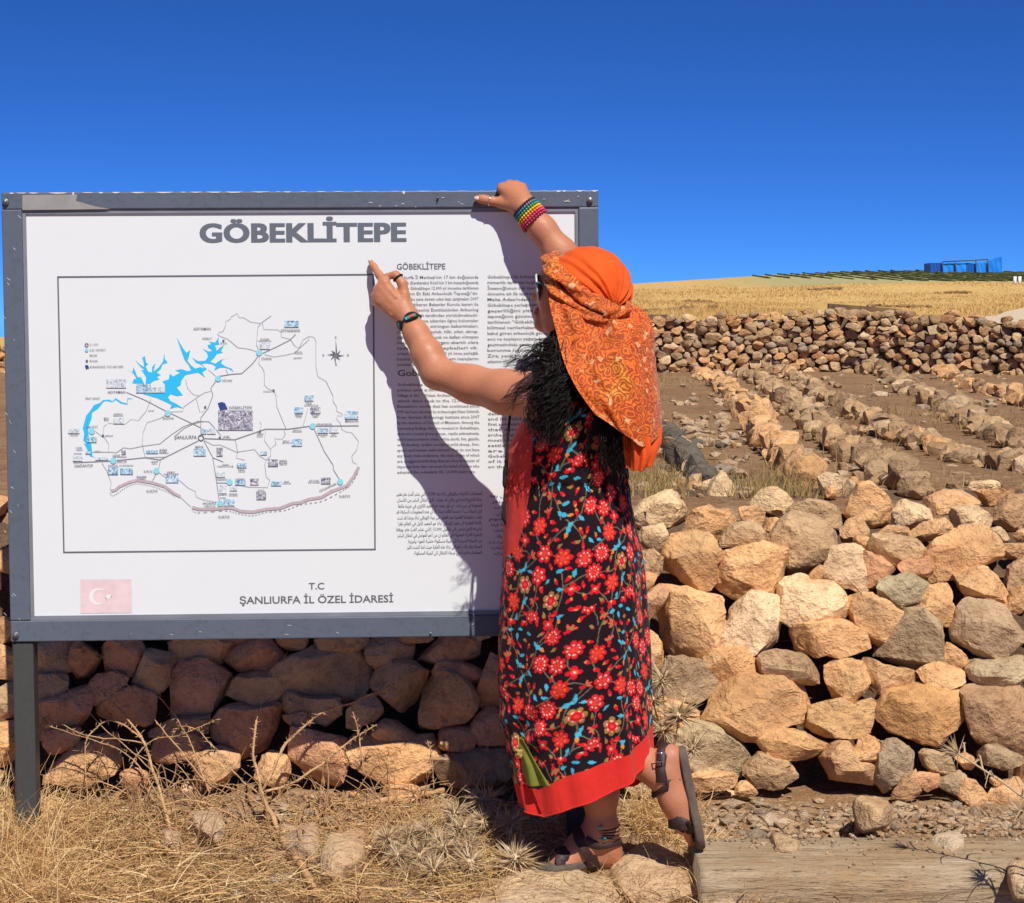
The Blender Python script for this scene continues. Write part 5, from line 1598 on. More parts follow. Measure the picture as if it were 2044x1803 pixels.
# the little photographs
def thumb_mat(name, lo, mid, hi, sc_):
    m, nt, b = new_mat(name)
    b.inputs['Roughness'].default_value = 0.5
    tc = nd(nt, 'ShaderNodeTexCoord').outputs['Object']
    n1 = noise(nt, sc_, 4, 0.75, vec=tc, dist=1.2)
    nt.links.new(ramp(nt, n1.outputs[0], [(0.36, lo), (0.50, mid), (0.62, hi)]).outputs[0], b.inputs['Base Color'])
    return m
M_TH = [thumb_mat('dark_print_photo', (0.06, 0.06, 0.10), (0.33, 0.33, 0.40), (0.76, 0.76, 0.80), 120), thumb_mat('blue_print_photo', (0.03, 0.11, 0.22), (0.35, 0.58, 0.72), (0.78, 0.82, 0.85), 110),
        thumb_mat('pale_print_photo', (0.20, 0.26, 0.30), (0.62, 0.70, 0.74), (0.80, 0.82, 0.83), 150)]
THS = [(0, C5, (252, 1185, 605, 1385)), (1, C4, (990, 920, 1138, 1005)), (2, C4, (1140, 950, 1282, 1005)), (2, C4, (685, 868, 888, 955)), (2, C4, (298, 1370, 415, 1418)), (1, C4, (490, 1455, 590, 1510)), (2, C4, (760, 1265, 865, 1320)), (2, C4, (345, 1645, 445, 1700)), (2, C4, (575, 1662, 708, 1690)), (1, C4, (1575, 1578, 1698, 1648)), (1, C4, (1090, 1590, 1215, 1622)), (0, C4, (1808, 1565, 1870, 1650)), (0, C4, (840, 1590, 885, 1632)), (1, C4, (474, 1603, 525, 1628)), (1, C4, (1655, 1372, 1705, 1425)), (2, C4, (1710, 1370, 1800, 1425)),
       (1, C5, (925, 275, 1070, 338)), (2, C5, (675, 498, 780, 562)), (1, C5, (1130, 1035, 1222, 1088)), (1, C5, (1028, 1155, 1116, 1215)), (0, C5, (1190, 1150, 1293, 1215)), (1, C5, (1540, 1195, 1675, 1272)), (1, C5, (1265, 1368, 1370, 1415)), (2, C5, (1380, 1360, 1480, 1412)), (1, C5, (1000, 1475, 1106, 1548)), (1, C5, (682, 1605, 748, 1638)),
       (1, C6, (702, 582, 808, 658)), (1, C6, (828, 592, 958, 656)), (1, C6, (1292, 668, 1420, 740)), (2, C6, (1802, 630, 1895, 685)), (2, C6, (1838, 768, 1910, 850)), (2, C6, (1942, 776, 2016, 822)), (1, C6, (1880, 910, 1992, 975)), (0, C7, (760, 505, 860, 575)), (1, C7, (442, 542, 542, 588)), (0, C7, (578, 700, 664, 762)), (1, C7, (424, 715, 530, 765)), (0, C7, (640, 842, 738, 912)), (1, C7, (790, 728, 896, 772)), (0, C7, (1298, 690, 1395, 752))]
for k, reg, (a, b, c, d) in THS:
    sp('map_photo', reg([(a, b), (c, b), (c, d), (a, d)]), M_TH[k], 0.0016)
# the flag, bottom left
fl_ = sp('flag_print', [(160, 1157), (262, 1157), (263, 1224), (160, 1225)], M_FLAG, 0.0032)
ang = np.linspace(0.55, 2 * math.pi - 0.55, 30)
co_ = [(194 + 17 * math.cos(a), 1191.5 - 17 * math.sin(a)) for a in ang]
ci_ = [(198.5 + 13.2 * math.cos(a), 1191.5 - 13.2 * math.sin(a)) for a in np.linspace(2 * math.pi - 0.62, 0.62, 26)]
v, t = fill_poly([S(a, b) for a, b in co_ + ci_], 0.0027)
spart('crescent', mesh_np('crescent', v, t, False), M_FLAGW, fl_)
sp('star', [(216.5 + (8.5 if k % 2 == 0 else 3.4) * math.cos(math.pi - k * math.pi / 5), 1191.5 - (8.5 if k % 2 == 0 else 3.4) * math.sin(math.pi - k * math.pi / 5)) for k in range(10)], M_FLAGW, 0.0027, fl_)

bpy.data.scenes.remove(_scratch)

# ================================================================== THE WOMAN
person = empty('person', tuple(onz(1170, 1745, 0.02)))
tag(person, 'woman in orange headscarf and long black floral dress pointing at the board', 'person')

P0 = P
def P(px, py, Y):                          # she stands close in front of the board
    return P0(px, py, float(np.interp(Y, [3.8, 4.165, 4.25, 4.315, 4.36, 4.45, 4.6], [3.905, 4.265, 4.325, 4.375, 4.405, 4.455, 4.6])))

# ---- body: one continuous surface grown from tapered limbs (signed distances, surface nets)
class SDF:
    def __init__(s, lo, hi, h):
        s.lo = np.array(lo)
        s.h = h
        s.n = np.ceil((np.array(hi) - s.lo) / h).astype(int) + 1
        s.d = np.full(tuple(s.n), 1.0, np.float32)
    def win(s, lo, hi):
        a = np.maximum(0, np.floor((np.array(lo) - s.lo) / s.h).astype(int))
        b = np.minimum(s.n, np.ceil((np.array(hi) - s.lo) / s.h).astype(int) + 1)
        g = [np.arange(a[k], b[k]) * s.h + s.lo[k] for k in range(3)]
        return tuple(slice(a[k], b[k]) for k in range(3)), np.meshgrid(*g, indexing='ij', copy=False)
    def comb(s, w, v, k):
        o = s.d[w]
        if k <= 0:
            s.d[w] = np.minimum(o, v)
        else:
            hh = np.clip(0.5 + 0.5 * (o - v) / k, 0, 1)
            s.d[w] = o * (1 - hh) + v * hh - k * hh * (1 - hh)
    def cone(s, a, b, ra, rb, k=0.02):
        a, b = np.asarray(a, float), np.asarray(b, float)
        m = max(ra, rb) + k + 0.03
        w, (X, Y, Z) = s.win(np.minimum(a, b) - m, np.maximum(a, b) + m)
        ab = b - a
        L2 = max(1e-9, ab @ ab)
        t = np.clip(((X - a[0]) * ab[0] + (Y - a[1]) * ab[1] + (Z - a[2]) * ab[2]) / L2, 0, 1)
        dx, dy, dz = X - a[0] - t * ab[0], Y - a[1] - t * ab[1], Z - a[2] - t * ab[2]
        s.comb(w, (np.sqrt(dx * dx + dy * dy + dz * dz) - (ra + (rb - ra) * t)).astype(np.float32), k)
    def chain(s, pts, k=0.02):
        """pts: (point, radius) along a limb"""
        for (a, ra), (b, rb) in zip(pts[:-1], pts[1:]):
            s.cone(a, b, ra, rb, k)
    def ell(s, c, r, M=None, k=0.02, cut=False):
        c, r = np.asarray(c, float), np.asarray(r, float)
        m = r.max() + k + 0.03
        w, (X, Y, Z) = s.win(c - m, c + m)
        p = np.stack([X - c[0], Y - c[1], Z - c[2]], -1)
        if M is not None:
            p = p @ np.asarray(M).T
        q = p / r
        l = np.linalg.norm(q, axis=-1)
        g = np.linalg.norm(q / r, axis=-1) + 1e-9
        v = (l * (l - 1) / g).astype(np.float32)
        if cut:
            o = s.d[w]
            hh = np.clip(0.5 - 0.5 * (o + v) / max(k, 1e-6), 0, 1)
            s.d[w] = o * (1 - hh) - v * hh + k * hh * (1 - hh)
        else:
            s.comb(w, v, k)
    def mesh(s):
        d = s.d
        ins = d < 0
        nx, ny, nz = d.shape
        cnt = np.zeros((nx - 1, ny - 1, nz - 1), np.int8)
        for i in (0, 1):
            for j in (0, 1):
                for k in (0, 1):
                    cnt += ins[i:nx - 1 + i, j:ny - 1 + j, k:nz - 1 + k]
        act = np.argwhere((cnt > 0) & (cnt < 8))
        idx = -np.ones(cnt.shape, np.int64)
        idx[tuple(act.T)] = np.arange(len(act))
        acc = np.zeros((len(act), 3))
        num = np.zeros(len(act))
        cor = [(i, j, k) for i in (0, 1) for j in (0, 1) for k in (0, 1)]
        val = {c: d[act[:, 0] + c[0], act[:, 1] + c[1], act[:, 2] + c[2]].astype(float) for c in cor}
        for a in cor:
            for ax in range(3):
                if a[ax]:
                    continue
                b = list(a)
                b[ax] = 1
                b = tuple(b)
                cr = (val[a] < 0) != (val[b] < 0)
                den = val[a] - val[b]
                t = np.where(cr, val[a] / np.where(den == 0, 1, den), 0)
                p = np.zeros((len(act), 3)) + np.array(a)
                p[:, ax] += t
                acc += p * cr[:, None]
                num += cr
        verts = (act + acc / num[:, None]) * s.h + s.lo
        faces = []
        for ax in range(3):
            sl0 = [slice(1, -1)] * 3
            sl0[ax] = slice(0, -1)
            sl1 = [slice(1, -1)] * 3
            sl1[ax] = slice(1, None)
            a, b = ins[tuple(sl0)], ins[tuple(sl1)]
            e = np.argwhere(a != b)
            off = np.array([1, 1, 1])
            off[ax] = 0
            e2 = e + off
            u, w = (ax + 1) % 3, (ax + 2) % 3
            def at(du, dw):
                q = e2.copy()
                q[:, u] += du
                q[:, w] += dw
                return idx[tuple(q.T)]
            f = np.stack([at(-1, -1), at(0, -1), at(0, 0), at(-1, 0)], 1)
            fl = a[tuple(e.T)]
            f = np.where(fl[:, None], f, f[:, ::-1])
            faces.append(f)
        f = np.concatenate(faces)
        f = f[(f >= 0).all(1)]
        return verts, f

def smooth_mesh(v, f, it=2, lam=0.5):
    e = np.concatenate([f[:, [i, (i + 1) % f.shape[1]]] for i in range(f.shape[1])])
    for _ in range(it):
        acc = np.zeros_like(v)
        num = np.zeros(len(v))
        for k in range(3):
            acc[:, k] = np.bincount(e[:, 0], v[e[:, 1], k], len(v)) + np.bincount(e[:, 1], v[e[:, 0], k], len(v))
        num = np.bincount(e[:, 0], minlength=len(v)) + np.bincount(e[:, 1], minlength=len(v))
        v = v * (1 - lam) + lam * acc / np.maximum(1, num)[:, None]
    return v

YB = 4.16
B = SDF((-0.42, 3.96, -0.02), (0.52, 4.56, 1.80), 0.0038)
sy = sign_y
# torso under the dress
B.chain([(P(1155, 700, 4.16), 0.050), (P(1160, 745, 4.16), 0.060), (P(1160, 800, 4.16), 0.095), (P(1150, 900, 4.16), 0.10), (P(1135, 980, 4.16), 0.10), (P(1140, 1100, 4.17), 0.125)], 0.03)
B.chain([(P(1110, 775, 4.05), 0.055), (P(1160, 755, 4.16), 0.06), (P(1165, 760, 4.27), 0.055)], 0.03)
# left arm, pointing
S_, E_, W_ = P(1092, 793, 4.060), P0(872, 745, 4.332), P0(813, 634, 4.390)
B.chain([(S_, 0.062), (P0(1010, 783, 4.225), 0.0535), (P0(940, 767, 4.285), 0.046), (E_, 0.038), (P0(853, 708, 4.352), 0.0375), (P0(832, 668, 4.372), 0.030), (W_, 0.0255)], 0.022)
yk = 4.36
for kx, ky, kr in ((768, 565, 0.0135), (760, 576, 0.0150), (756, 590, 0.0150), (757, 603, 0.0135)):
    B.cone(W_, P(kx, ky, yk), 0.022, kr, 0.016)
B.cone(W_, P(806, 590, 4.345), 0.022, 0.014, 0.014)
for kx, ky in ((768.5, 564), (760.5, 575.5), (756.5, 589.5), (757.5, 602.5)):      # knuckles and tendons
    B.ell(P0(kx, ky, 4.405 - 0.0125), (0.0065, 0.005, 0.0065), None, 0.006)
    B.cone(P0(kx + 4, ky + 6, 4.405 - 0.013), P0(kx + 22, ky + 28, 4.396 - 0.0195), 0.0026, 0.0022, 0.008)
ysn = sy(738, 520) - 0.009
B.chain([(P(768, 565, yk), 0.0125), (P0(757, 549, 4.425), 0.0105), (P0(746, 532, 4.450), 0.0092), (P0(739.5, 522, ysn), 0.0070)], 0.006)
for kx, ky, kr in ((760, 576, 0.0120), (755.5, 590, 0.0120), (757, 603, 0.0105)):
    B.chain([(P(kx, ky, yk), kr), (P(kx - 7, ky + 1, yk + 0.030), kr * 0.95), (P(kx + 6, ky + 5, yk + 0.046), kr * 0.9), (P(kx + 22, ky + 8, yk + 0.028), kr * 0.85)], 0.004)
B.chain([(P(808, 592, 4.345), 0.014), (P(803, 566, 4.352), 0.0125), (P(790, 549, 4.362), 0.0108), (P(773, 551, 4.372), 0.0085)], 0.006)
# right arm, reaching over the top edge
Sr, Er, Wr = P0(1165, 765, 4.37), P0(1172, 580, 4.405), P0(1047, 414, 4.432)
B.chain([(Sr, 0.055), (P0(1175, 670, 4.395), 0.048), (Er, 0.042), (P0(1120, 508, 4.412), 0.040), (P0(1083, 458, 4.424), 0.033), (Wr, 0.0275)], 0.022)
yt = sy(1020, 384)
for kx, ky, kr in ((1002, 377, 0.0135), (1017, 372, 0.0140), (1031, 373, 0.0135), (1043, 377, 0.0125)):
    B.cone(Wr, P0(kx, ky, yt - 0.022), 0.024, kr, 0.016)
    B.chain([(P0(kx, ky, yt - 0.022), kr), (P0(kx, ky - 3, yt + 0.02), kr * 0.95), (P0(kx - 1, ky + 6, yt + 0.052), kr * 0.85), (P0(kx - 1, ky + 26, yt + 0.058), kr * 0.75)], 0.004)
B.chain([(P0(1033, 414, 4.437), 0.020), (P0(1002, 405, sy(1002, 405) - 0.026), 0.0140), (P0(978, 401, sy(978, 401) - 0.022), 0.0112), (P0(963, 398, sy(963, 398) - 0.020), 0.0108), (P0(952, 396, sy(952, 396) - 0.019), 0.0080)], 0.010)
# head, in profile, turned to the board
fdir = np.array([-0.955, 0.28, -0.05])
fdir /= np.linalg.norm(fdir)
rdir = np.cross(fdir, [0, 0, 1.0])
rdir /= np.linalg.norm(rdir)
udir = np.cross(rdir, fdir)
HM = np.stack([fdir, rdir, udir])
HC = P(1163, 568, 4.16)
def HP(px, py, side=0.0):
    """a point of the face's middle plane seen at (px, py), moved sideways"""
    d = ray(px, py)
    t = ((HC - CAMP) @ rdir) / (d @ rdir)
    return CAMP + d * t + rdir * side
B.ell(HC, (0.088, 0.072, 0.092), HM, 0.01)
B.ell(HP(1112, 575), (0.050, 0.060, 0.070), HM, 0.03)
B.chain([(HP(1150, 620), 0.050), (HP(1112, 634), 0.036), (HP(1086, 645), 0.020)], 0.03)
for sd in (-1, 1):
    B.ell(HP(1112, 606, sd * 0.034), (0.034, 0.022, 0.034), HM, 0.022)
    B.chain([(HP(1150, 628, sd * 0.050), 0.024), (HP(1108, 652, sd * 0.024), 0.017)], 0.022)
    B.ell(HP(1079, 600, sd * 0.010), (0.0085, 0.0075, 0.0075), HM, 0.006)
    B.ell(HP(1090, 574, sd * 0.030), (0.013, 0.017, 0.013), HM, 0.012, cut=True)
    B.ell(HP(1165, 590, sd * 0.074), (0.022, 0.012, 0.030), HM, 0.008)
B.chain([(HP(1090, 560), 0.010), (HP(1078, 580), 0.0095), (HP(1069, 592), 0.0100)], 0.010)
B.chain([(HP(1081, 612), 0.012), (HP(1073.5, 618, 0), 0.0085)], 0.010)
B.chain([(HP(1074, 620, -0.017), 0.006), (HP(1071.5, 619, 0), 0.0068), (HP(1074, 620, 0.017), 0.006)], 0.006)
B.chain([(HP(1075, 630, -0.015), 0.006), (HP(1072.5, 630.5, 0), 0.0078), (HP(1075, 630, 0.015), 0.006)], 0.006)
B.ell(HP(1079, 648), (0.014, 0.019, 0.014), HM, 0.014)
B.chain([(HP(1070, 625.2, -0.022), 0.0028), (HP(1068, 625.2, 0.0), 0.0028)], 0.0)
B.chain([(P(1150, 650, 4.16), 0.050), (P(1157, 740, 4.16), 0.056)], 0.03)
# legs: the right one stands, the left one is bent back
Ar = P0(1201, 1652, 4.275)
B.chain([(P0(1140, 1110, 4.29), 0.085), (P0(1150, 1370, 4.27), 0.060), (P0(1172, 1480, 4.268), 0.058), (P0(1197, 1580, 4.270), 0.046), (Ar, 0.035), (P0(1208, 1690, 4.290), 0.036), (P0(1214, 1704, 4.300), 0.034)], 0.025)
B.chain([(Ar, 0.036), (P0(1162, 1688, 4.262), 0.035), (P0(1122, 1722, 4.230), 0.030)], 0.025)
B.cone(P0(1213, 1706, 4.300), P0(1122, 1732, 4.230), 0.030, 0.026, 0.02)
for k in range(5):
    a = np.array([1118 - k * 1.0, 1720 + k * 4.0])
    B.chain([(P0(a[0], a[1], 4.248 - k * 0.011), 0.0145 - 0.001 * k), (P0(a[0] - 24 + k * 4.5, a[1] + 6.5, 4.230 - k * 0.0105), 0.0120 - 0.0011 * k)], 0.006)
Al = P(1313, 1537, 4.090)
B.chain([(P0(1140, 1110, 4.24), 0.080), (P0(1078, 1365, 4.205), 0.056), (P0(1165, 1432, 4.215), 0.054), (P0(1250, 1506, 4.215), 0.047), (Al, 0.040)], 0.025)
B.chain([(Al, 0.040), (P(1336, 1512, 4.08), 0.031)], 0.02)
B.chain([(P(1322, 1545, 4.075), 0.038), (P(1346, 1598, 4.07), 0.033), (P(1364, 1642, 4.065), 0.028)], 0.025)
B.cone(P(1336, 1512, 4.08), P(1366, 1640, 4.065), 0.028, 0.026, 0.02)
for k in range(5):
    B.chain([(P(1366, 1648, 4.090 - k * 0.0125), 0.0135 - 0.0009 * k), (P(1380 - k * 1.2, 1682 - k * 4.5, 4.092 - k * 0.0135), 0.0105 - 0.0008 * k)], 0.005)
bv, bf = B.mesh()
bv = smooth_mesh(bv, bf, 2, 0.4)

def skin_mat():
    m, nt, b = new_mat('tanned_skin')
    b.inputs['Roughness'].default_value = 0.48
    b.inputs['Specular IOR Level'].default_value = 0.35
    b.inputs['Subsurface Weight'].default_value = 0.08
    b.inputs['Subsurface Radius'].default_value = (0.012, 0.005, 0.003)
    b.inputs['Subsurface Scale'].default_value = 0.4
    pos = nd(nt, 'ShaderNodeNewGeometry').outputs['Position']
    n1, n2 = noise(nt, 12, 4, vec=pos), noise(nt, 220, 3, 0.7, vec=pos)
    c = mix(nt, (0.46, 0.18, 0.092), (0.52, 0.225, 0.125), n1.outputs[0])
    c = mix(nt, c, ramp(nt, n2.outputs[0], [(0.3, (0.9, 0.88, 0.86)), (0.7, (1.06, 1.05, 1.05))]).outputs[0], 0.7, 'MULTIPLY')
    n3 = noise(nt, 45, 4, 0.7, vec=pos)
    c = mix(nt, c, (0.50, 0.165, 0.095), ramp(nt, n3.outputs[0], [(0.52, (0, 0, 0)), (0.72, (0.45, 0.45, 0.45))]).outputs[0])
    at = nd(nt, 'ShaderNodeAttribute')
    at.attribute_name = 'lip'
    c = mix(nt, c, (0.34, 0.085, 0.075), at.outputs['Fac'])
    nt.links.new(c, b.inputs['Base Color'])
    vs = nd(nt, 'ShaderNodeTexVoronoi')
    vs.inputs['Scale'].default_value = 420
    nt.links.new(pos, vs.inputs['Vector'])
    nt.links.new(ramp(nt, n3.outputs[0], [(0.35, (0.40, 0.40, 0.40)), (0.7, (0.62, 0.62, 0.62))]).outputs[0], b.inputs['Roughness'])
    a_ = bump(nt, b, n2.outputs[0], 0.25, 0.003)
    a_ = bump(nt, b, n3.outputs[0], 0.18, 0.006, a_)
    bump(nt, b, vs.outputs[0], 0.12, 0.0015, a_)
    return m
M_SKIN = skin_mat()
me = mesh_np('body', bv, bf)
lip = np.zeros(len(bv), np.float32)
for c_, r_ in ((HP(1070, 619.5), 0.011), (HP(1071, 630.5), 0.011), (HP(1075, 625, -0.014), 0.009), (HP(1075, 625, 0.014), 0.009)):
    d_ = np.linalg.norm(bv - c_, axis=1)
    lip = np.maximum(lip, np.clip((r_ - d_) / 0.004, 0, 1))
at = me.attributes.new('lip', 'FLOAT', 'POINT')
at.data.foreach_set('value', lip.astype(np.float32))
body = link('body', me, M_SKIN, person)

# nails
M_NAIL = flat_mat('painted_nail', (0.62, 0.38, 0.40), 0.2, 0.5)
M_NAILD = flat_mat('dark_painted_nail', (0.05, 0.02, 0.025), 0.2, 0.5)
def nail(c, along, nrm, w, l, mat):
    along = np.asarray(along, float) / np.linalg.norm(along)
    nrm = np.asarray(nrm, float)
    nrm = nrm - along * (nrm @ along)
    nrm /= np.linalg.norm(nrm)
    sd = np.cross(along, nrm)
    v, f = ico(2)
    link('nail', mesh_np('nail', c + (v[:, :1] * along * l + v[:, 1:2] * sd * w + v[:, 2:3] * nrm * 0.0022), f), mat, person)
cam_dir = lambda p: (CAMP - p) / np.linalg.norm(CAMP - p)
p_ = P0(739.5, 523, ysn - 0.007); nail(p_, P0(737, 519, ysn) - P0(746, 534, ysn), cam_dir(p_), 0.0050, 0.0085, M_NAIL)
p_ = P0(953, 395.5, sy(953, 396) - 0.0270); nail(p_, (-1, 0, 0.12), cam_dir(p_) + np.array([0, 0, 0.5]), 0.0062, 0.0095, M_NAIL)
p_ = P0(1092, 1723.5, 4.220); nail(p_, (-1, -0.1, -0.1), (0, -0.35, 1), 0.0070, 0.0085, M_NAILD)

# ---- dress
DR = np.array([(735, 1108, 1212, 4.265, .125), (760, 1088, 1228, 4.265, .158), (800, 1070, 1240, 4.265, .162), (850, 1036, 1246, 4.265, .158), (900, 1013, 1250, 4.265, .150), (960, 1008, 1254, 4.265, .143), (1000, 1006, 1258, 4.265, .150), (1050, 1005, 1268, 4.266, .158),
               (1100, 1003, 1278, 4.266, .162), (1150, 1001, 1283, 4.264, .162), (1250, 995, 1288, 4.256, .156), (1350, 993, 1291, 4.246, .146), (1420, 998, 1294, 4.238, .136), (1500, 1016, 1300, 4.228, .124), (1640, 1046, 1310, 4.220, .114)])
HEM = [(0, 1500), (20, 1560), (45, 1588), (90, 1600), (135, 1602), (180, 1596), (205, 1604), (228, 1612), (250, 1596), (270, 1577), (290, 1556), (315, 1530), (340, 1505), (360, 1500)]
def dress_pos(th, py, inset=0.0, folds=True):
    """th: angle round the body (0 = her back, 270 = towards the camera), py: height in photo units"""
    xl, xr, yc, b = (np.interp(py, DR[:, 0], DR[:, k]) for k in (1, 2, 3, 4))
    d = np.array([ray(1022, p) for p in np.atleast_1d(py)])
    z = CAM_Z + d[:, 2] * (yc / d[:, 1])
    depth_k = yc / d[:, 1] / FPX
    cx = ((xl + xr) / 2 - CX) * depth_k
    a = (xr - xl) / 2 * depth_k - inset
    bb = b - inset
    c, s_ = np.cos(th), np.sin(th)
    e = 0.88
    x = a * np.sign(c) * np.abs(c) ** e
    y = bb * np.sign(s_) * np.abs(s_) ** e
    if folds:
        low = np.clip((py - 980) / 500, 0, 1)
        f = 0.030 * low * np.sin(7 * th + 1.3 + 1.1 * np.sin(3 * z)) + 0.024 * low * np.sin(12 * th + 0.4 + 2.2 * z) + 0.010 * low * np.sin(19 * th + 3 * z)
        q = np.stack([np.cos(th) * 2.2, np.sin(th) * 2.2, z * 3.2], 1)
        f = f + fbm(q, 3, 91) * (0.026 + 0.026 * low) + fbm(q * np.array([2.6, 2.6, 1.1]), 3, 92) * 0.016
        # gathers at the waist seam, cross folds where the raised knee pulls the skirt
        w_ = np.exp(-((py - 962) / 34.0) ** 2)
        f = f + w_ * 0.016 * np.sin(34 * th + 2 * np.sin(5 * th)) - 0.022 * np.exp(-((py - 962) / 7.0) ** 2)
        kn = np.exp(-((py - 1430) / 75.0) ** 2) * np.exp(-((np.mod(th, 2 * math.pi) - 4.2) / 0.9) ** 2)
        f = f + kn * 0.042 * np.sin((py + 26 * np.cos(th) * 4) / 11.0)
        cr = np.exp(-((py - 900) / 60.0) ** 2) * np.exp(-((np.mod(th, 2 * math.pi) - 4.1) / 0.8) ** 2)
        f = f + cr * 0.016 * np.sin((py * 0.6 + 120 * np.cos(th)) / 8.0)
        x, y = x * (1 + f), y * (1 + f)
    return np.stack([cx + x, yc + y, z], 1)
NT, NV = 660, 560
th = np.arange(NT) / NT * 2 * math.pi
tv = np.linspace(0, 1, NV)
TH, TV = np.meshgrid(th, tv)
hem = interp(np.degrees(TH.ravel()), HEM)
PYv = 735 + (hem - 735) * TV.ravel()
dv = dress_pos(TH.ravel(), PYv)
i, j = np.meshgrid(np.arange(NV - 1), np.arange(NT), indexing='ij')
j2 = (j + 1) % NT
dq = np.stack([i * NT + j, (i + 1) * NT + j, (i + 1) * NT + j2, i * NT + j2], -1).reshape(-1, 4)
# armholes
ctr = P(1085, 800, 4.01)
keepv = np.ones(len(dv), bool)
rel = (dv - ctr)
armL = (rel[:, 1] < 0.05) & (((rel[:, 0] + 0.01) / 0.055) ** 2 + (rel[:, 2] / 0.075) ** 2 < 1)
ctr2 = P(1165, 770, 4.3)
rel2 = dv - ctr2
armR = (rel2[:, 1] > -0.03) & ((rel2[:, 0] / 0.065) ** 2 + (rel2[:, 2] / 0.075) ** 2 < 1)
keepv[armL | armR] = False
dq = dq[keepv[dq].all(1)]

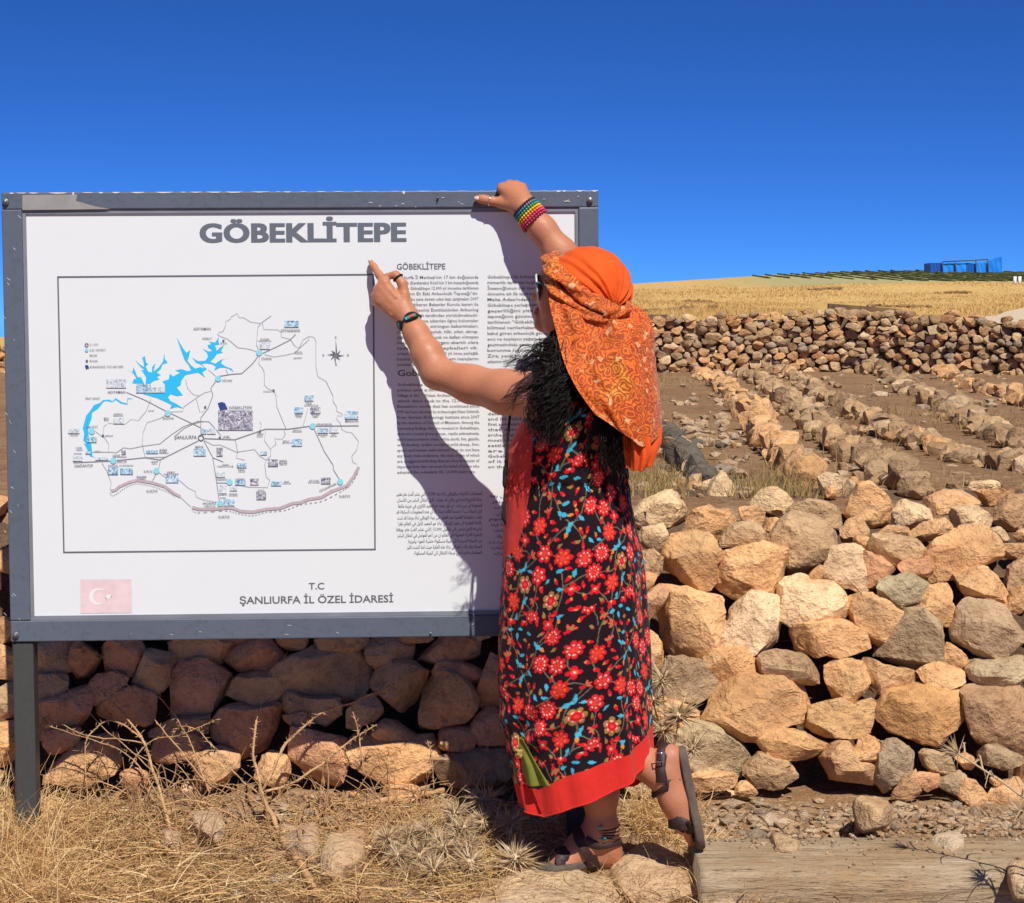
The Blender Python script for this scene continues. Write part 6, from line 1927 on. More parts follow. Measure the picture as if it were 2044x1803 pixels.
# the print: flowers, buds, bells, leaves and stems in a repeat
def dress_print(s_, t):
    TW, THt = 0.272, 0.35
    wq = np.stack([s_ * 60, t * 60, 0 * t], 1)
    s_, t = s_ + 0.0028 * fbm(wq, 2, 51), t + 0.0028 * fbm(wq, 2, 52)
    N = len(s_)
    col = np.tile(np.array([0.014, 0.0055, 0.0095]), (N, 1))
    rs = np.random.default_rng(23)
    row = np.floor(t / THt)
    u = np.mod(s_ + 0.5 * TW * np.mod(row, 2), TW)
    v = np.mod(t, THt)
    pts = []
    tries = 0
    while len(pts) < 96 and tries < 14000:
        tries += 1
        p = np.array([rs.uniform(0, TW), rs.uniform(0, THt)])
        r = 0.0205 if len(pts) < 16 else 0.0148 if len(pts) < 34 else 0.0080
        ok = True
        for q, rq in pts:
            d = np.abs(p - q)
            d = np.minimum(d, [TW - d[0], THt - d[1]])
            if np.hypot(*d) < (r + rq) * 1.04:
                ok = False
                break
        if ok:
            pts.append((p, r))
    RED_, RED2, CORAL, OLIVE, TEAL, ORNG, WHITE_, STEM = [np.array(c) for c in ((0.66, 0.008, 0.018), (0.42, 0.006, 0.012), (0.82, 0.07, 0.045), (0.30, 0.20, 0.055), (0.06, 0.42, 0.60), (0.75, 0.22, 0.03), (0.75, 0.62, 0.52), (0.16, 0.125, 0.075))]
    def local(p):
        du = np.mod(u - p[0] + TW / 2, TW) - TW / 2
        dw = np.mod(v - p[1] + THt / 2, THt) - THt / 2
        return du, dw
    # stems first
    for k in range(0, 26):
        p, r = pts[k]
        q, _ = pts[(k * 7 + 3) % 32]
        d = q - p
        d = np.mod(d + np.array([TW, THt]) / 2, [TW, THt]) - np.array([TW, THt]) / 2
        if np.hypot(*d) > 0.11:
            d *= 0.11 / np.hypot(*d)
        du, dw = local(p + d / 2)
        L = np.hypot(*d)
        e1 = d / L
        a = du * e1[0] + dw * e1[1]
        b = -du * e1[1] + dw * e1[0]
        curve = 0.012 * np.cos(a / L * math.pi) * (1 if k % 2 else -1)
        m = (np.abs(a) < L / 2) & (np.abs(b - curve) < 0.0015)
        col[m] = STEM
    for k, (p, r) in enumerate(pts):
        du, dw = local(p)
        sel = (np.abs(du) < r * 1.7) & (np.abs(dw) < r * 1.7)
        if not sel.any():
            continue
        x, y = du[sel], dw[sel]
        rot = rs.uniform(0, 2 * math.pi)
        c_, sn = math.cos(rot), math.sin(rot)
        x, y = x * c_ - y * sn, x * sn + y * c_
        rad = np.hypot(x, y)
        ang = np.arctan2(y, x)
        cc = col[sel]
        if k < 16:
            kind = k % 4
            n_ = (8, 6, 10, 7)[kind]
            pet = np.abs(np.cos(ang * n_ / 2))
            edge = r * 1.12 * (0.58 + 0.42 * pet ** 0.55)
            m = rad < edge
            f = np.clip(rad / edge, 0, 1)[:, None]
            olive_ = kind == 1 and k % 8 == 1
            base = OLIVE if olive_ else RED_
            cl_ = CORAL * (1 - f) + base * f
            cl_[pet < 0.22] = RED2
            ring = (np.abs(rad - 0.55 * edge) < 0.0014) & (pet > 0.75)
            cl_[ring] = WHITE_ if kind != 3 else ORNG
            if olive_:
                cl_[rad < r * 0.52] = RED_
                cl_[rad < r * 0.2] = CORAL
            cc[m] = cl_[m]
        elif k < 34:
            kind = k % 3
            if kind == 0:                      # bell: olive cup, red fan
                m = (np.abs(ang) < 0.95) & (rad < r * 1.15 * (0.85 + 0.15 * np.cos(ang * 9)))
                cc[m] = CORAL
                cc[m & (rad < r * 0.72)] = OLIVE
                cc[(rad < r * 0.34)] = RED_
                m = (np.abs(ang - math.pi) % (2 * math.pi) < 0.7) & (rad < r * 0.8)
                cc[m] = RED_
            elif kind == 1:                    # blue feather leaf
                a_ = x / (r * 1.35)
                w_ = r * 0.40 * np.sqrt(np.clip(1 - a_ ** 2, 0, 1)) * (0.75 + 0.25 * np.cos(x / 0.0022))
                m = (np.abs(a_) < 1) & (np.abs(y - 0.25 * r * a_ ** 2) < w_)
                cc[m] = TEAL
                cc[m & (a_ > 0.45)] = ORNG
            else:                              # four-petal flower
                pet = np.abs(np.cos(ang * 2))
                edge = r * 1.1 * (0.42 + 0.58 * pet)
                m = rad < edge
                cc[m] = RED_
                cc[m & (rad < r * 0.45)] = CORAL
                cc[rad < r * 0.16] = WHITE_
        else:
            kind = k % 4
            a_ = x / (r * 1.25)
            m = (np.abs(a_) < 1) & (np.abs(y) < r * 0.52 * (1 - a_ ** 2) * (1 + 0.4 * a_))
            cc[m] = (RED_, TEAL, RED_, OLIVE)[kind]
            cc[m & (a_ > 0.4)] = (ORNG, TEAL, CORAL, RED_)[kind]
        col[sel] = cc
    return col
s_par = TH.ravel() * 0.192
t_par = dv[:, 2] + 0.03 * np.sin(2 * TH.ravel())
dcol = dress_print(s_par, t_par)
RPAN = np.array((0.60, 0.045, 0.035))
red_b = interp(PYv, [(735, 900), (838, 900), (842, 1063), (900, 1060), (960, 1058), (1000, 1051), (1040, 1044), (1080, 1033), (1112, 1004), (1113, 900), (1700, 900)])
pxv = CX + FPX * dv[:, 0] / (dv[:, 1] * 1.0 / 0.997 + 0.0)
cxv = CX + FPX * dv[:, 0] / np.interp(PYv, DR[:, 0], DR[:, 3]) * 0.990
dcol[cxv < red_b] = RPAN
hem_px = (hem - PYv)
hb = hem_px < (58 + 6 * np.sin(TH.ravel() * 3))
dcol[hb] = np.array((0.66, 0.030, 0.022))
def cloth_mat(name, attr=None, col=(0.5, 0.03, 0.03), rough=0.85, weave=900):
    m, nt, b = new_mat(name)
    b.inputs['Roughness'].default_value = rough
    b.inputs['Specular IOR Level'].default_value = 0.12
    b.inputs['Sheen Weight'].default_value = 0.08
    pos = nd(nt, 'ShaderNodeNewGeometry').outputs['Position']
    n1 = noise(nt, 30, 4, vec=pos)
    if attr:
        a = nd(nt, 'ShaderNodeAttribute')
        a.attribute_name = attr
        c = a.outputs['Color']
    else:
        c = ramp(nt, n1.outputs[0], [(0.3, tuple(x * 0.85 for x in col)), (0.7, tuple(min(1, x * 1.1) for x in col))]).outputs[0]
    nt.links.new(c, b.inputs['Base Color'])
    n2 = noise(nt, weave, 2, vec=pos)
    a_ = bump(nt, b, n1.outputs[0], 0.35, 0.006)
    bump(nt, b, n2.outputs[0], 0.2, 0.0006, a_)
    return m
M_DRESS = cloth_mat('floral_cotton', attr='print')
me = mesh_np('dress', dv, dq)
ca = me.color_attributes.new('print', 'FLOAT_COLOR', 'POINT')
ca.data.foreach_set('color', np.concatenate([dcol, np.ones((len(dcol), 1))], 1).astype(np.float32).ravel())
dress = link('dress', me, M_DRESS, person)
M_LINING = cloth_mat('red_lining', col=(0.55, 0.03, 0.022))
th2 = np.arange(200) / 200 * 2 * math.pi
T2, V2 = np.meshgrid(th2, np.linspace(0, 1, 40))
h2 = interp(np.degrees(T2.ravel()), HEM)
py2 = 1330 + (h2 - 1330) * V2.ravel()
lv = dress_pos(T2.ravel(), py2, 0.006)
i, j = np.meshgrid(np.arange(39), np.arange(200), indexing='ij')
lq = np.stack([i * 200 + j, i * 200 + (j + 1) % 200, (i + 1) * 200 + (j + 1) % 200, (i + 1) * 200 + j], -1).reshape(-1, 4)
link('lining', mesh_np('lining', lv, lq), M_LINING, dress)
# red piping round the armhole
a = np.linspace(0.5, 2 * math.pi - 0.9, 40)
rim = []
for q in a:
    p = ctr + np.array([0.058 * math.cos(q) - 0.01, 0, 0.078 * math.sin(q)])
    k = np.argmin(((dv[:, [0, 2]] - p[[0, 2]]) ** 2).sum(1) + 10 * (dv[:, 1] > 4.26))
    rim.append(dv[k] + np.array([0, -0.002, 0]))
mb = MB(); mb.add(*tube_arrays(smooth_mesh(np.array(rim), np.stack([np.arange(39), np.arange(1, 40)], 1), 4), 0.0028, 6)); mb.build('piping', M_LINING, dress)
# hem edge roll
hp = np.array([dress_pos(np.array([q]), np.array([float(interp(math.degrees(q), HEM)) - 0.5]))[0] for q in np.append(th2, th2[0])])
mb = MB(); mb.add(*tube_arrays(hp, 0.0022, 5, cap=False)); mb.build('hem_edge', M_LINING, dress)

# ---- generic cloth sheet through control points
def sheet(name, grid, nu, nv, mat, parent, fold=None, thick=0.0012):
    """grid: rows of (px, py, Y)"""
    g = np.array([[P(*c) for c in r] for r in grid])
    rows = np.stack([spline(g[k], nu) for k in range(len(g))])
    full = np.stack([spline(rows[:, k], nv) for k in range(nu)], 1)      # nv, nu, 3
    du = np.gradient(full, axis=1)
    dw = np.gradient(full, axis=0)
    nrm = np.cross(dw, du)
    nrm /= np.linalg.norm(nrm, axis=2)[..., None] + 1e-12
    if fold is not None:
        U, V = np.meshgrid(np.linspace(0, 1, nu), np.linspace(0, 1, nv))
        full = full + nrm * fold(U, V, full)[..., None]
    v = np.concatenate([full.reshape(-1, 3), (full - nrm * thick).reshape(-1, 3)])
    i, j = np.meshgrid(np.arange(nv - 1), np.arange(nu - 1), indexing='ij')
    a = i * nu + j
    q = np.stack([a, a + nu, a + nu + 1, a + 1], -1).reshape(-1, 4)
    o_ = nu * nv
    q2 = q[:, ::-1] + o_
    bd = []
    for k in range(nu - 1):
        bd += [(k, k + 1, o_ + k + 1, o_ + k), ((nv - 1) * nu + k, o_ + (nv - 1) * nu + k, o_ + (nv - 1) * nu + k + 1, (nv - 1) * nu + k + 1)]
    for k in range(nv - 1):
        bd += [(k * nu, o_ + k * nu, o_ + (k + 1) * nu, (k + 1) * nu), (k * nu + nu - 1, (k + 1) * nu + nu - 1, o_ + (k + 1) * nu + nu - 1, o_ + k * nu + nu - 1)]
    return link(name, mesh_np(name, v, np.concatenate([q, q2, np.array(bd)])), mat, parent)

def scarf_pattern():
    m, nt, b = new_mat('patterned_scarf')
    b.inputs['Roughness'].default_value = 0.7
    b.inputs['Specular IOR Level'].default_value = 0.25
    b.inputs['Sheen Weight'].default_value = 0.15
    pos = nd(nt, 'ShaderNodeNewGeometry').outputs['Position']
    wob = noise(nt, 18, 3, vec=pos)
    ad = mix(nt, pos, wob.outputs['Color'], 0.05)
    vor = nd(nt, 'ShaderNodeTexVoronoi')
    vor.inputs['Scale'].default_value = 34
    nt.links.new(ad, vor.inputs['Vector'])
    wv = nd(nt, 'ShaderNodeMath', operation='MULTIPLY')
    nt.links.new(vor.outputs['Distance'], wv.inputs[0])
    wv.inputs[1].default_value = 26.0
    sn = nd(nt, 'ShaderNodeMath', operation='SINE')
    nt.links.new(wv.outputs[0], sn.inputs[0])
    n1, n2 = noise(nt, 8, 3, vec=pos), noise(nt, 110, 3, 0.7, vec=pos)
    base = ramp(nt, n1.outputs[0], [(0.36, (0.52, 0.115, 0.014)), (0.47, (0.78, 0.14, 0.013)), (0.56, (0.64, 0.15, 0.016)), (0.66, (0.78, 0.29, 0.025))]).outputs[0]
    c = mix(nt, base, (0.30, 0.042, 0.008), ramp(nt, sn.outputs[0], [(0.02, (0.85, 0.85, 0.85)), (0.16, (0, 0, 0))]).outputs[0])
    gold = mix(nt, (0.70, 0.24, 0.03), (0.74, 0.45, 0.20), n2.outputs[0])
    gm = nd(nt, 'ShaderNodeMath', operation='MULTIPLY')
    nt.links.new(ramp(nt, sn.outputs[0], [(0.40, (0, 0, 0)), (0.48, (1, 1, 1)), (0.56, (0, 0, 0))]).outputs[0], gm.inputs[0])
    nt.links.new(ramp(nt, n2.outputs[0], [(0.38, (0, 0, 0)), (0.52, (1, 1, 1))]).outputs[0], gm.inputs[1])
    c = mix(nt, c, gold, gm.outputs[0])
    v2 = nd(nt, 'ShaderNodeTexVoronoi')
    v2.inputs['Scale'].default_value = 95
    nt.links.new(ad, v2.inputs['Vector'])
    c = mix(nt, c, (0.24, 0.03, 0.008), ramp(nt, v2.outputs['Distance'], [(0.10, (0.8, 0.8, 0.8)), (0.22, (0, 0, 0))]).outputs[0])
    c = mix(nt, c, (0.78, 0.50, 0.24), ramp(nt, v2.outputs['Color'], [(0.84, (0, 0, 0)), (0.88, (0.6, 0.6, 0.6))]).outputs[0])
    nt.links.new(c, b.inputs['Base Color'])
    a_ = bump(nt, b, noise(nt, 45, 4, vec=pos).outputs[0], 0.6, 0.008)
    return m
M_SCARFP = scarf_pattern()
M_SCARF = cloth_mat('plain_orange_scarf', col=(0.74, 0.095, 0.012), rough=0.7)
scarf_root = empty('headscarf', tuple(HC))
scarf_root.parent = person
scarf_root.matrix_parent_inverse = wmat(person).inverted()
# crown: a dome with pleats running into the knot
pn = np.array([0.60, -0.06, 0.80])
pn /= np.linalg.norm(pn)
e1 = np.cross([0, 1, 0], pn); e1 /= np.linalg.norm(e1)
e2 = np.cross(pn, e1)
DC = P(1173, 584, 4.160)
knot = P(1236, 622, 4.065)
na, nb = 90, 220
AL, PH = np.meshgrid(np.linspace(0.02, 1.92, na), np.arange(nb) / nb * 2 * math.pi, indexing='ij')
dirs = (np.sin(AL) * np.cos(PH))[..., None] * e1 + (np.sin(AL) * np.sin(PH))[..., None] * e2 + np.cos(AL)[..., None] * pn
dirs = dirs.reshape(-1, 3)
rx, ry, rz = 0.110, 0.100, 0.116
rad = 1.0 / np.sqrt((dirs[:, 0] / rx) ** 2 + (dirs[:, 1] / ry) ** 2 + (dirs[:, 2] / rz) ** 2)
pt = DC + dirs * rad[:, None]
rel = pt - knot
kd = np.linalg.norm(rel, axis=1)
kn_ax = (knot - DC) / np.linalg.norm(knot - DC)
q1 = np.cross(kn_ax, [0, 0, 1.0]); q1 /= np.linalg.norm(q1)
q2 = np.cross(kn_ax, q1)
pang = np.arctan2(dirs @ q2, dirs @ q1)
nn = fbm(np.stack([np.cos(pang) * 2, np.sin(pang) * 2, kd * 6], 1), 3, 15)
fold = np.sin(pang * 21 + nn * 4.0) * 0.0045 * np.exp(-kd / 0.13) + (np.abs(np.sin(pang * 9 + nn * 3)) - 0.6) * 0.006 * np.exp(-((kd - 0.06) / 0.09) ** 2) + nn * 0.0035
rad2 = rad + fold
pt = DC + dirs * rad2[:, None]
i, j = np.meshgrid(np.arange(na - 1), np.arange(nb), indexing='ij')
dqm = np.stack([i * nb + j, (i + 1) * nb + j, (i + 1) * nb + (j + 1) % nb, i * nb + (j + 1) % nb], -1).reshape(-1, 4)
link('crown', mesh_np('crown', pt, dqm), M_SCARF, scarf_root)

def twist_band(name, pts, r, n, mat, amp=0.3, k=3, flat=0.6):
    p = spline([P(*c) for c in pts], n)
    v, t, q = tube_arrays(p, r, 26, flat=flat)
    ring = np.arange(n * 26) // 26
    an = (np.arange(n * 26) % 26) * 2 * math.pi / 26
    cen = np.repeat(p, 26, axis=0)
    d = v[:n * 26] - cen
    nz = fbm(v[:n * 26] * 40, 3, 5)
    s_ = 1 + amp * np.sin(k * an + ring * 0.16) * 0.5 + 0.35 * nz
    tp = np.clip(np.minimum(ring, n - 1 - ring) / 8.0, 0.3, 1)
    v[:n * 26] = cen + d * (s_ * tp)[:, None]
    mb = MB()
    mb.add(v, t, q)
    return mb.build(name, mat, scarf_root)
twist_band('folded_band', [(1112, 508, 4.23), (1098, 517, 4.17), (1099, 530, 4.10), (1122, 553, 4.068), (1155, 579, 4.052), (1192, 605, 4.045), (1226, 622, 4.050), (1252, 626, 4.075), (1264, 615, 4.13)], 0.0205, 150, M_SCARFP, 0.45, 3)
twist_band('folded_band', [(1104, 530, 4.21), (1097, 545, 4.15), (1103, 566, 4.085), (1128, 596, 4.056), (1165, 624, 4.040), (1205, 638, 4.036), (1238, 632, 4.05)], 0.0165, 140, M_SCARFP, 0.5, 4)
twist_band('knot', [(1214, 632, 4.045), (1226, 628, 4.030), (1240, 625, 4.032), (1255, 622, 4.052)], 0.018, 60, M_SCARFP, 0.5, 4, 0.8)
def tail_fold(U, V, X):
    q = np.stack([U.ravel() * 3.2, V.ravel() * 1.6, 0 * U.ravel()], 1)
    n_ = fbm(q, 3, 64).reshape(U.shape)
    return (0.014 * np.sin(U * 14 + n_ * 3.5 + V * 2.0) * (0.35 + 0.65 * np.exp(-((V - 0.25) / 0.45) ** 2)) + 0.012 * n_) * np.clip(V * 6 + 0.25, 0, 1) * (1 - 0.85 * np.clip((U - 0.5) / 0.22, 0, 1))
sheet('hanging_tail', [
 [(1096, 556, 4.115), (1132, 600, 4.058), (1180, 628, 4.036), (1228, 628, 4.036), (1254, 618, 4.065), (1270, 606, 4.11)],
 [(1106, 632, 4.050), (1146, 655, 4.005), (1192, 672, 3.992), (1244, 662, 4.000), (1280, 650, 4.035), (1300, 640, 4.09)],
 [(1119, 702, 3.985), (1160, 728, 3.965), (1204, 742, 3.958), (1254, 738, 3.968), (1288, 728, 4.010), (1308, 716, 4.07)],
 [(1143, 760, 3.960), (1184, 790, 3.945), (1226, 806, 3.945), (1268, 812, 3.955), (1300, 806, 3.995), (1318, 796, 4.06)],
 [(1188, 828, 3.945), (1222, 850, 3.938), (1252, 871, 3.940), (1283, 893, 3.955), (1306, 880, 3.990), (1323, 862, 4.05)]], 150, 150, M_SCARFP, scarf_root, tail_fold)
sheet('plain_end', [
 [(1238, 850, 3.985), (1262, 868, 3.968), (1292, 872, 3.975), (1318, 850, 4.045)],
 [(1246, 893, 3.985), (1268, 905, 3.965), (1298, 905, 3.972), (1321, 880, 4.04)],
 [(1252, 934, 3.990), (1268, 940, 3.972), (1288, 938, 3.978), (1306, 915, 4.03)]], 70, 50, M_SCARF, scarf_root,
 lambda U, V, X: 0.006 * np.sin(U * 22 + 2 * V) + 0.003 * np.sin(U * 41))

# ---- hair
M_HAIR, nt, b = new_mat('black_curly_hair')
b.inputs['Base Color'].default_value = (0.009, 0.0062, 0.0055, 1)
b.inputs['Roughness'].default_value = 0.5
b.inputs['Specular IOR Level'].default_value = 0.2
H = SDF((0.0, 3.98, 0.98), (0.40, 4.42, 1.66), 0.006)
H.chain([(P(1142, 640, 4.085), 0.020), (P(1120, 692, 4.065), 0.034), (P(1100, 745, 4.015), 0.036), (P(1094, 800, 3.985), 0.024), (P(1090, 845, 3.985), 0.012)], 0.03)
H.chain([(P(1155, 650, 4.10), 0.040), (P(1165, 735, 4.065), 0.042), (P(1190, 810, 4.03), 0.03)], 0.03)
H.chain([(P(1235, 700, 4.09), 0.040), (P(1235, 800, 4.06), 0.040), (P(1230, 880, 4.045), 0.03), (P(1236, 930, 4.04), 0.012)], 0.03)
H.ell(HC + np.array([0.016, 0, -0.012]), (0.078, 0.073, 0.082), HM, 0.02)
hv, hf = H.mesh()
hv = hv + (fbm(hv * 70, 3, 12) * 0.012)[:, None] * (hv - P(1130, 740, 4.12)) / 0.1
hair = link('hair', mesh_np('hair', hv, hf), M_HAIR, person)
mb = MB()
rs = np.random.default_rng(88)
def curl(p0, p1, p2, r0, seed_, turns, cr):
    n_ = 46
    t = np.linspace(0, 1, n_)[:, None]
    c = (1 - t) ** 2 * p0 + 2 * t * (1 - t) * p1 + t * t * p2
    ax = p2 - p0
    ax = ax / (np.linalg.norm(ax) + 1e-9)
    s1 = np.cross(ax, [0.2, 1, 0.1]); s1 /= np.linalg.norm(s1)
    s2 = np.cross(ax, s1)
    ph = seed_ * 2.1
    amp = cr * np.clip(t * 3, 0, 1)
    w = turns * 2 * math.pi * t + ph
    c = c + amp * (np.cos(w) * s1 + 0.7 * np.sin(w) * s2)
    mb.add(*tube_arrays(c, r0 * np.linspace(1, 0.35, n_), 4, cap=False))
def lock(src, mid, end, k, n_str, r0, turns, cr, splay=0.006):
    """a lock of strands that curl together"""
    for q in range(n_str):
        j = rs.normal(0, 0.0045, 3)
        curl(src + j, mid + j * 1.3, end + rs.normal(0, splay, 3), r0 * rs.uniform(0.6, 1.25), k + 0.13 * q, turns * rs.uniform(0.92, 1.08), cr)
for k in range(170):
    src = P(rs.normal(1114, 12), rs.uniform(676, 740), rs.uniform(3.99, 4.05))
    if k < 16:          # wisps thrown forward over the arm
        end = P(rs.uniform(1002, 1060), rs.uniform(715, 760), rs.uniform(3.955, 4.05))
        mid = (src + end) / 2 + np.array([rs.normal(0, 0.012), -0.015, rs.uniform(0.0, 0.030)])
        lock(src, mid, end, k * 1.7, 5, 0.0013, rs.uniform(1.3, 2.3), rs.uniform(0.006, 0.011), 0.004)
    elif k < 22:
        end = P(rs.uniform(1000, 1050), rs.uniform(785, 825), 3.965)
        src = P(rs.normal(1085, 10), rs.uniform(740, 785), 3.968)
        lock(src, (src + end) / 2 + np.array([0, -0.015, rs.uniform(0.0, 0.02)]), end, k * 1.7, 4, 0.0012, rs.uniform(1.2, 2.0), rs.uniform(0.006, 0.009), 0.004)
    elif k < 84:       # the mass over the shoulder
        end = P(rs.normal(1092, 22), rs.uniform(780, 895), rs.uniform(3.94, 3.985))
        lock(src, (src + end) / 2 + np.array([rs.normal(0, 0.018), -0.028, 0]), end, k * 1.7, 8, 0.0017, rs.uniform(1.8, 3.2), rs.uniform(0.006, 0.012))
    elif k < 136:       # between the cheek and the edge of the scarf
        src = P(rs.uniform(1112, 1150), rs.uniform(655, 730), rs.uniform(4.02, 4.05))
        end = src + np.array([rs.uniform(-0.03, 0.035), rs.uniform(-0.045, -0.01), -rs.uniform(0.09, 0.19)])
        lock(src, (src + end) / 2 + np.array([rs.normal(0, 0.012), -0.02, 0]), end, k * 1.7, 8, 0.0017, rs.uniform(1.8, 3.2), rs.uniform(0.005, 0.010))
    else:               # below the scarf on her back
        src = P(rs.uniform(1195, 1245), rs.uniform(800, 860), rs.uniform(3.97, 3.99))
        end = src + np.array([rs.normal(0.0, 0.018), rs.normal(0.01, 0.01), -rs.uniform(0.05, 0.13)])
        lock(src, (src + end) / 2 + np.array([rs.normal(0, 0.01), -0.012, 0]), end, k * 1.7, 5, 0.0014, rs.uniform(1.5, 3), rs.uniform(0.004, 0.007))
mb.build('curls', M_HAIR, hair)

# ---- sunglasses
M_GLF = flat_mat('teal_spectacle_frame', (0.02, 0.16, 0.24), 0.2, 0.5)
M_GLW = flat_mat('pale_spectacle_rim', (0.55, 0.58, 0.60), 0.25, 0.5)
M_LENS = flat_mat('dark_lens', (0.035, 0.037, 0.045), 0.06, 0.8)
gl = empty('sunglasses', tuple(HP(1082, 575)))
gl.parent = person
gl.matrix_parent_inverse = wmat(person).inverted()
for sd in (-1, 1):
    c = HP(1081, 575, sd * 0.034)
    if sd == -1:
        pass
    a = np.linspace(0, 2 * math.pi, 41)[:-1]
    sw = rdir * 0.029
    su = (udir + fdir * 0.06) * 0.032
    rim = np.array([c + sw * np.sign(math.cos(q)) * abs(math.cos(q)) ** 0.8 + su * np.sign(math.sin(q)) * abs(math.sin(q)) ** 0.8 - fdir * 0.006 * abs(math.cos(q)) * (1 if math.cos(q) * sd > 0 else 0.2) for q in a])
    cen = rim.mean(0) + fdir * 0.003
    v = np.concatenate([rim, rim * 0.5 + cen * 0.5 + fdir * 0.0015, [cen + fdir * 0.002]])
    n_ = 40
    q = [(k, (k + 1) % n_, n_ + (k + 1) % n_, n_ + k) for k in range(n_)]
    t = [(n_ + k, n_ + (k + 1) % n_, 2 * n_) for k in range(n_)]
    mb = MB(); mb.add(v, t, q); mb.build('lens', M_LENS, gl)
    mb = MB(); mb.add(*tube_arrays(np.concatenate([rim, rim[:1]]), 0.0028, 6, cap=False)); mb.build('rim', M_GLW, gl)
    hin = c + sd * rdir * 0.031 + udir * 0.010 - fdir * 0.005
    ear = HP(1150, 583, sd * 0.082)
    mid = hin * 0.6 + ear * 0.4 + sd * rdir * 0.006
    mb = MB(); mb.add(*tube_arrays(spline([hin, hin - fdir * 0.01 + sd * rdir * 0.004, mid, ear], 14), [0.0065] * 4 + [0.0045] * 10, 8, flat=0.5)); mb.build('temple', M_GLF, gl)
mb = MB(); mb.add(*tube_arrays(spline([HP(1081, 566, -0.008), HP(1079, 563), HP(1081, 566, 0.008)], 8), 0.0022, 6)); mb.build('bridge', M_GLW, gl)

# ---- bracelets, rings, anklet
def ring_pts(c, axis, r, n_=36, squash=1.0, ref=(0, -1, 0)):
    axis = np.asarray(axis) / np.linalg.norm(axis)
    a1 = np.asarray(ref, float) - axis * np.dot(ref, axis)
    a1 /= np.linalg.norm(a1)
    a2 = np.cross(axis, a1)
    q = np.linspace(0, 2 * math.pi, n_ + 1)[:-1]
    return np.array([c + r * (math.cos(k) * a1 + squash * math.sin(k) * a2) for k in q])
bead_cols = [('black', (0.012, 0.012, 0.025)), ('blue', (0.02, 0.16, 0.26)), ('green', (0.03, 0.28, 0.09)), ('yellow', (0.72, 0.45, 0.03)), ('orange', (0.75, 0.20, 0.02)), ('pink', (0.62, 0.03, 0.16)), ('crimson', (0.42, 0.015, 0.08))]
axis = (P0(1120, 508, 4.412) - Wr)
axis /= np.linalg.norm(axis)
v0, f0 = ico(2)
bang = empty('beaded_bracelet', tuple(Wr))
bang.parent = person
bang.matrix_parent_inverse = wmat(person).inverted()
for k, (nm_, c_) in enumerate(bead_cols):
    mt = flat_mat(nm_ + '_beads', c_, 0.25, 0.5)
    cen = P0(1048, 416, 4.432) + axis * (-0.004 + k * 0.0077)
    mb = MB()
    rr = 0.0335 + 0.0008 * k
    for p in ring_pts(cen, axis + np.array([0, 0, 0.12]), rr, 30):
        mb.add(p + v0 * 0.0038, f0)
    o = mb.build('bead_string', mt, bang)
    o['kind'] = 'stuff'
M_BBLK = flat_mat('black_beadwork', (0.012, 0.014, 0.016), 0.5)
M_BGRN = flat_mat('green_beadwork', (0.05, 0.26, 0.17), 0.5)
M_BRED = flat_mat('red_beadwork', (0.62, 0.04, 0.03), 0.5)
M_BBLU = flat_mat('blue_beadwork', (0.10, 0.38, 0.72), 0.5)
wb = empty('woven_bracelet', tuple(W_))
wb.parent = person
wb.matrix_parent_inverse = wmat(person).inverted()
ax2 = P0(832, 668, 4.372) - W_
ax2 /= np.linalg.norm(ax2)
cb = P0(818, 643, 4.386)
ringp = ring_pts(cb, ax2, 0.0315, 48)
def cuff(i0, i1, w, mat, lift, parent):
    idx = np.arange(i0, i1 + 1) % 48
    p = ringp[idx]
    d = (p - cb) / np.linalg.norm(p - cb, axis=1)[:, None]
    prof = np.sqrt(np.clip(np.sin(np.linspace(0.12, math.pi - 0.12, len(idx))), 0, 1)) if w > 0.006 else np.ones(len(idx))
    a_ = p + d * lift + ax2 * (w * prof)[:, None]
    b_ = p + d * lift - ax2 * (w * prof)[:, None]
    c_ = p + d * (lift - 0.003) + ax2 * (w * prof)[:, None]
    e_ = p + d * (lift - 0.003) - ax2 * (w * prof)[:, None]
    n_ = len(idx)
    v = np.concatenate([a_, b_, c_, e_])
    q = []
    for k in range(n_ - 1):
        q += [(k, k + 1, n_ + k + 1, n_ + k), (2 * n_ + k, 2 * n_ + k + 1, k + 1, k), (n_ + k, n_ + k + 1, 3 * n_ + k + 1, 3 * n_ + k)]
    mb = MB(); mb.add(v, None, q)
    return mb.build('beadwork', mat, parent)
for i0 in (-8, 4):
    cuff(i0, i0 + 10, 0.0125, M_BBLK, 0.0015, wb)
    cuff(i0 + 2, i0 + 8, 0.0045, M_BGRN, 0.0030, wb)
    cuff(i0 + 4, i0 + 6, 0.0040, M_BRED, 0.0042, wb)
    cuff(i0 + 8, i0 + 9, 0.0040, M_BBLU, 0.0036, wb)
mb = MB(); mb.add(*tube_arrays(np.concatenate([ringp, ringp[:1]]), 0.0022, 6, cap=False)); mb.build('cord', M_BBLK, wb)
M_SILV = flat_mat('silver_ring', (0.55, 0.53, 0.50), 0.25, 0.5, 0.9)
a_ = P(803, 566, 4.352); b_ = P(790, 549, 4.362)
mb = MB(); mb.add(*tube_arrays(np.concatenate([ring_pts(a_ * 0.35 + b_ * 0.65, b_ - a_, 0.0125), ring_pts(a_ * 0.35 + b_ * 0.65, b_ - a_, 0.0125)[:2]]), 0.0030, 6, cap=False)); mb.build('thumb_ring', M_BBLK, person)
a_, b_ = P0(1002, 405, sy(1002, 405) - 0.026), P0(978, 401, sy(978, 401) - 0.022)
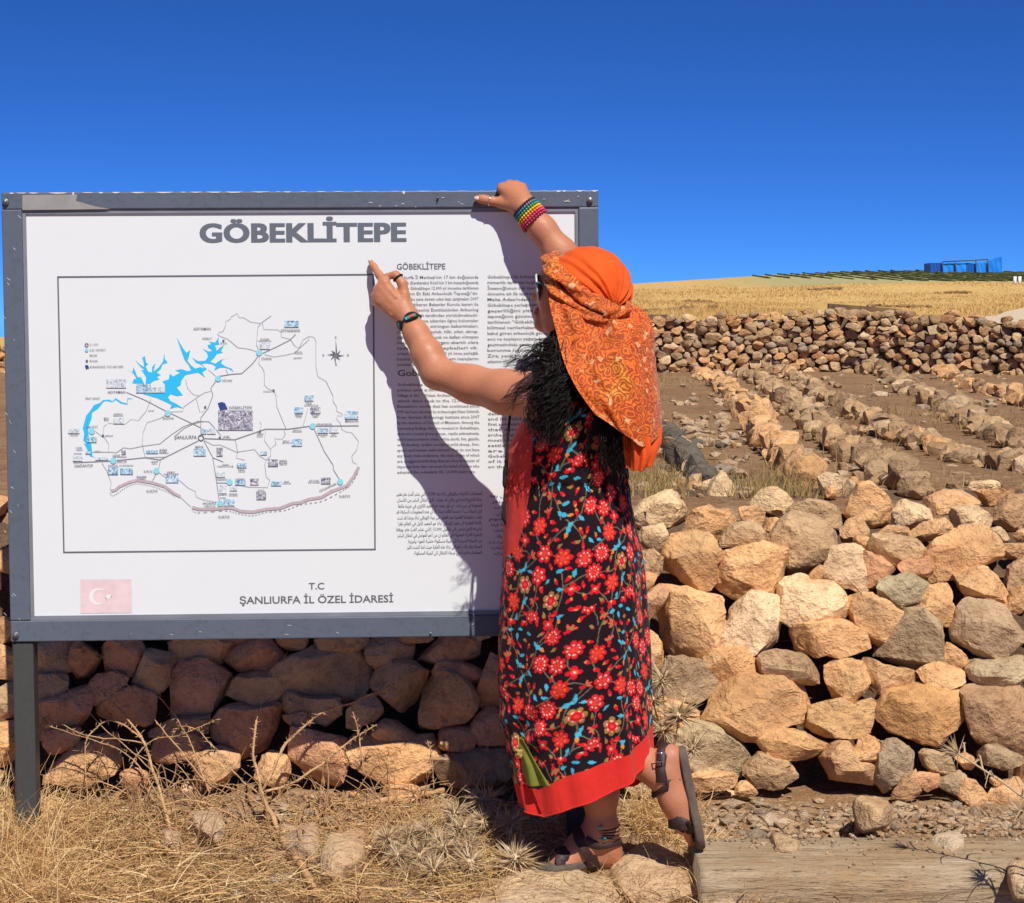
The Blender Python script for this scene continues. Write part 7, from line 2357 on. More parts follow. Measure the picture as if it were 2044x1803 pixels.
mb = MB(); mb.add(*tube_arrays(np.concatenate([ring_pts(b_, b_ - a_, 0.0128), ring_pts(b_, b_ - a_, 0.0128)[:2]]), 0.0024, 6, cap=False)); mb.build('thumb_ring', M_SILV, person)
M_CORD = flat_mat('dark_cord', (0.035, 0.022, 0.018), 0.8)
M_TURQ = flat_mat('turquoise_beads', (0.06, 0.36, 0.34), 0.3, 0.5)
ank = empty('beaded_anklet', tuple(Ar))
ank.parent = person
ank.matrix_parent_inverse = wmat(person).inverted()
for k in range(4):
    cen = P0(1201, 1648 + k * 6, 4.276)
    tilt = np.array([0.16 * (k - 1.2) * 0.5 + 0.05, 0.05 * k, 1.0])
    rp = ring_pts(cen, tilt, 0.0455)
    mb = MB(); mb.add(*tube_arrays(np.concatenate([rp, rp[:1]]), 0.0020, 5, cap=False)); mb.build('cord', M_CORD, ank)
mb = MB()
for p in ring_pts(P0(1201, 1668, 4.278), (0.1, 0.1, 1.0), 0.0475, 34):
    if p[0] < 0.245:
        mb.add(p + v0 * 0.0034, f0)
for px, py, r_ in ((1198, 1652, 0.0050), (1207, 1672, 0.0048)):
    mb.add(P0(px, py, 4.226) + v0 * r_, f0)
o = mb.build('bead_string', M_TURQ, ank)
o['kind'] = 'stuff'

# ---- sandals
M_LEATH = flat_mat('dark_brown_leather', (0.040, 0.018, 0.018), 0.55, 0.35, var=0.25, vscale=60, bmp=0.25, bscale=260)
M_SOLE = flat_mat('worn_rubber_sole', (0.115, 0.085, 0.065), 0.85, var=0.3, vscale=30)
def sandal(name, heel, toe, up, width, parent, th_=0.020):
    """sole plate from heel to toe (world points on its upper face), up = direction out of the foot"""
    L = toe - heel
    ln = np.linalg.norm(L)
    e1_ = L / ln
    up = up - e1_ * (up @ e1_)
    up /= np.linalg.norm(up)
    e2_ = np.cross(up, e1_)
    n_ = 44
    t = np.linspace(0, 1, n_)
    half = width * np.interp(t, [0, .03, .1, .3, .5, .72, .88, .96, 1], [.12, .52, .72, .74, .72, 1.0, .92, .6, .15])
    mid = np.interp(t, [0, .5, 1], [0, 0.0, 0.006])
    top, bot = [], []
    for s_ in (1, -1):
        top.append(heel + e1_ * (t * ln)[:, None] + e2_ * (s_ * half + mid)[:, None])
    rim_ = np.concatenate([top[0], top[1][::-1]])
    m_ = len(rim_)
    cen = rim_.mean(0)
    out = MB()
    lay = [rim_ + up * 0.001, rim_ * 1.0 + (rim_ - cen) * 0.02 - up * 0.004, rim_ + (rim_ - cen) * 0.025 - up * (th_ * 0.75), rim_ - up * th_]
    v = np.concatenate(lay)
    q = []
    for k in range(3):
        q += [(k * m_ + j, k * m_ + (j + 1) % m_, (k + 1) * m_ + (j + 1) % m_, (k + 1) * m_ + j) for j in range(m_)]
    for k in range(n_ - 1):
        q += [(k, m_ - 1 - k, m_ - 2 - k, k + 1), (3 * m_ + k, 3 * m_ + k + 1, 3 * m_ + m_ - 2 - k, 3 * m_ + m_ - 1 - k)]
    out.add(v, None, q)
    root = empty(name, tuple(heel))
    root.parent = parent
    root.matrix_parent_inverse = wmat(parent).inverted()
    out.build('sole', M_SOLE, root)
    return root, e1_, e2_, up, ln
def strap(root, pts, w, nrmf, name='strap'):
    """flat leather band through world points; nrmf(p) = outward direction"""
    p = spline(pts, 26)
    t = np.gradient(p, axis=0)
    t /= np.linalg.norm(t, axis=1)[:, None]
    nr = np.array([nrmf(x) for x in p])
    nr -= t * (nr * t).sum(1)[:, None]
    nr /= np.linalg.norm(nr, axis=1)[:, None]
    sd = np.cross(t, nr)
    w = np.broadcast_to(np.asarray(w, float), (26,)) if np.ndim(w) == 0 else np.interp(np.linspace(0, 1, 26), np.linspace(0, 1, len(w)), w)
    cols = []
    for u, hgt in ((-1, 0.0), (-0.9, 0.0035), (0.9, 0.0035), (1, 0.0)):
        cols.append(p + sd * (u * w)[:, None] + nr * hgt)
    v = np.stack(cols, 1).reshape(-1, 3)
    q = [(i * 4 + j, i * 4 + j + 1, (i + 1) * 4 + j + 1, (i + 1) * 4 + j) for i in range(25) for j in range(3)]
    mb = MB(); mb.add(v, None, q)
    return mb.build(name, M_LEATH, root)
# standing foot
hl, tl = P0(1240, 1726, 4.325), P0(1072, 1744, 4.195)
hl[2] = tl[2] = 0.036
rt, a1, a2, au, ln = sandal('sandal', hl, tl, np.array([0, 0, 1.0]), 0.046, person)
body_pts = bv[bv[:, 2] < 0.40]
def onto(pts, lift=0.003):
    """pull strap points onto the nearest skin"""
    out = []
    for p in spline(pts, 15):
        k = np.argsort(((body_pts - p) ** 2).sum(1))[:12]
        q = body_pts[k].mean(0)
        out.append(q)
    return out
foot_axis = [P0(1213, 1704, 4.300), P0(1122, 1726, 4.230)]
def ctr_f(p):
    a_, b_ = foot_axis
    t = np.clip(((p - a_) @ (b_ - a_)) / ((b_ - a_) @ (b_ - a_)), -0.3, 1.2)
    return p - (a_ + (b_ - a_) * t)
strap(rt, onto([P0(1132, 1752, 4.205), P0(1122, 1722, 4.190), P0(1126, 1700, 4.220), P0(1138, 1706, 4.270)])[1:], [0.018, 0.017, 0.017, 0.018], ctr_f)
strap(rt, onto([P0(1186, 1738, 4.255), P0(1176, 1706, 4.230), P0(1160, 1672, 4.225), P0(1164, 1664, 4.27), P0(1176, 1690, 4.305)]), [0.018, 0.020, 0.022, 0.02, 0.016], ctr_f)
strap(rt, onto([P0(1168, 1676, 4.220), P0(1190, 1686, 4.235), P0(1216, 1682, 4.250), P0(1240, 1678, 4.29), P0(1225, 1676, 4.335)]), [0.012, 0.011, 0.010, 0.010, 0.010], lambda p: p - P0(1206, 1690, 4.290))
# raised foot
hl2, tl2 = P(1352, 1494, 4.08), P(1391, 1693, 4.062)
rt2, a1, a2, au, ln2 = sandal('sandal', hl2, tl2, np.array([-1.0, 0, 0.2]), 0.044, person)
c2f = lambda p: p - (P(1335, 1530, 4.075) + (P(1368, 1650, 4.065) - P(1335, 1530, 4.075)) * np.clip((p[2] - P(1335, 1530, 4.075)[2]) / (P(1368, 1650, 4.065)[2] - P(1335, 1530, 4.075)[2]), 0, 1))
body_pts = bv[(bv[:, 2] < 0.62) & (bv[:, 0] > 0.28)]
strap(rt2, [P(1357, 1565, 4.050), P(1340, 1567, 4.041), P(1322, 1568, 4.040), P(1309, 1573, 4.060), P(1304, 1577, 4.090), P(1316, 1578, 4.125)], [0.015, 0.016, 0.018, 0.021, 0.020, 0.018], c2f)
strap(rt2, onto([P(1322, 1562, 4.033), P(1318, 1535, 4.030), P(1316, 1508, 4.036), P(1318, 1488, 4.065), P(1336, 1488, 4.10)]), [0.014, 0.013, 0.013, 0.012, 0.012], lambda p: p - P(1322, 1525, 4.08))
strap(rt2, [P(1384, 1650, 4.022)] + onto([P(1374, 1655, 4.028), P(1368, 1650, 4.026), P(1346, 1640, 4.045), P(1344, 1638, 4.085), P(1372, 1645, 4.108)])[1:], [0.018, 0.018, 0.018, 0.018, 0.018], c2f)
bp = P(1317, 1512, 4.027)
mb = MB()
for q in (np.array([[-.010, 0, -.011], [.010, 0, -.011], [.010, 0, .011], [-.010, 0, .011], [-.010, 0, -.011]]),):
    mb.add(*tube_arrays(bp + q, 0.0018, 5))
mb.build('buckle', M_SILV, rt2)

# ---- green underlayer, hanging cord and tassel
M_GREEN = cloth_mat('olive_green_cloth', col=(0.20, 0.22, 0.035))
sheet('green_underskirt', [[(1018, 1470, 4.090), (1028, 1472, 4.060), (1042, 1474, 4.030)], [(1024, 1520, 4.080), (1050, 1522, 4.025), (1074, 1528, 3.998)], [(1030, 1562, 4.078), (1064, 1570, 4.015), (1100, 1569, 3.982)]], 40, 30, M_GREEN, dress,
      lambda U, V, X: 0.006 * np.sin(U * 14 + V) * V)
mb = MB()
cpts = [P(1019, 826, 4.10), P(1014, 880, 4.095), P(1012, 940, 4.09), P(1009, 975, 4.09)]
mb.add(*tube_arrays(spline(cpts, 30), 0.0022, 6))
mb.add(*tube_arrays(spline([P(1017, 830, 4.092), P(1012, 880, 4.09), P(1008, 940, 4.085), P(1007, 975, 4.09)], 30), 0.0020, 6))
mb.add(*tube_arrays(spline([P(1009, 930, 4.088), P(1008, 955, 4.085), P(1007, 972, 4.088)], 10), [0.003, 0.0055, 0.0062, 0.0062, 0.006, 0.006, 0.006, 0.0058, 0.005, 0.004], 8))
for k in range(6):
    mb.add(*tube_arrays(spline([P(1007, 974, 4.088), P(1004 + k, 1010, 4.088), P(1001 + k * 1.6, 1035 + k * 3, 4.088)], 8), 0.0013, 4))
mb.build('hanging_cord', M_CORD, person)
M_TASS = flat_mat('gold_thread', (0.40, 0.26, 0.06), 0.6, var=0.4, vscale=300)
mb = MB()
tp = P(1036, 1500, 4.012)
mb.add(*tube_arrays([P(1034, 1468, 4.018), P(1035, 1485, 4.012), tp], 0.0018, 5))
for k in range(26):
    a = rs.uniform(0, 2 * math.pi)
    mb.add(tp + np.array([math.cos(a) * 0.006, math.sin(a) * 0.006, rs.uniform(-0.012, 0.004)]) + v0 * 0.0042, f0)
mb.build('tassel', M_TASS, person)

P = P0

# ================================================================== FOREGROUND
def ground_at(px, py):
    p = onz(px, py, 0.03)
    for _ in range(6):
        z = float(z_ground(np.array([p[0]]), np.array([p[1]]))[0])
        p = onz(px, py, z)
    return p
def grounds(px, py):
    px, py = np.asarray(px, float), np.asarray(py, float)
    d = np.stack([(px - CX) / FPX, 0 * px, 0 * px], 1) + UP * (-(py - CY) / FPX)[:, None] + FW
    z = np.full(len(px), 0.03)
    for _ in range(5):
        p = CAMP + d * ((z - CAM_Z) / d[:, 2])[:, None]
        z = z_ground(p[:, 0], p[:, 1])
    return CAMP + d * ((z - CAM_Z) / d[:, 2])[:, None]
def zgr(x, Y):
    return float(z_ground(np.array([x]), np.array([Y]))[0])

# ---- timber sleeper in front of the wall, on the right
def plank_mat():
    m, nt, b = new_mat('weathered_timber')
    b.inputs['Roughness'].default_value = 0.9
    pos = nd(nt, 'ShaderNodeNewGeometry').outputs['Position']
    mp = nd(nt, 'ShaderNodeMapping')
    mp.inputs['Scale'].default_value = (0.12, 1.0, 1.0)
    nt.links.new(pos, mp.inputs['Vector'])
    n1, n2, n3 = noise(nt, 38, 6, 0.7, vec=mp.outputs[0], dist=0.6), noise(nt, 3.0, 4, vec=pos), noise(nt, 160, 3, 0.7, vec=mp.outputs[0])
    c = ramp(nt, n1.outputs[0], [(0.30, (0.27, 0.185, 0.11)), (0.5, (0.42, 0.315, 0.20)), (0.72, (0.54, 0.425, 0.285))]).outputs[0]
    mp2 = nd(nt, 'ShaderNodeMapping')
    mp2.inputs['Scale'].default_value = (0.035, 1.0, 0.6)
    nt.links.new(pos, mp2.inputs['Vector'])
    n5 = noise(nt, 55, 3, 0.6, vec=mp2.outputs[0], dist=0.4)
    crack = ramp(nt, n5.outputs[0], [(0.485, (0, 0, 0)), (0.5, (1, 1, 1)), (0.515, (0, 0, 0))])
    n6 = noise(nt, 5, 3, vec=pos)
    cm = nd(nt, 'ShaderNodeMath', operation='MULTIPLY')
    nt.links.new(crack.outputs[0], cm.inputs[0])
    nt.links.new(ramp(nt, n6.outputs[0], [(0.45, (0, 0, 0)), (0.6, (1, 1, 1))]).outputs[0], cm.inputs[1])
    c = mix(nt, c, (0.36, 0.23, 0.115), ramp(nt, n2.outputs[0], [(0.48, (0, 0, 0)), (0.64, (0.75, 0.75, 0.75))]).outputs[0])
    c = mix(nt, c, (0.10, 0.065, 0.04), ramp(nt, n3.outputs[0], [(0.60, (0, 0, 0)), (0.68, (0.9, 0.9, 0.9))]).outputs[0])
    c = mix(nt, c, (0.07, 0.045, 0.03), cm.outputs[0])
    nt.links.new(c, b.inputs['Base Color'])
    a = bump(nt, b, n1.outputs[0], 1.0, 0.010)
    bump(nt, b, n3.outputs[0], 0.8, 0.006, a)
    return m
M_TIMBER = plank_mat()
xs = np.linspace(0.455, 1.75, 90)
prof = [(4.015, -0.03), (4.005, 0.035), (4.012, 0.068), (4.030, 0.080), (4.12, 0.083), (4.22, 0.083), (4.290, 0.079), (4.305, 0.065), (4.308, -0.03)]
XX = np.repeat(xs, len(prof))
PR = np.tile(np.array(prof), (len(xs), 1))
v = np.stack([XX, PR[:, 0] + 0.006 * fbm(np.stack([XX * 3, PR[:, 0] * 20, PR[:, 1] * 20], 1), 3, 4) + (XX - 0.8) * 0.012, PR[:, 1] + 0.004 * fbm(np.stack([XX * 8, PR[:, 0] * 60, 3 + 0 * XX], 1), 2, 6)], 1)
m_ = len(prof)
q = [(i * m_ + j, i * m_ + j + 1, (i + 1) * m_ + j + 1, (i + 1) * m_ + j) for i in range(89) for j in range(m_ - 1)]
bmv = np.array(v)
fs = np.array(q)[:, ::-1]
endcap = [[0, j, j + 1] for j in range(1, m_ - 1)] + [[89 * m_, 89 * m_ + j + 1, 89 * m_ + j] for j in range(1, m_ - 1)]
o = link('timber_sleeper', mesh_np('timber_sleeper', bmv, [np.array(endcap), fs]), M_TIMBER)
tag(o, 'broad weathered timber sleeper lying on the ground at lower right', 'timber')

# ---- flat slabs and rocks lying on the ground
def ground_rock(name, pts, lift, thick, tone, label, seed, cat='stone', level=4, rough=0.5, group=None):
    w = np.array([onz(a, b, lift)[:2] for a, b in pts])
    c, A = centroid(w)
    v, f = stone_verts((w - c), thick, seed, level, 8, rough, 0.75)
    v = np.stack([v[:, 0], v[:, 2], -v[:, 1]], 1)
    top = np.percentile(v[:, 2], 97)
    o = link(name, mesh_np(name, v, f[:, ::-1] if False else f), M_ROCK, loc=(c[0], c[1], lift - top), color=tone)
    tag(o, label, cat, group)
    return o
SLAB = (0.60, 0.43, 0.27)
ground_rock('flagstone', [(880, 1835), (985, 1712), (1085, 1688), (1180, 1690), (1275, 1716), (1262, 1770), (1180, 1812), (1100, 1850), (960, 1870)], 0.022, 0.05, SLAB, 'large pale flat stone under the standing sandal', 61, 'flat stone', rough=0.3)
ground_rock('flagstone', [(1225, 1712), (1290, 1668), (1380, 1660), (1400, 1700), (1396, 1768), (1320, 1785), (1250, 1760)], 0.030, 0.05, (0.56, 0.38, 0.23), 'tan flat stone between the standing sandal and the timber sleeper', 62, 'flat stone', rough=0.3)
G = 'rocks lying loose on the ground'
ground_rock('rock', to_disp(R4, [(290,1700),(370,1630),(460,1590),(560,1640),(650,1720),(560,1800),(350,1790)]), 0.15, 0.045, (0.55, 0.36, 0.20), 'tan rounded rock on the dirt below the right part of the wall', 63, 'rock', group=G)
ground_rock('rock', [(640, 1690), (655, 1640), (700, 1612), (730, 1640), (728, 1690), (700, 1712), (660, 1712)], 0.070, 0.06, (0.60, 0.40, 0.24), 'pale rock among the straw below the middle of the board', 64, 'rock', group=G)
ground_rock('rock', [(560, 1640), (600, 1620), (640, 1640), (632, 1682), (585, 1682)], 0.07, 0.05, (0.55, 0.38, 0.25), 'pinkish rock in the straw left of the pale rock', 65, 'rock', group=G)
ground_rock('rock', [(380, 1620), (405, 1598), (440, 1610), (446, 1640), (410, 1652)], 0.10, 0.04, (0.52, 0.35, 0.22), 'small brown rock below the left part of the board', 66, 'rock', 3, group=G)
ground_rock('rock', [(318, 1655), (350, 1640), (362, 1668), (335, 1680)], 0.075, 0.03, (0.50, 0.33, 0.21), 'small rust coloured rock in the straw near the left post', 67, 'rock', 3, group=G)
ground_rock('rock', [(1530, 1662), (1560, 1650), (1596, 1660), (1588, 1690), (1545, 1692)], 0.10, 0.035, (0.55, 0.38, 0.22), 'small tan rock behind the timber sleeper under the grey wall stone', 68, 'rock', 3, group=G)
ground_rock('rock', [(1862, 1665), (1890, 1648), (1922, 1660), (1925, 1680), (1880, 1690)], 0.10, 0.03, (0.60, 0.46, 0.31), 'pale pebble sized rock behind the right part of the timber sleeper', 69, 'rock', 3, group=G)
ground_rock('rock', [(985, 1800), (1005, 1778), (1040, 1782), (1046, 1806), (1010, 1822)], 0.035, 0.03, (0.60, 0.45, 0.30), 'pale broken rock at the front edge of the large flat stone', 70, 'rock', 3, group=G)
ground_rock('rock', [(1395, 1800), (1420, 1772), (1450, 1776), (1470, 1800), (1440, 1830)], 0.03, 0.03, (0.50, 0.36, 0.22), 'small rock at the near left end of the timber sleeper', 71, 'rock', 3, group=G)
ground_rock('rock', [(2010, 1720), (2030, 1706), (2070, 1712), (2075, 1750), (2030, 1760)], 0.10, 0.04, (0.60, 0.42, 0.26), 'tan rock on the right end of the timber sleeper', 72, 'rock', 3, group=G)

# ---- gravel
mb = MB()
rs = np.random.default_rng(55)
v1, f1 = ico(1)
def pebbles(px, py, s0, s1, big):
    p = grounds(px, py)
    for c in p[p[:, 1] < 4.80]:
        s_ = rs.uniform(s0, s1) * (big if rs.random() < 0.07 else 1)
        q = v1 * np.array([s_ * rs.uniform(0.8, 1.5), s_ * rs.uniform(0.8, 1.3), s_ * rs.uniform(0.5, 0.8)]) * (1 + 0.22 * rs.normal(size=(len(v1), 1)))
        mb.add(q + c + np.array([0, 0, s_ * 0.25]), f1)
pebbles(rs.uniform(1390, 2060, 1000), rs.normal(1638, 17, 1000), 0.003, 0.012, 2.2)
pebbles(rs.uniform(-20, 1050, 1000), rs.uniform(1570, 1800, 1000), 0.003, 0.013, 2.3)
pebbles(rs.uniform(1050, 2050, 220), rs.uniform(1770, 1803, 220), 0.003, 0.009, 2.0)
for k in range(260):
    x, y = rs.uniform(0.48, 1.5), 4.30 - abs(rs.normal(0, 0.09))
    if y > 4.02:
        s_ = rs.uniform(0.0015, 0.006)
        mb.add(v1 * s_ * (1 + 0.25 * rs.normal(size=(len(v1), 1))) + np.array([x, y + (x - 0.8) * 0.012, 0.085]), f1)
o = mb.build('gravel', M_PEBBLE, smooth=False)
tag(o, 'fine gravel and stone chips on the ground below the wall', 'gravel', kind='stuff')

# ---- straw and dry grass (uncountable)
M_STRAW = grass_mat('straw', (0.50, 0.29, 0.11), (0.79, 0.53, 0.23), (0.88, 0.69, 0.40))
M_STRAWD = grass_mat('old_straw', (0.16, 0.09, 0.045), (0.42, 0.25, 0.12), (0.66, 0.46, 0.25))
def straw(name, n_, sampler, lmin, lmax, w, tilt, mat, label, seed, curve=0.25, zmax=0.05, cat='straw'):
    rs = np.random.default_rng(seed)
    sm = np.array([sampler(rs) for _ in range(int(n_ * 1.6))])
    P0_ = grounds(sm[:, 0], sm[:, 1])
    P0_ = P0_[P0_[:, 1] < 4.60][:n_]
    n_ = len(P0_)
    P0_[:, 2] += rs.uniform(0, zmax, n_)
    a, el = rs.uniform(0, 2 * math.pi, n_), np.abs(rs.normal(0, tilt, n_))
    D = np.stack([np.cos(a) * np.cos(el), np.sin(a) * np.cos(el), np.sin(el)], 1)
    L = rs.uniform(lmin, lmax, n_) * (0.6 + 0.4 * rs.random(n_))
    side = np.cross(D, [0, 0, 1.0])
    side /= np.linalg.norm(side, axis=1)[:, None] + 1e-9
    ang = rs.uniform(0, math.pi, n_)
    up = np.cross(side, D)
    wd = side * np.cos(ang)[:, None] + up * np.sin(ang)[:, None]
    bend = side * rs.normal(0, curve, n_)[:, None] - np.array([0, 0, 1.0]) * (np.abs(rs.normal(0, curve, n_)) * 0.6)[:, None]
    rows = []
    ww = w * rs.uniform(0.5, 1.4, n_)
    for k in range(5):
        t = k / 4
        c = P0_ + D * (L * t)[:, None] + bend * (L * t * t)[:, None]
        c[:, 2] = np.maximum(c[:, 2], P0_[:, 2] - 0.02)
        h = (ww * (1 - 0.75 * t))[:, None]
        rows += [c - wd * h, c + wd * h]
    v = np.stack(rows, 1).reshape(-1, 3)
    q = np.array([[2 * k, 2 * k + 1, 2 * k + 3, 2 * k + 2] for k in range(4)])
    F = (q[None] + (np.arange(n_) * 10)[:, None, None]).reshape(-1, 4)
    o = link(name, mesh_np(name, v, F, False), mat)
    tag(o, label, cat, kind='stuff')
    return o
def s_left(rs):
    while True:
        px, py = rs.uniform(-60, 1000), rs.uniform(1600, 1830)
        k = 0.12 + 0.88 * np.clip((py - 1625) / 110, 0, 1)
        if px < 330:
            k = max(k, 0.6)
        if px > 360:
            k *= 0.55
        if 430 < px < 800 and py < 1715:
            k *= 0.4
        if rs.random() < k:
            return px, py
straw('fallen_straw', 3200, s_left, 0.05, 0.22, 0.0013, 0.22, M_STRAW, 'golden fallen straw matted over the ground below the board', 1)
straw('old_litter', 6500, s_left, 0.015, 0.07, 0.0014, 0.35, M_STRAWD, 'brown broken stalks and litter under the straw below the board', 2)
def s_corner(rs):
    return rs.normal(45, 75), rs.uniform(1600, 1830)
straw('dry_grass', 4200, s_corner, 0.05, 0.24, 0.0016, 0.75, M_STRAW, 'pale dry grass standing thick round the left post', 3, 0.4, 0.02, 'grass')
def s_right(rs):
    c = ((1280, 1790, 60, 22), (1420, 1795, 60, 20), (1300, 1650, 40, 30), (1480, 1800, 60, 14), (1900, 1800, 110, 10), (1340, 1700, 40, 40))[rs.integers(6)]
    return rs.normal(c[0], c[2]), rs.normal(c[1], c[3])
straw('dry_grass', 1500, s_right, 0.03, 0.15, 0.0012, 0.8, M_STRAW, 'thin dry grass sprouting round the flat stones and sleeper', 4, 0.4, 0.0, 'grass')
straw('dry_grass', 700, lambda rs: (rs.normal(1400, 16), rs.uniform(1690, 1800)), 0.04, 0.13, 0.0014, 0.7, M_STRAW, 'tuft of dry grass over the left end of the timber sleeper', 8, 0.5, 0.02, 'grass')
straw('old_litter', 1500, lambda rs: (rs.uniform(1040, 2060), rs.uniform(1775, 1835) if rs.random() < 0.6 else rs.normal(1640, 18)), 0.012, 0.07, 0.0012, 0.3, M_STRAWD, 'brown litter round the timber sleeper', 5)
straw('thistle_litter', 2600, lambda rs: (rs.normal(930, 95), rs.normal(1690, 60)), 0.02, 0.09, 0.0013, 0.6, M_STRAW, 'tangled dry stalks round the spiny thistles', 6, 0.4)
straw('wall_foot_grass', 1100, lambda rs: (rs.normal(1320, 36), rs.normal(1630, 30)), 0.03, 0.12, 0.0012, 0.8, M_STRAW, 'dry spiky grass at the foot of the wall behind the raised sandal', 7, 0.4, 0.05, 'grass')

# ---- thistles
M_THIS = grass_mat('dry_thistle', (0.50, 0.33, 0.16), (0.66, 0.49, 0.29), (0.78, 0.64, 0.44))
M_THST = flat_mat('dry_thistle_stem', (0.46, 0.30, 0.15), 0.9, var=0.3, vscale=60)
def spine(mb, p, d, L, w, bend):
    d = d / np.linalg.norm(d)
    s_ = np.cross(d, [0.3, 0.2, 1.0]); s_ /= np.linalg.norm(s_) + 1e-9
    u = np.cross(d, s_)
    m = p + d * L * 0.5
    e = p + d * L + bend
    v = []
    for c, r_ in ((p, w), (m + bend * 0.25, w * 0.75)):
        v += [c + s_ * r_, c + (-0.5 * s_ + 0.87 * u) * r_, c + (-0.5 * s_ - 0.87 * u) * r_]
    v.append(e)
    mb.add(v, [(3, 4, 6), (4, 5, 6), (5, 3, 6)], [(0, 1, 4, 3), (1, 2, 5, 4), (2, 0, 3, 5)])
def thistle_head(c, r_, rs, parent, facing=(0, -0.3, 1.0), n_=150):
    mb = MB()
    r_ = r_ * 1.12
    v, f = ico(2)
    mb.add(c + v * np.array([r_ * 0.30, r_ * 0.30, r_ * 0.34]), f)
    fc = np.array(facing) / np.linalg.norm(facing)
    for k in range(n_):
        d = rs.normal(size=3)
        d /= np.linalg.norm(d)
        if d @ fc < -0.25:
            d = d + fc * 0.9
        L = r_ * rs.uniform(0.45, 1.35) * (1.25 if rs.random() < 0.2 else 1)
        spine(mb, c + d * r_ * 0.18, d, L, r_ * rs.uniform(0.030, 0.062), rs.normal(0, r_ * 0.16, 3) + np.array([0, 0, -0.06 * r_]))
    return mb.build('flower_head', M_THIS, parent, smooth=False)
def thistle(base, heads, label, seed, group=None, name='thistle_plant'):
    rs = np.random.default_rng(seed)
    root = empty(name, tuple(base))
    tag(root, label, 'thistle', group)
    for (c, r_) in heads:
        thistle_head(c, r_, rs, root)
        b = base + np.array([rs.normal(0, 0.03), rs.normal(0, 0.02), -0.01])
        mid = (b + c) / 2 + np.array([rs.normal(0, 0.02), rs.normal(0, 0.02), 0.0])
        p = spline([b, mid, c - np.array([0, 0, r_ * 0.2])], 12)
        mb = MB()
        mb.add(*tube_arrays(p, np.linspace(0.0032, 0.0020, 12), 6))
        for k in range(1, 11):
            for _ in range(3):
                spine(mb, p[k], rs.normal(size=3), rs.uniform(0.010, 0.026), 0.0009, rs.normal(0, 0.003, 3))
        mb.build('stem', M_THST, root, smooth=False)
    return root
def mz(a, b):
    return to_disp(MZ, [(a, b)])[0]
def hd(a, b, Y, r_):
    x, y = mz(a, b)
    return (P(x, y, Y), r_)
TG = 'dry thistles beside the woman'
thistle(ground_at(985, 1680), [hd(1400, 1130, 4.42, 0.040), hd(1200, 1225, 4.38, 0.034), hd(1385, 1275, 4.36, 0.034), hd(1560, 1285, 4.36, 0.036), hd(1720, 1240, 4.40, 0.034)], 'spiny dry thistle with five heads just left of the red hem', 1, TG)
thistle(ground_at(930, 1745), [hd(1130, 1450, 4.22, 0.034), hd(970, 1490, 4.20, 0.034), hd(900, 1370, 4.27, 0.034), hd(1060, 1600, 4.12, 0.036), hd(1300, 1545, 4.17, 0.040)], 'spiny dry thistle spreading low in the straw left of the flat stone', 2, TG)
rs_t = np.random.default_rng(77)
thistle(ground_at(880, 1720), [hd(a, b, 4.30 - (b - 1250) / 350 * 0.13, rs_t.uniform(0.026, 0.036)) for a, b in ((760, 1390), (830, 1500), (1010, 1330), (1080, 1390), (1220, 1370), (1290, 1440), (1010, 1560), (880, 1610), (1180, 1640), (1250, 1320))], 'brown tangle of ten small thistle heads in the middle of the thistle patch', 5, TG)
thistle(ground_at(1055, 1735), [hd(1590, 1520, 4.20, 0.046)], 'single large thistle head on the flat stone in front of the toes', 3, TG)
def r3h(a, b, Y, r_):
    x, y = to_disp(R3, [(a, b)])[0]
    return (P(x, y, Y), r_)
thistle(ground_at(1335, 1590), [r3h(290, 480, 4.60, 0.038), r3h(200, 700, 4.58, 0.036), r3h(460, 860, 4.57, 0.044), r3h(610, 1190, 4.52, 0.036), r3h(300, 1000, 4.56, 0.034)], 'dry thistle clump growing against the wall behind the raised sandal', 4)

# tall hooked thistle at the right edge, and its neighbour just outside the frame: their shadows lie on the sleeper
def hooked(root_pt, path, label, seed, head_r=0.040):
    rs = np.random.default_rng(seed)
    root = empty('hooked_thistle', tuple(root_pt))
    tag(root, label, 'thistle', 'hooked thistles at the right edge')
    p = spline([root_pt] + path, 40)
    mb = MB()
    mb.add(*tube_arrays(p, np.linspace(0.0042, 0.0020, 40), 6))
    for k in range(4, 40):
        for _ in range(2):
            spine(mb, p[k], rs.normal(size=3), rs.uniform(0.006, 0.014), 0.0008, rs.normal(0, 0.002, 3))
    mb.build('stem', M_THIS, root, smooth=False)
    for k in (10, 14, 18, 22, 26, 29, 32, 35):
        d = rs.normal(size=3)
        d[2] = abs(d[2]) * 0.3 - 0.2
        d /= np.linalg.norm(d)
        a = p[k]
        L = rs.uniform(0.035, 0.075)
        lf = spline([a, a + d * L * 0.5 + np.array([0, 0, 0.018]), a + d * L + np.array([0, 0, -0.012])], 10)
        mb = MB()
        mb.add(*tube_arrays(lf, np.linspace(0.0026, 0.0007, 10), 5))
        for j in range(2, 10):
            spine(mb, lf[j], rs.normal(size=3), rs.uniform(0.004, 0.010), 0.0007, rs.normal(0, 0.001, 3))
        mb.build('leaf', M_THIS, root, smooth=False)
    mb = MB()
    c = p[-1]
    ax = p[-1] - p[-4]
    ax /= np.linalg.norm(ax)
    for k in range(60):
        d = rs.normal(size=3) * 0.75 + ax * 1.1
        spine(mb, c - ax * 0.01, d, head_r * rs.uniform(0.6, 1.5), 0.0012, rs.normal(0, 0.006, 3))
    mb.build('flower_head', M_THIS, root, smooth=False)
rp = P(2110, 1660, 3.86)
rp[2] = zgr(rp[0], rp[1])
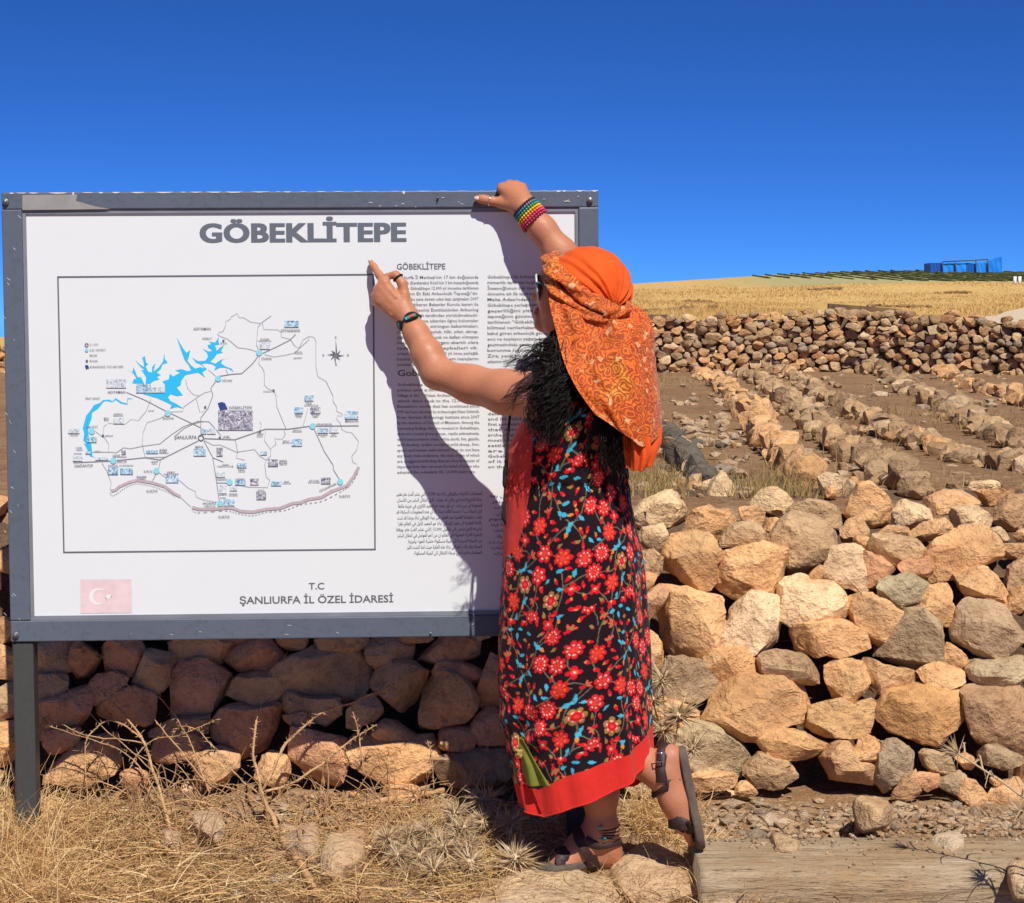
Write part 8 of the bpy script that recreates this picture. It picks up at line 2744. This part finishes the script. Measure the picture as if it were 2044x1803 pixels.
hooked(rp, [P(2085, 1640, 3.90), P(2030, 1583, 3.94), P(1960, 1535, 3.97), P(1905, 1500, 3.99)], 'pale hooked thistle stalk leaning in from the right edge', 11)
rp2 = np.array([1.30, 3.80, zgr(1.30, 3.80)])
hooked(rp2, [rp2 + np.array([-0.02, 0.03, 0.12]), rp2 + np.array([-0.06, 0.06, 0.24]), rp2 + np.array([-0.12, 0.08, 0.31])], 'thistle just past the right edge whose shadow lies on the timber sleeper', 12)

# ---- dry thorny stalks in front of the wall
M_STALK = flat_mat('dry_stalk', (0.47, 0.28, 0.135), 0.9, var=0.35, vscale=40, bmp=0.5, bscale=90)
def stalk_Y(py, near=4.38, far=4.63):
    return float(np.interp(py, [1300, 1450, 1700, 1800], [far, far - 0.03, near, near - 0.12]))
def stalks(label, branches, seed):
    rs = np.random.default_rng(seed)
    first = branches[0][0][0]
    base = P(first[0], first[1], stalk_Y(first[1]))
    root = empty('thorn_stalk', tuple(base))
    tag(root, label, 'dry plant', 'dry thorny stalks below the board')
    for pts, r0, r1, thorn in branches:
        w = [P(a, b, stalk_Y(b) + dY) for a, b, dY in [(q + (0,))[:3] for q in pts]]
        n_ = 8 * len(w)
        p = spline(w, n_)
        p = p + np.stack([fbm(p * 25 + s_, 2, seed) for s_ in (1, 5, 9)], 1) * 0.004
        mb = MB()
        mb.add(*tube_arrays(p, np.linspace(r0, r1, n_) * 0.68 * (1 + 0.25 * fbm(p * 120, 2, 3)), 7))
        for k in range(2, n_ - 1):
            for _ in range(thorn):
                spine(mb, p[k], rs.normal(size=3), rs.uniform(0.007, 0.022), 0.0016, rs.normal(0, 0.003, 3))
        mb.build('branch', M_STALK, root, smooth=True)
lz = lambda *a: to_disp(LZ, a)
mzz = lambda *a: to_disp(MZ, a)
stalks('tangled thorny stalk rising below the left half of the board', [
    (lz((1020, 1290), (965, 1050), (900, 850), (830, 650), (700, 490), (570, 355)), 0.0075, 0.0022, 2),
    (lz((1240, 960), (1100, 780), (960, 620), (850, 460), (740, 330), (620, 200), (490, 110)), 0.0036, 0.0010, 1),
    (lz((1230, 980), (1140, 740), (1070, 600), (950, 430), (820, 365)), 0.0032, 0.0012, 1),
    (lz((900, 850), (850, 690), (760, 600), (640, 555), (540, 620), (500, 720), (510, 900)), 0.0045, 0.0018, 1),
    (lz((830, 680), (520, 640), (350, 570), (200, 530)), 0.0030, 0.0012, 1),
    (lz((900, 850), (760, 720), (600, 590), (380, 340), (250, 190), (180, 120)), 0.0024, 0.0008, 0),
    (lz((960, 1040), (800, 800), (640, 700), (300, 590), (270, 560)), 0.0028, 0.0010, 1),
    (lz((700, 930), (860, 690), (1050, 640), (1240, 560), (1300, 540)), 0.0026, 0.0009, 1),
    (lz((960, 1050), (1120, 1020), (1260, 1060), (1500, 1180), (1640, 1240)), 0.0050, 0.0022, 1)], 21)
stalks('stout forked thorny stalk below the middle of the board', [
    (lz((1800, 1500), (1660, 1250), (1570, 1050), (1530, 950)), 0.0125, 0.0085, 2),
    (lz((1535, 960), (1490, 760), (1505, 555)), 0.0065, 0.0042, 3),
    (lz((1505, 560), (1560, 380), (1620, 260), (1690, 150)), 0.0026, 0.0008, 0),
    (lz((1545, 960), (1680, 690), (1790, 590)) + mzz((330, 570), (560, 480), (700, 430), (815, 378)), 0.0062, 0.0026, 3),
    (lz((1560, 970), (1720, 920), (1900, 800)) + mzz((390, 850), (530, 740), (690, 640)), 0.0058, 0.0024, 3),
    (mzz((610, 960), (580, 740), (550, 590), (520, 510)), 0.0030, 0.0016, 1),
    (lz((1560, 1010), (1420, 900), (1260, 720), (1170, 610), (1060, 590), (1010, 640)), 0.0034, 0.0012, 1),
    (lz((1570, 1060), (1380, 960), (1100, 900), (980, 960)), 0.0036, 0.0014, 1),
    (mzz((60, 400), (220, 280), (420, 180), (590, 180)), 0.0016, 0.0007, 0),
    (mzz((1060, 1060), (1050, 860), (1020, 740)), 0.0016, 0.0009, 2)], 22)
# fine dead brush standing in front of the wall foot (uncountable twigs)
rs = np.random.default_rng(404)
mb = MB()
for k in range(760):
    px, py = rs.uniform(70, 960), rs.uniform(1600, 1730)
    if rs.random() < 0.5:
        px = rs.choice([420, 680, 300, 830]) + rs.normal(0, 60)
    b = ground_at(px, py)
    L = rs.uniform(0.06, 0.30)
    a = rs.uniform(0, 2 * math.pi)
    el = rs.uniform(0.15, 1.25) if k < 400 else rs.uniform(0.0, 0.35)
    d = np.array([math.cos(a) * math.cos(el), math.sin(a) * math.cos(el) * 0.4, math.sin(el)])
    e = b + d * L + np.array([0, 0, -0.04 * L / 0.2])
    if e[1] > 4.66:
        e[1] = 4.66
    m = (b + e) / 2 + rs.normal(0, 0.022, 3) + np.array([0, 0, 0.02])
    p = spline([b, m, e], 10)
    mb.add(*tube_arrays(p, np.linspace(0.0016, 0.0006, 10) * rs.uniform(0.7, 1.5), 4, cap=False))
    for j in range(2, 10, 2):
        if rs.random() < 0.7:
            spine(mb, p[j], rs.normal(size=3), rs.uniform(0.006, 0.022), 0.0007, rs.normal(0, 0.003, 3))
tag(mb.build('dead_brush', M_STALK, smooth=False), 'fine dead twigs tangled in front of the wall below the board', 'brush', kind='stuff')
# thick fallen stems in the straw
for k, (pts, lab) in enumerate(((mzz((-60, 1290), (60, 1420), (190, 1600), (300, 1800)), 'thick fallen stem slanting through the straw below the board'),
                                (mzz((570, 1620), (640, 1500), (720, 1380), (840, 1250)), 'short thick stem in the straw beside the spiny thistles'),
                                (mzz((520, 1240), (760, 1180), (930, 1150), (1130, 1120)), 'crumbling stem lying along the foot of the wall'))):
    w = [ground_at(a, b) + np.array([0, 0, 0.022]) for a, b in pts]
    p = spline(w, 30)
    p = p + np.stack([fbm(p * 30 + s_, 2, k) for s_ in (1, 5, 9)], 1) * 0.004
    mb = MB()
    mb.add(*tube_arrays(p, 0.010 - 0.001 * k + 0.002 * fbm(p * 60, 2, 3), 8))
    tag(mb.build('fallen_stem', M_STALK), lab, 'stem', 'fallen stems in the straw')
for k, (a, b, r_, lab) in enumerate((((1500, 1606), (1588, 1632), 0.009, 'grey stick on the dirt behind the left end of the sleeper'), ((1715, 1800), (1812, 1762), 0.013, 'broken wood stick leaning on the front of the sleeper'), ((1746, 1612), (1800, 1616), 0.0035, 'thin white splinter on the dirt in front of the wall'))):
    pa, pb = ground_at(*a), ground_at(*b)
    p = spline([pa + np.array([0, 0, r_]), (pa + pb) / 2 + np.array([0, 0, r_ * 1.3]), pb + np.array([0, 0, r_])], 14)
    mb = MB()
    mb.add(*tube_arrays(p, r_ * (1 + 0.25 * fbm(p * 50, 2, 2)), 7, flat=0.6))
    tag(mb.build('stick', M_TIMBER if k < 2 else M_WHITE), lab, 'stick', 'sticks by the sleeper')
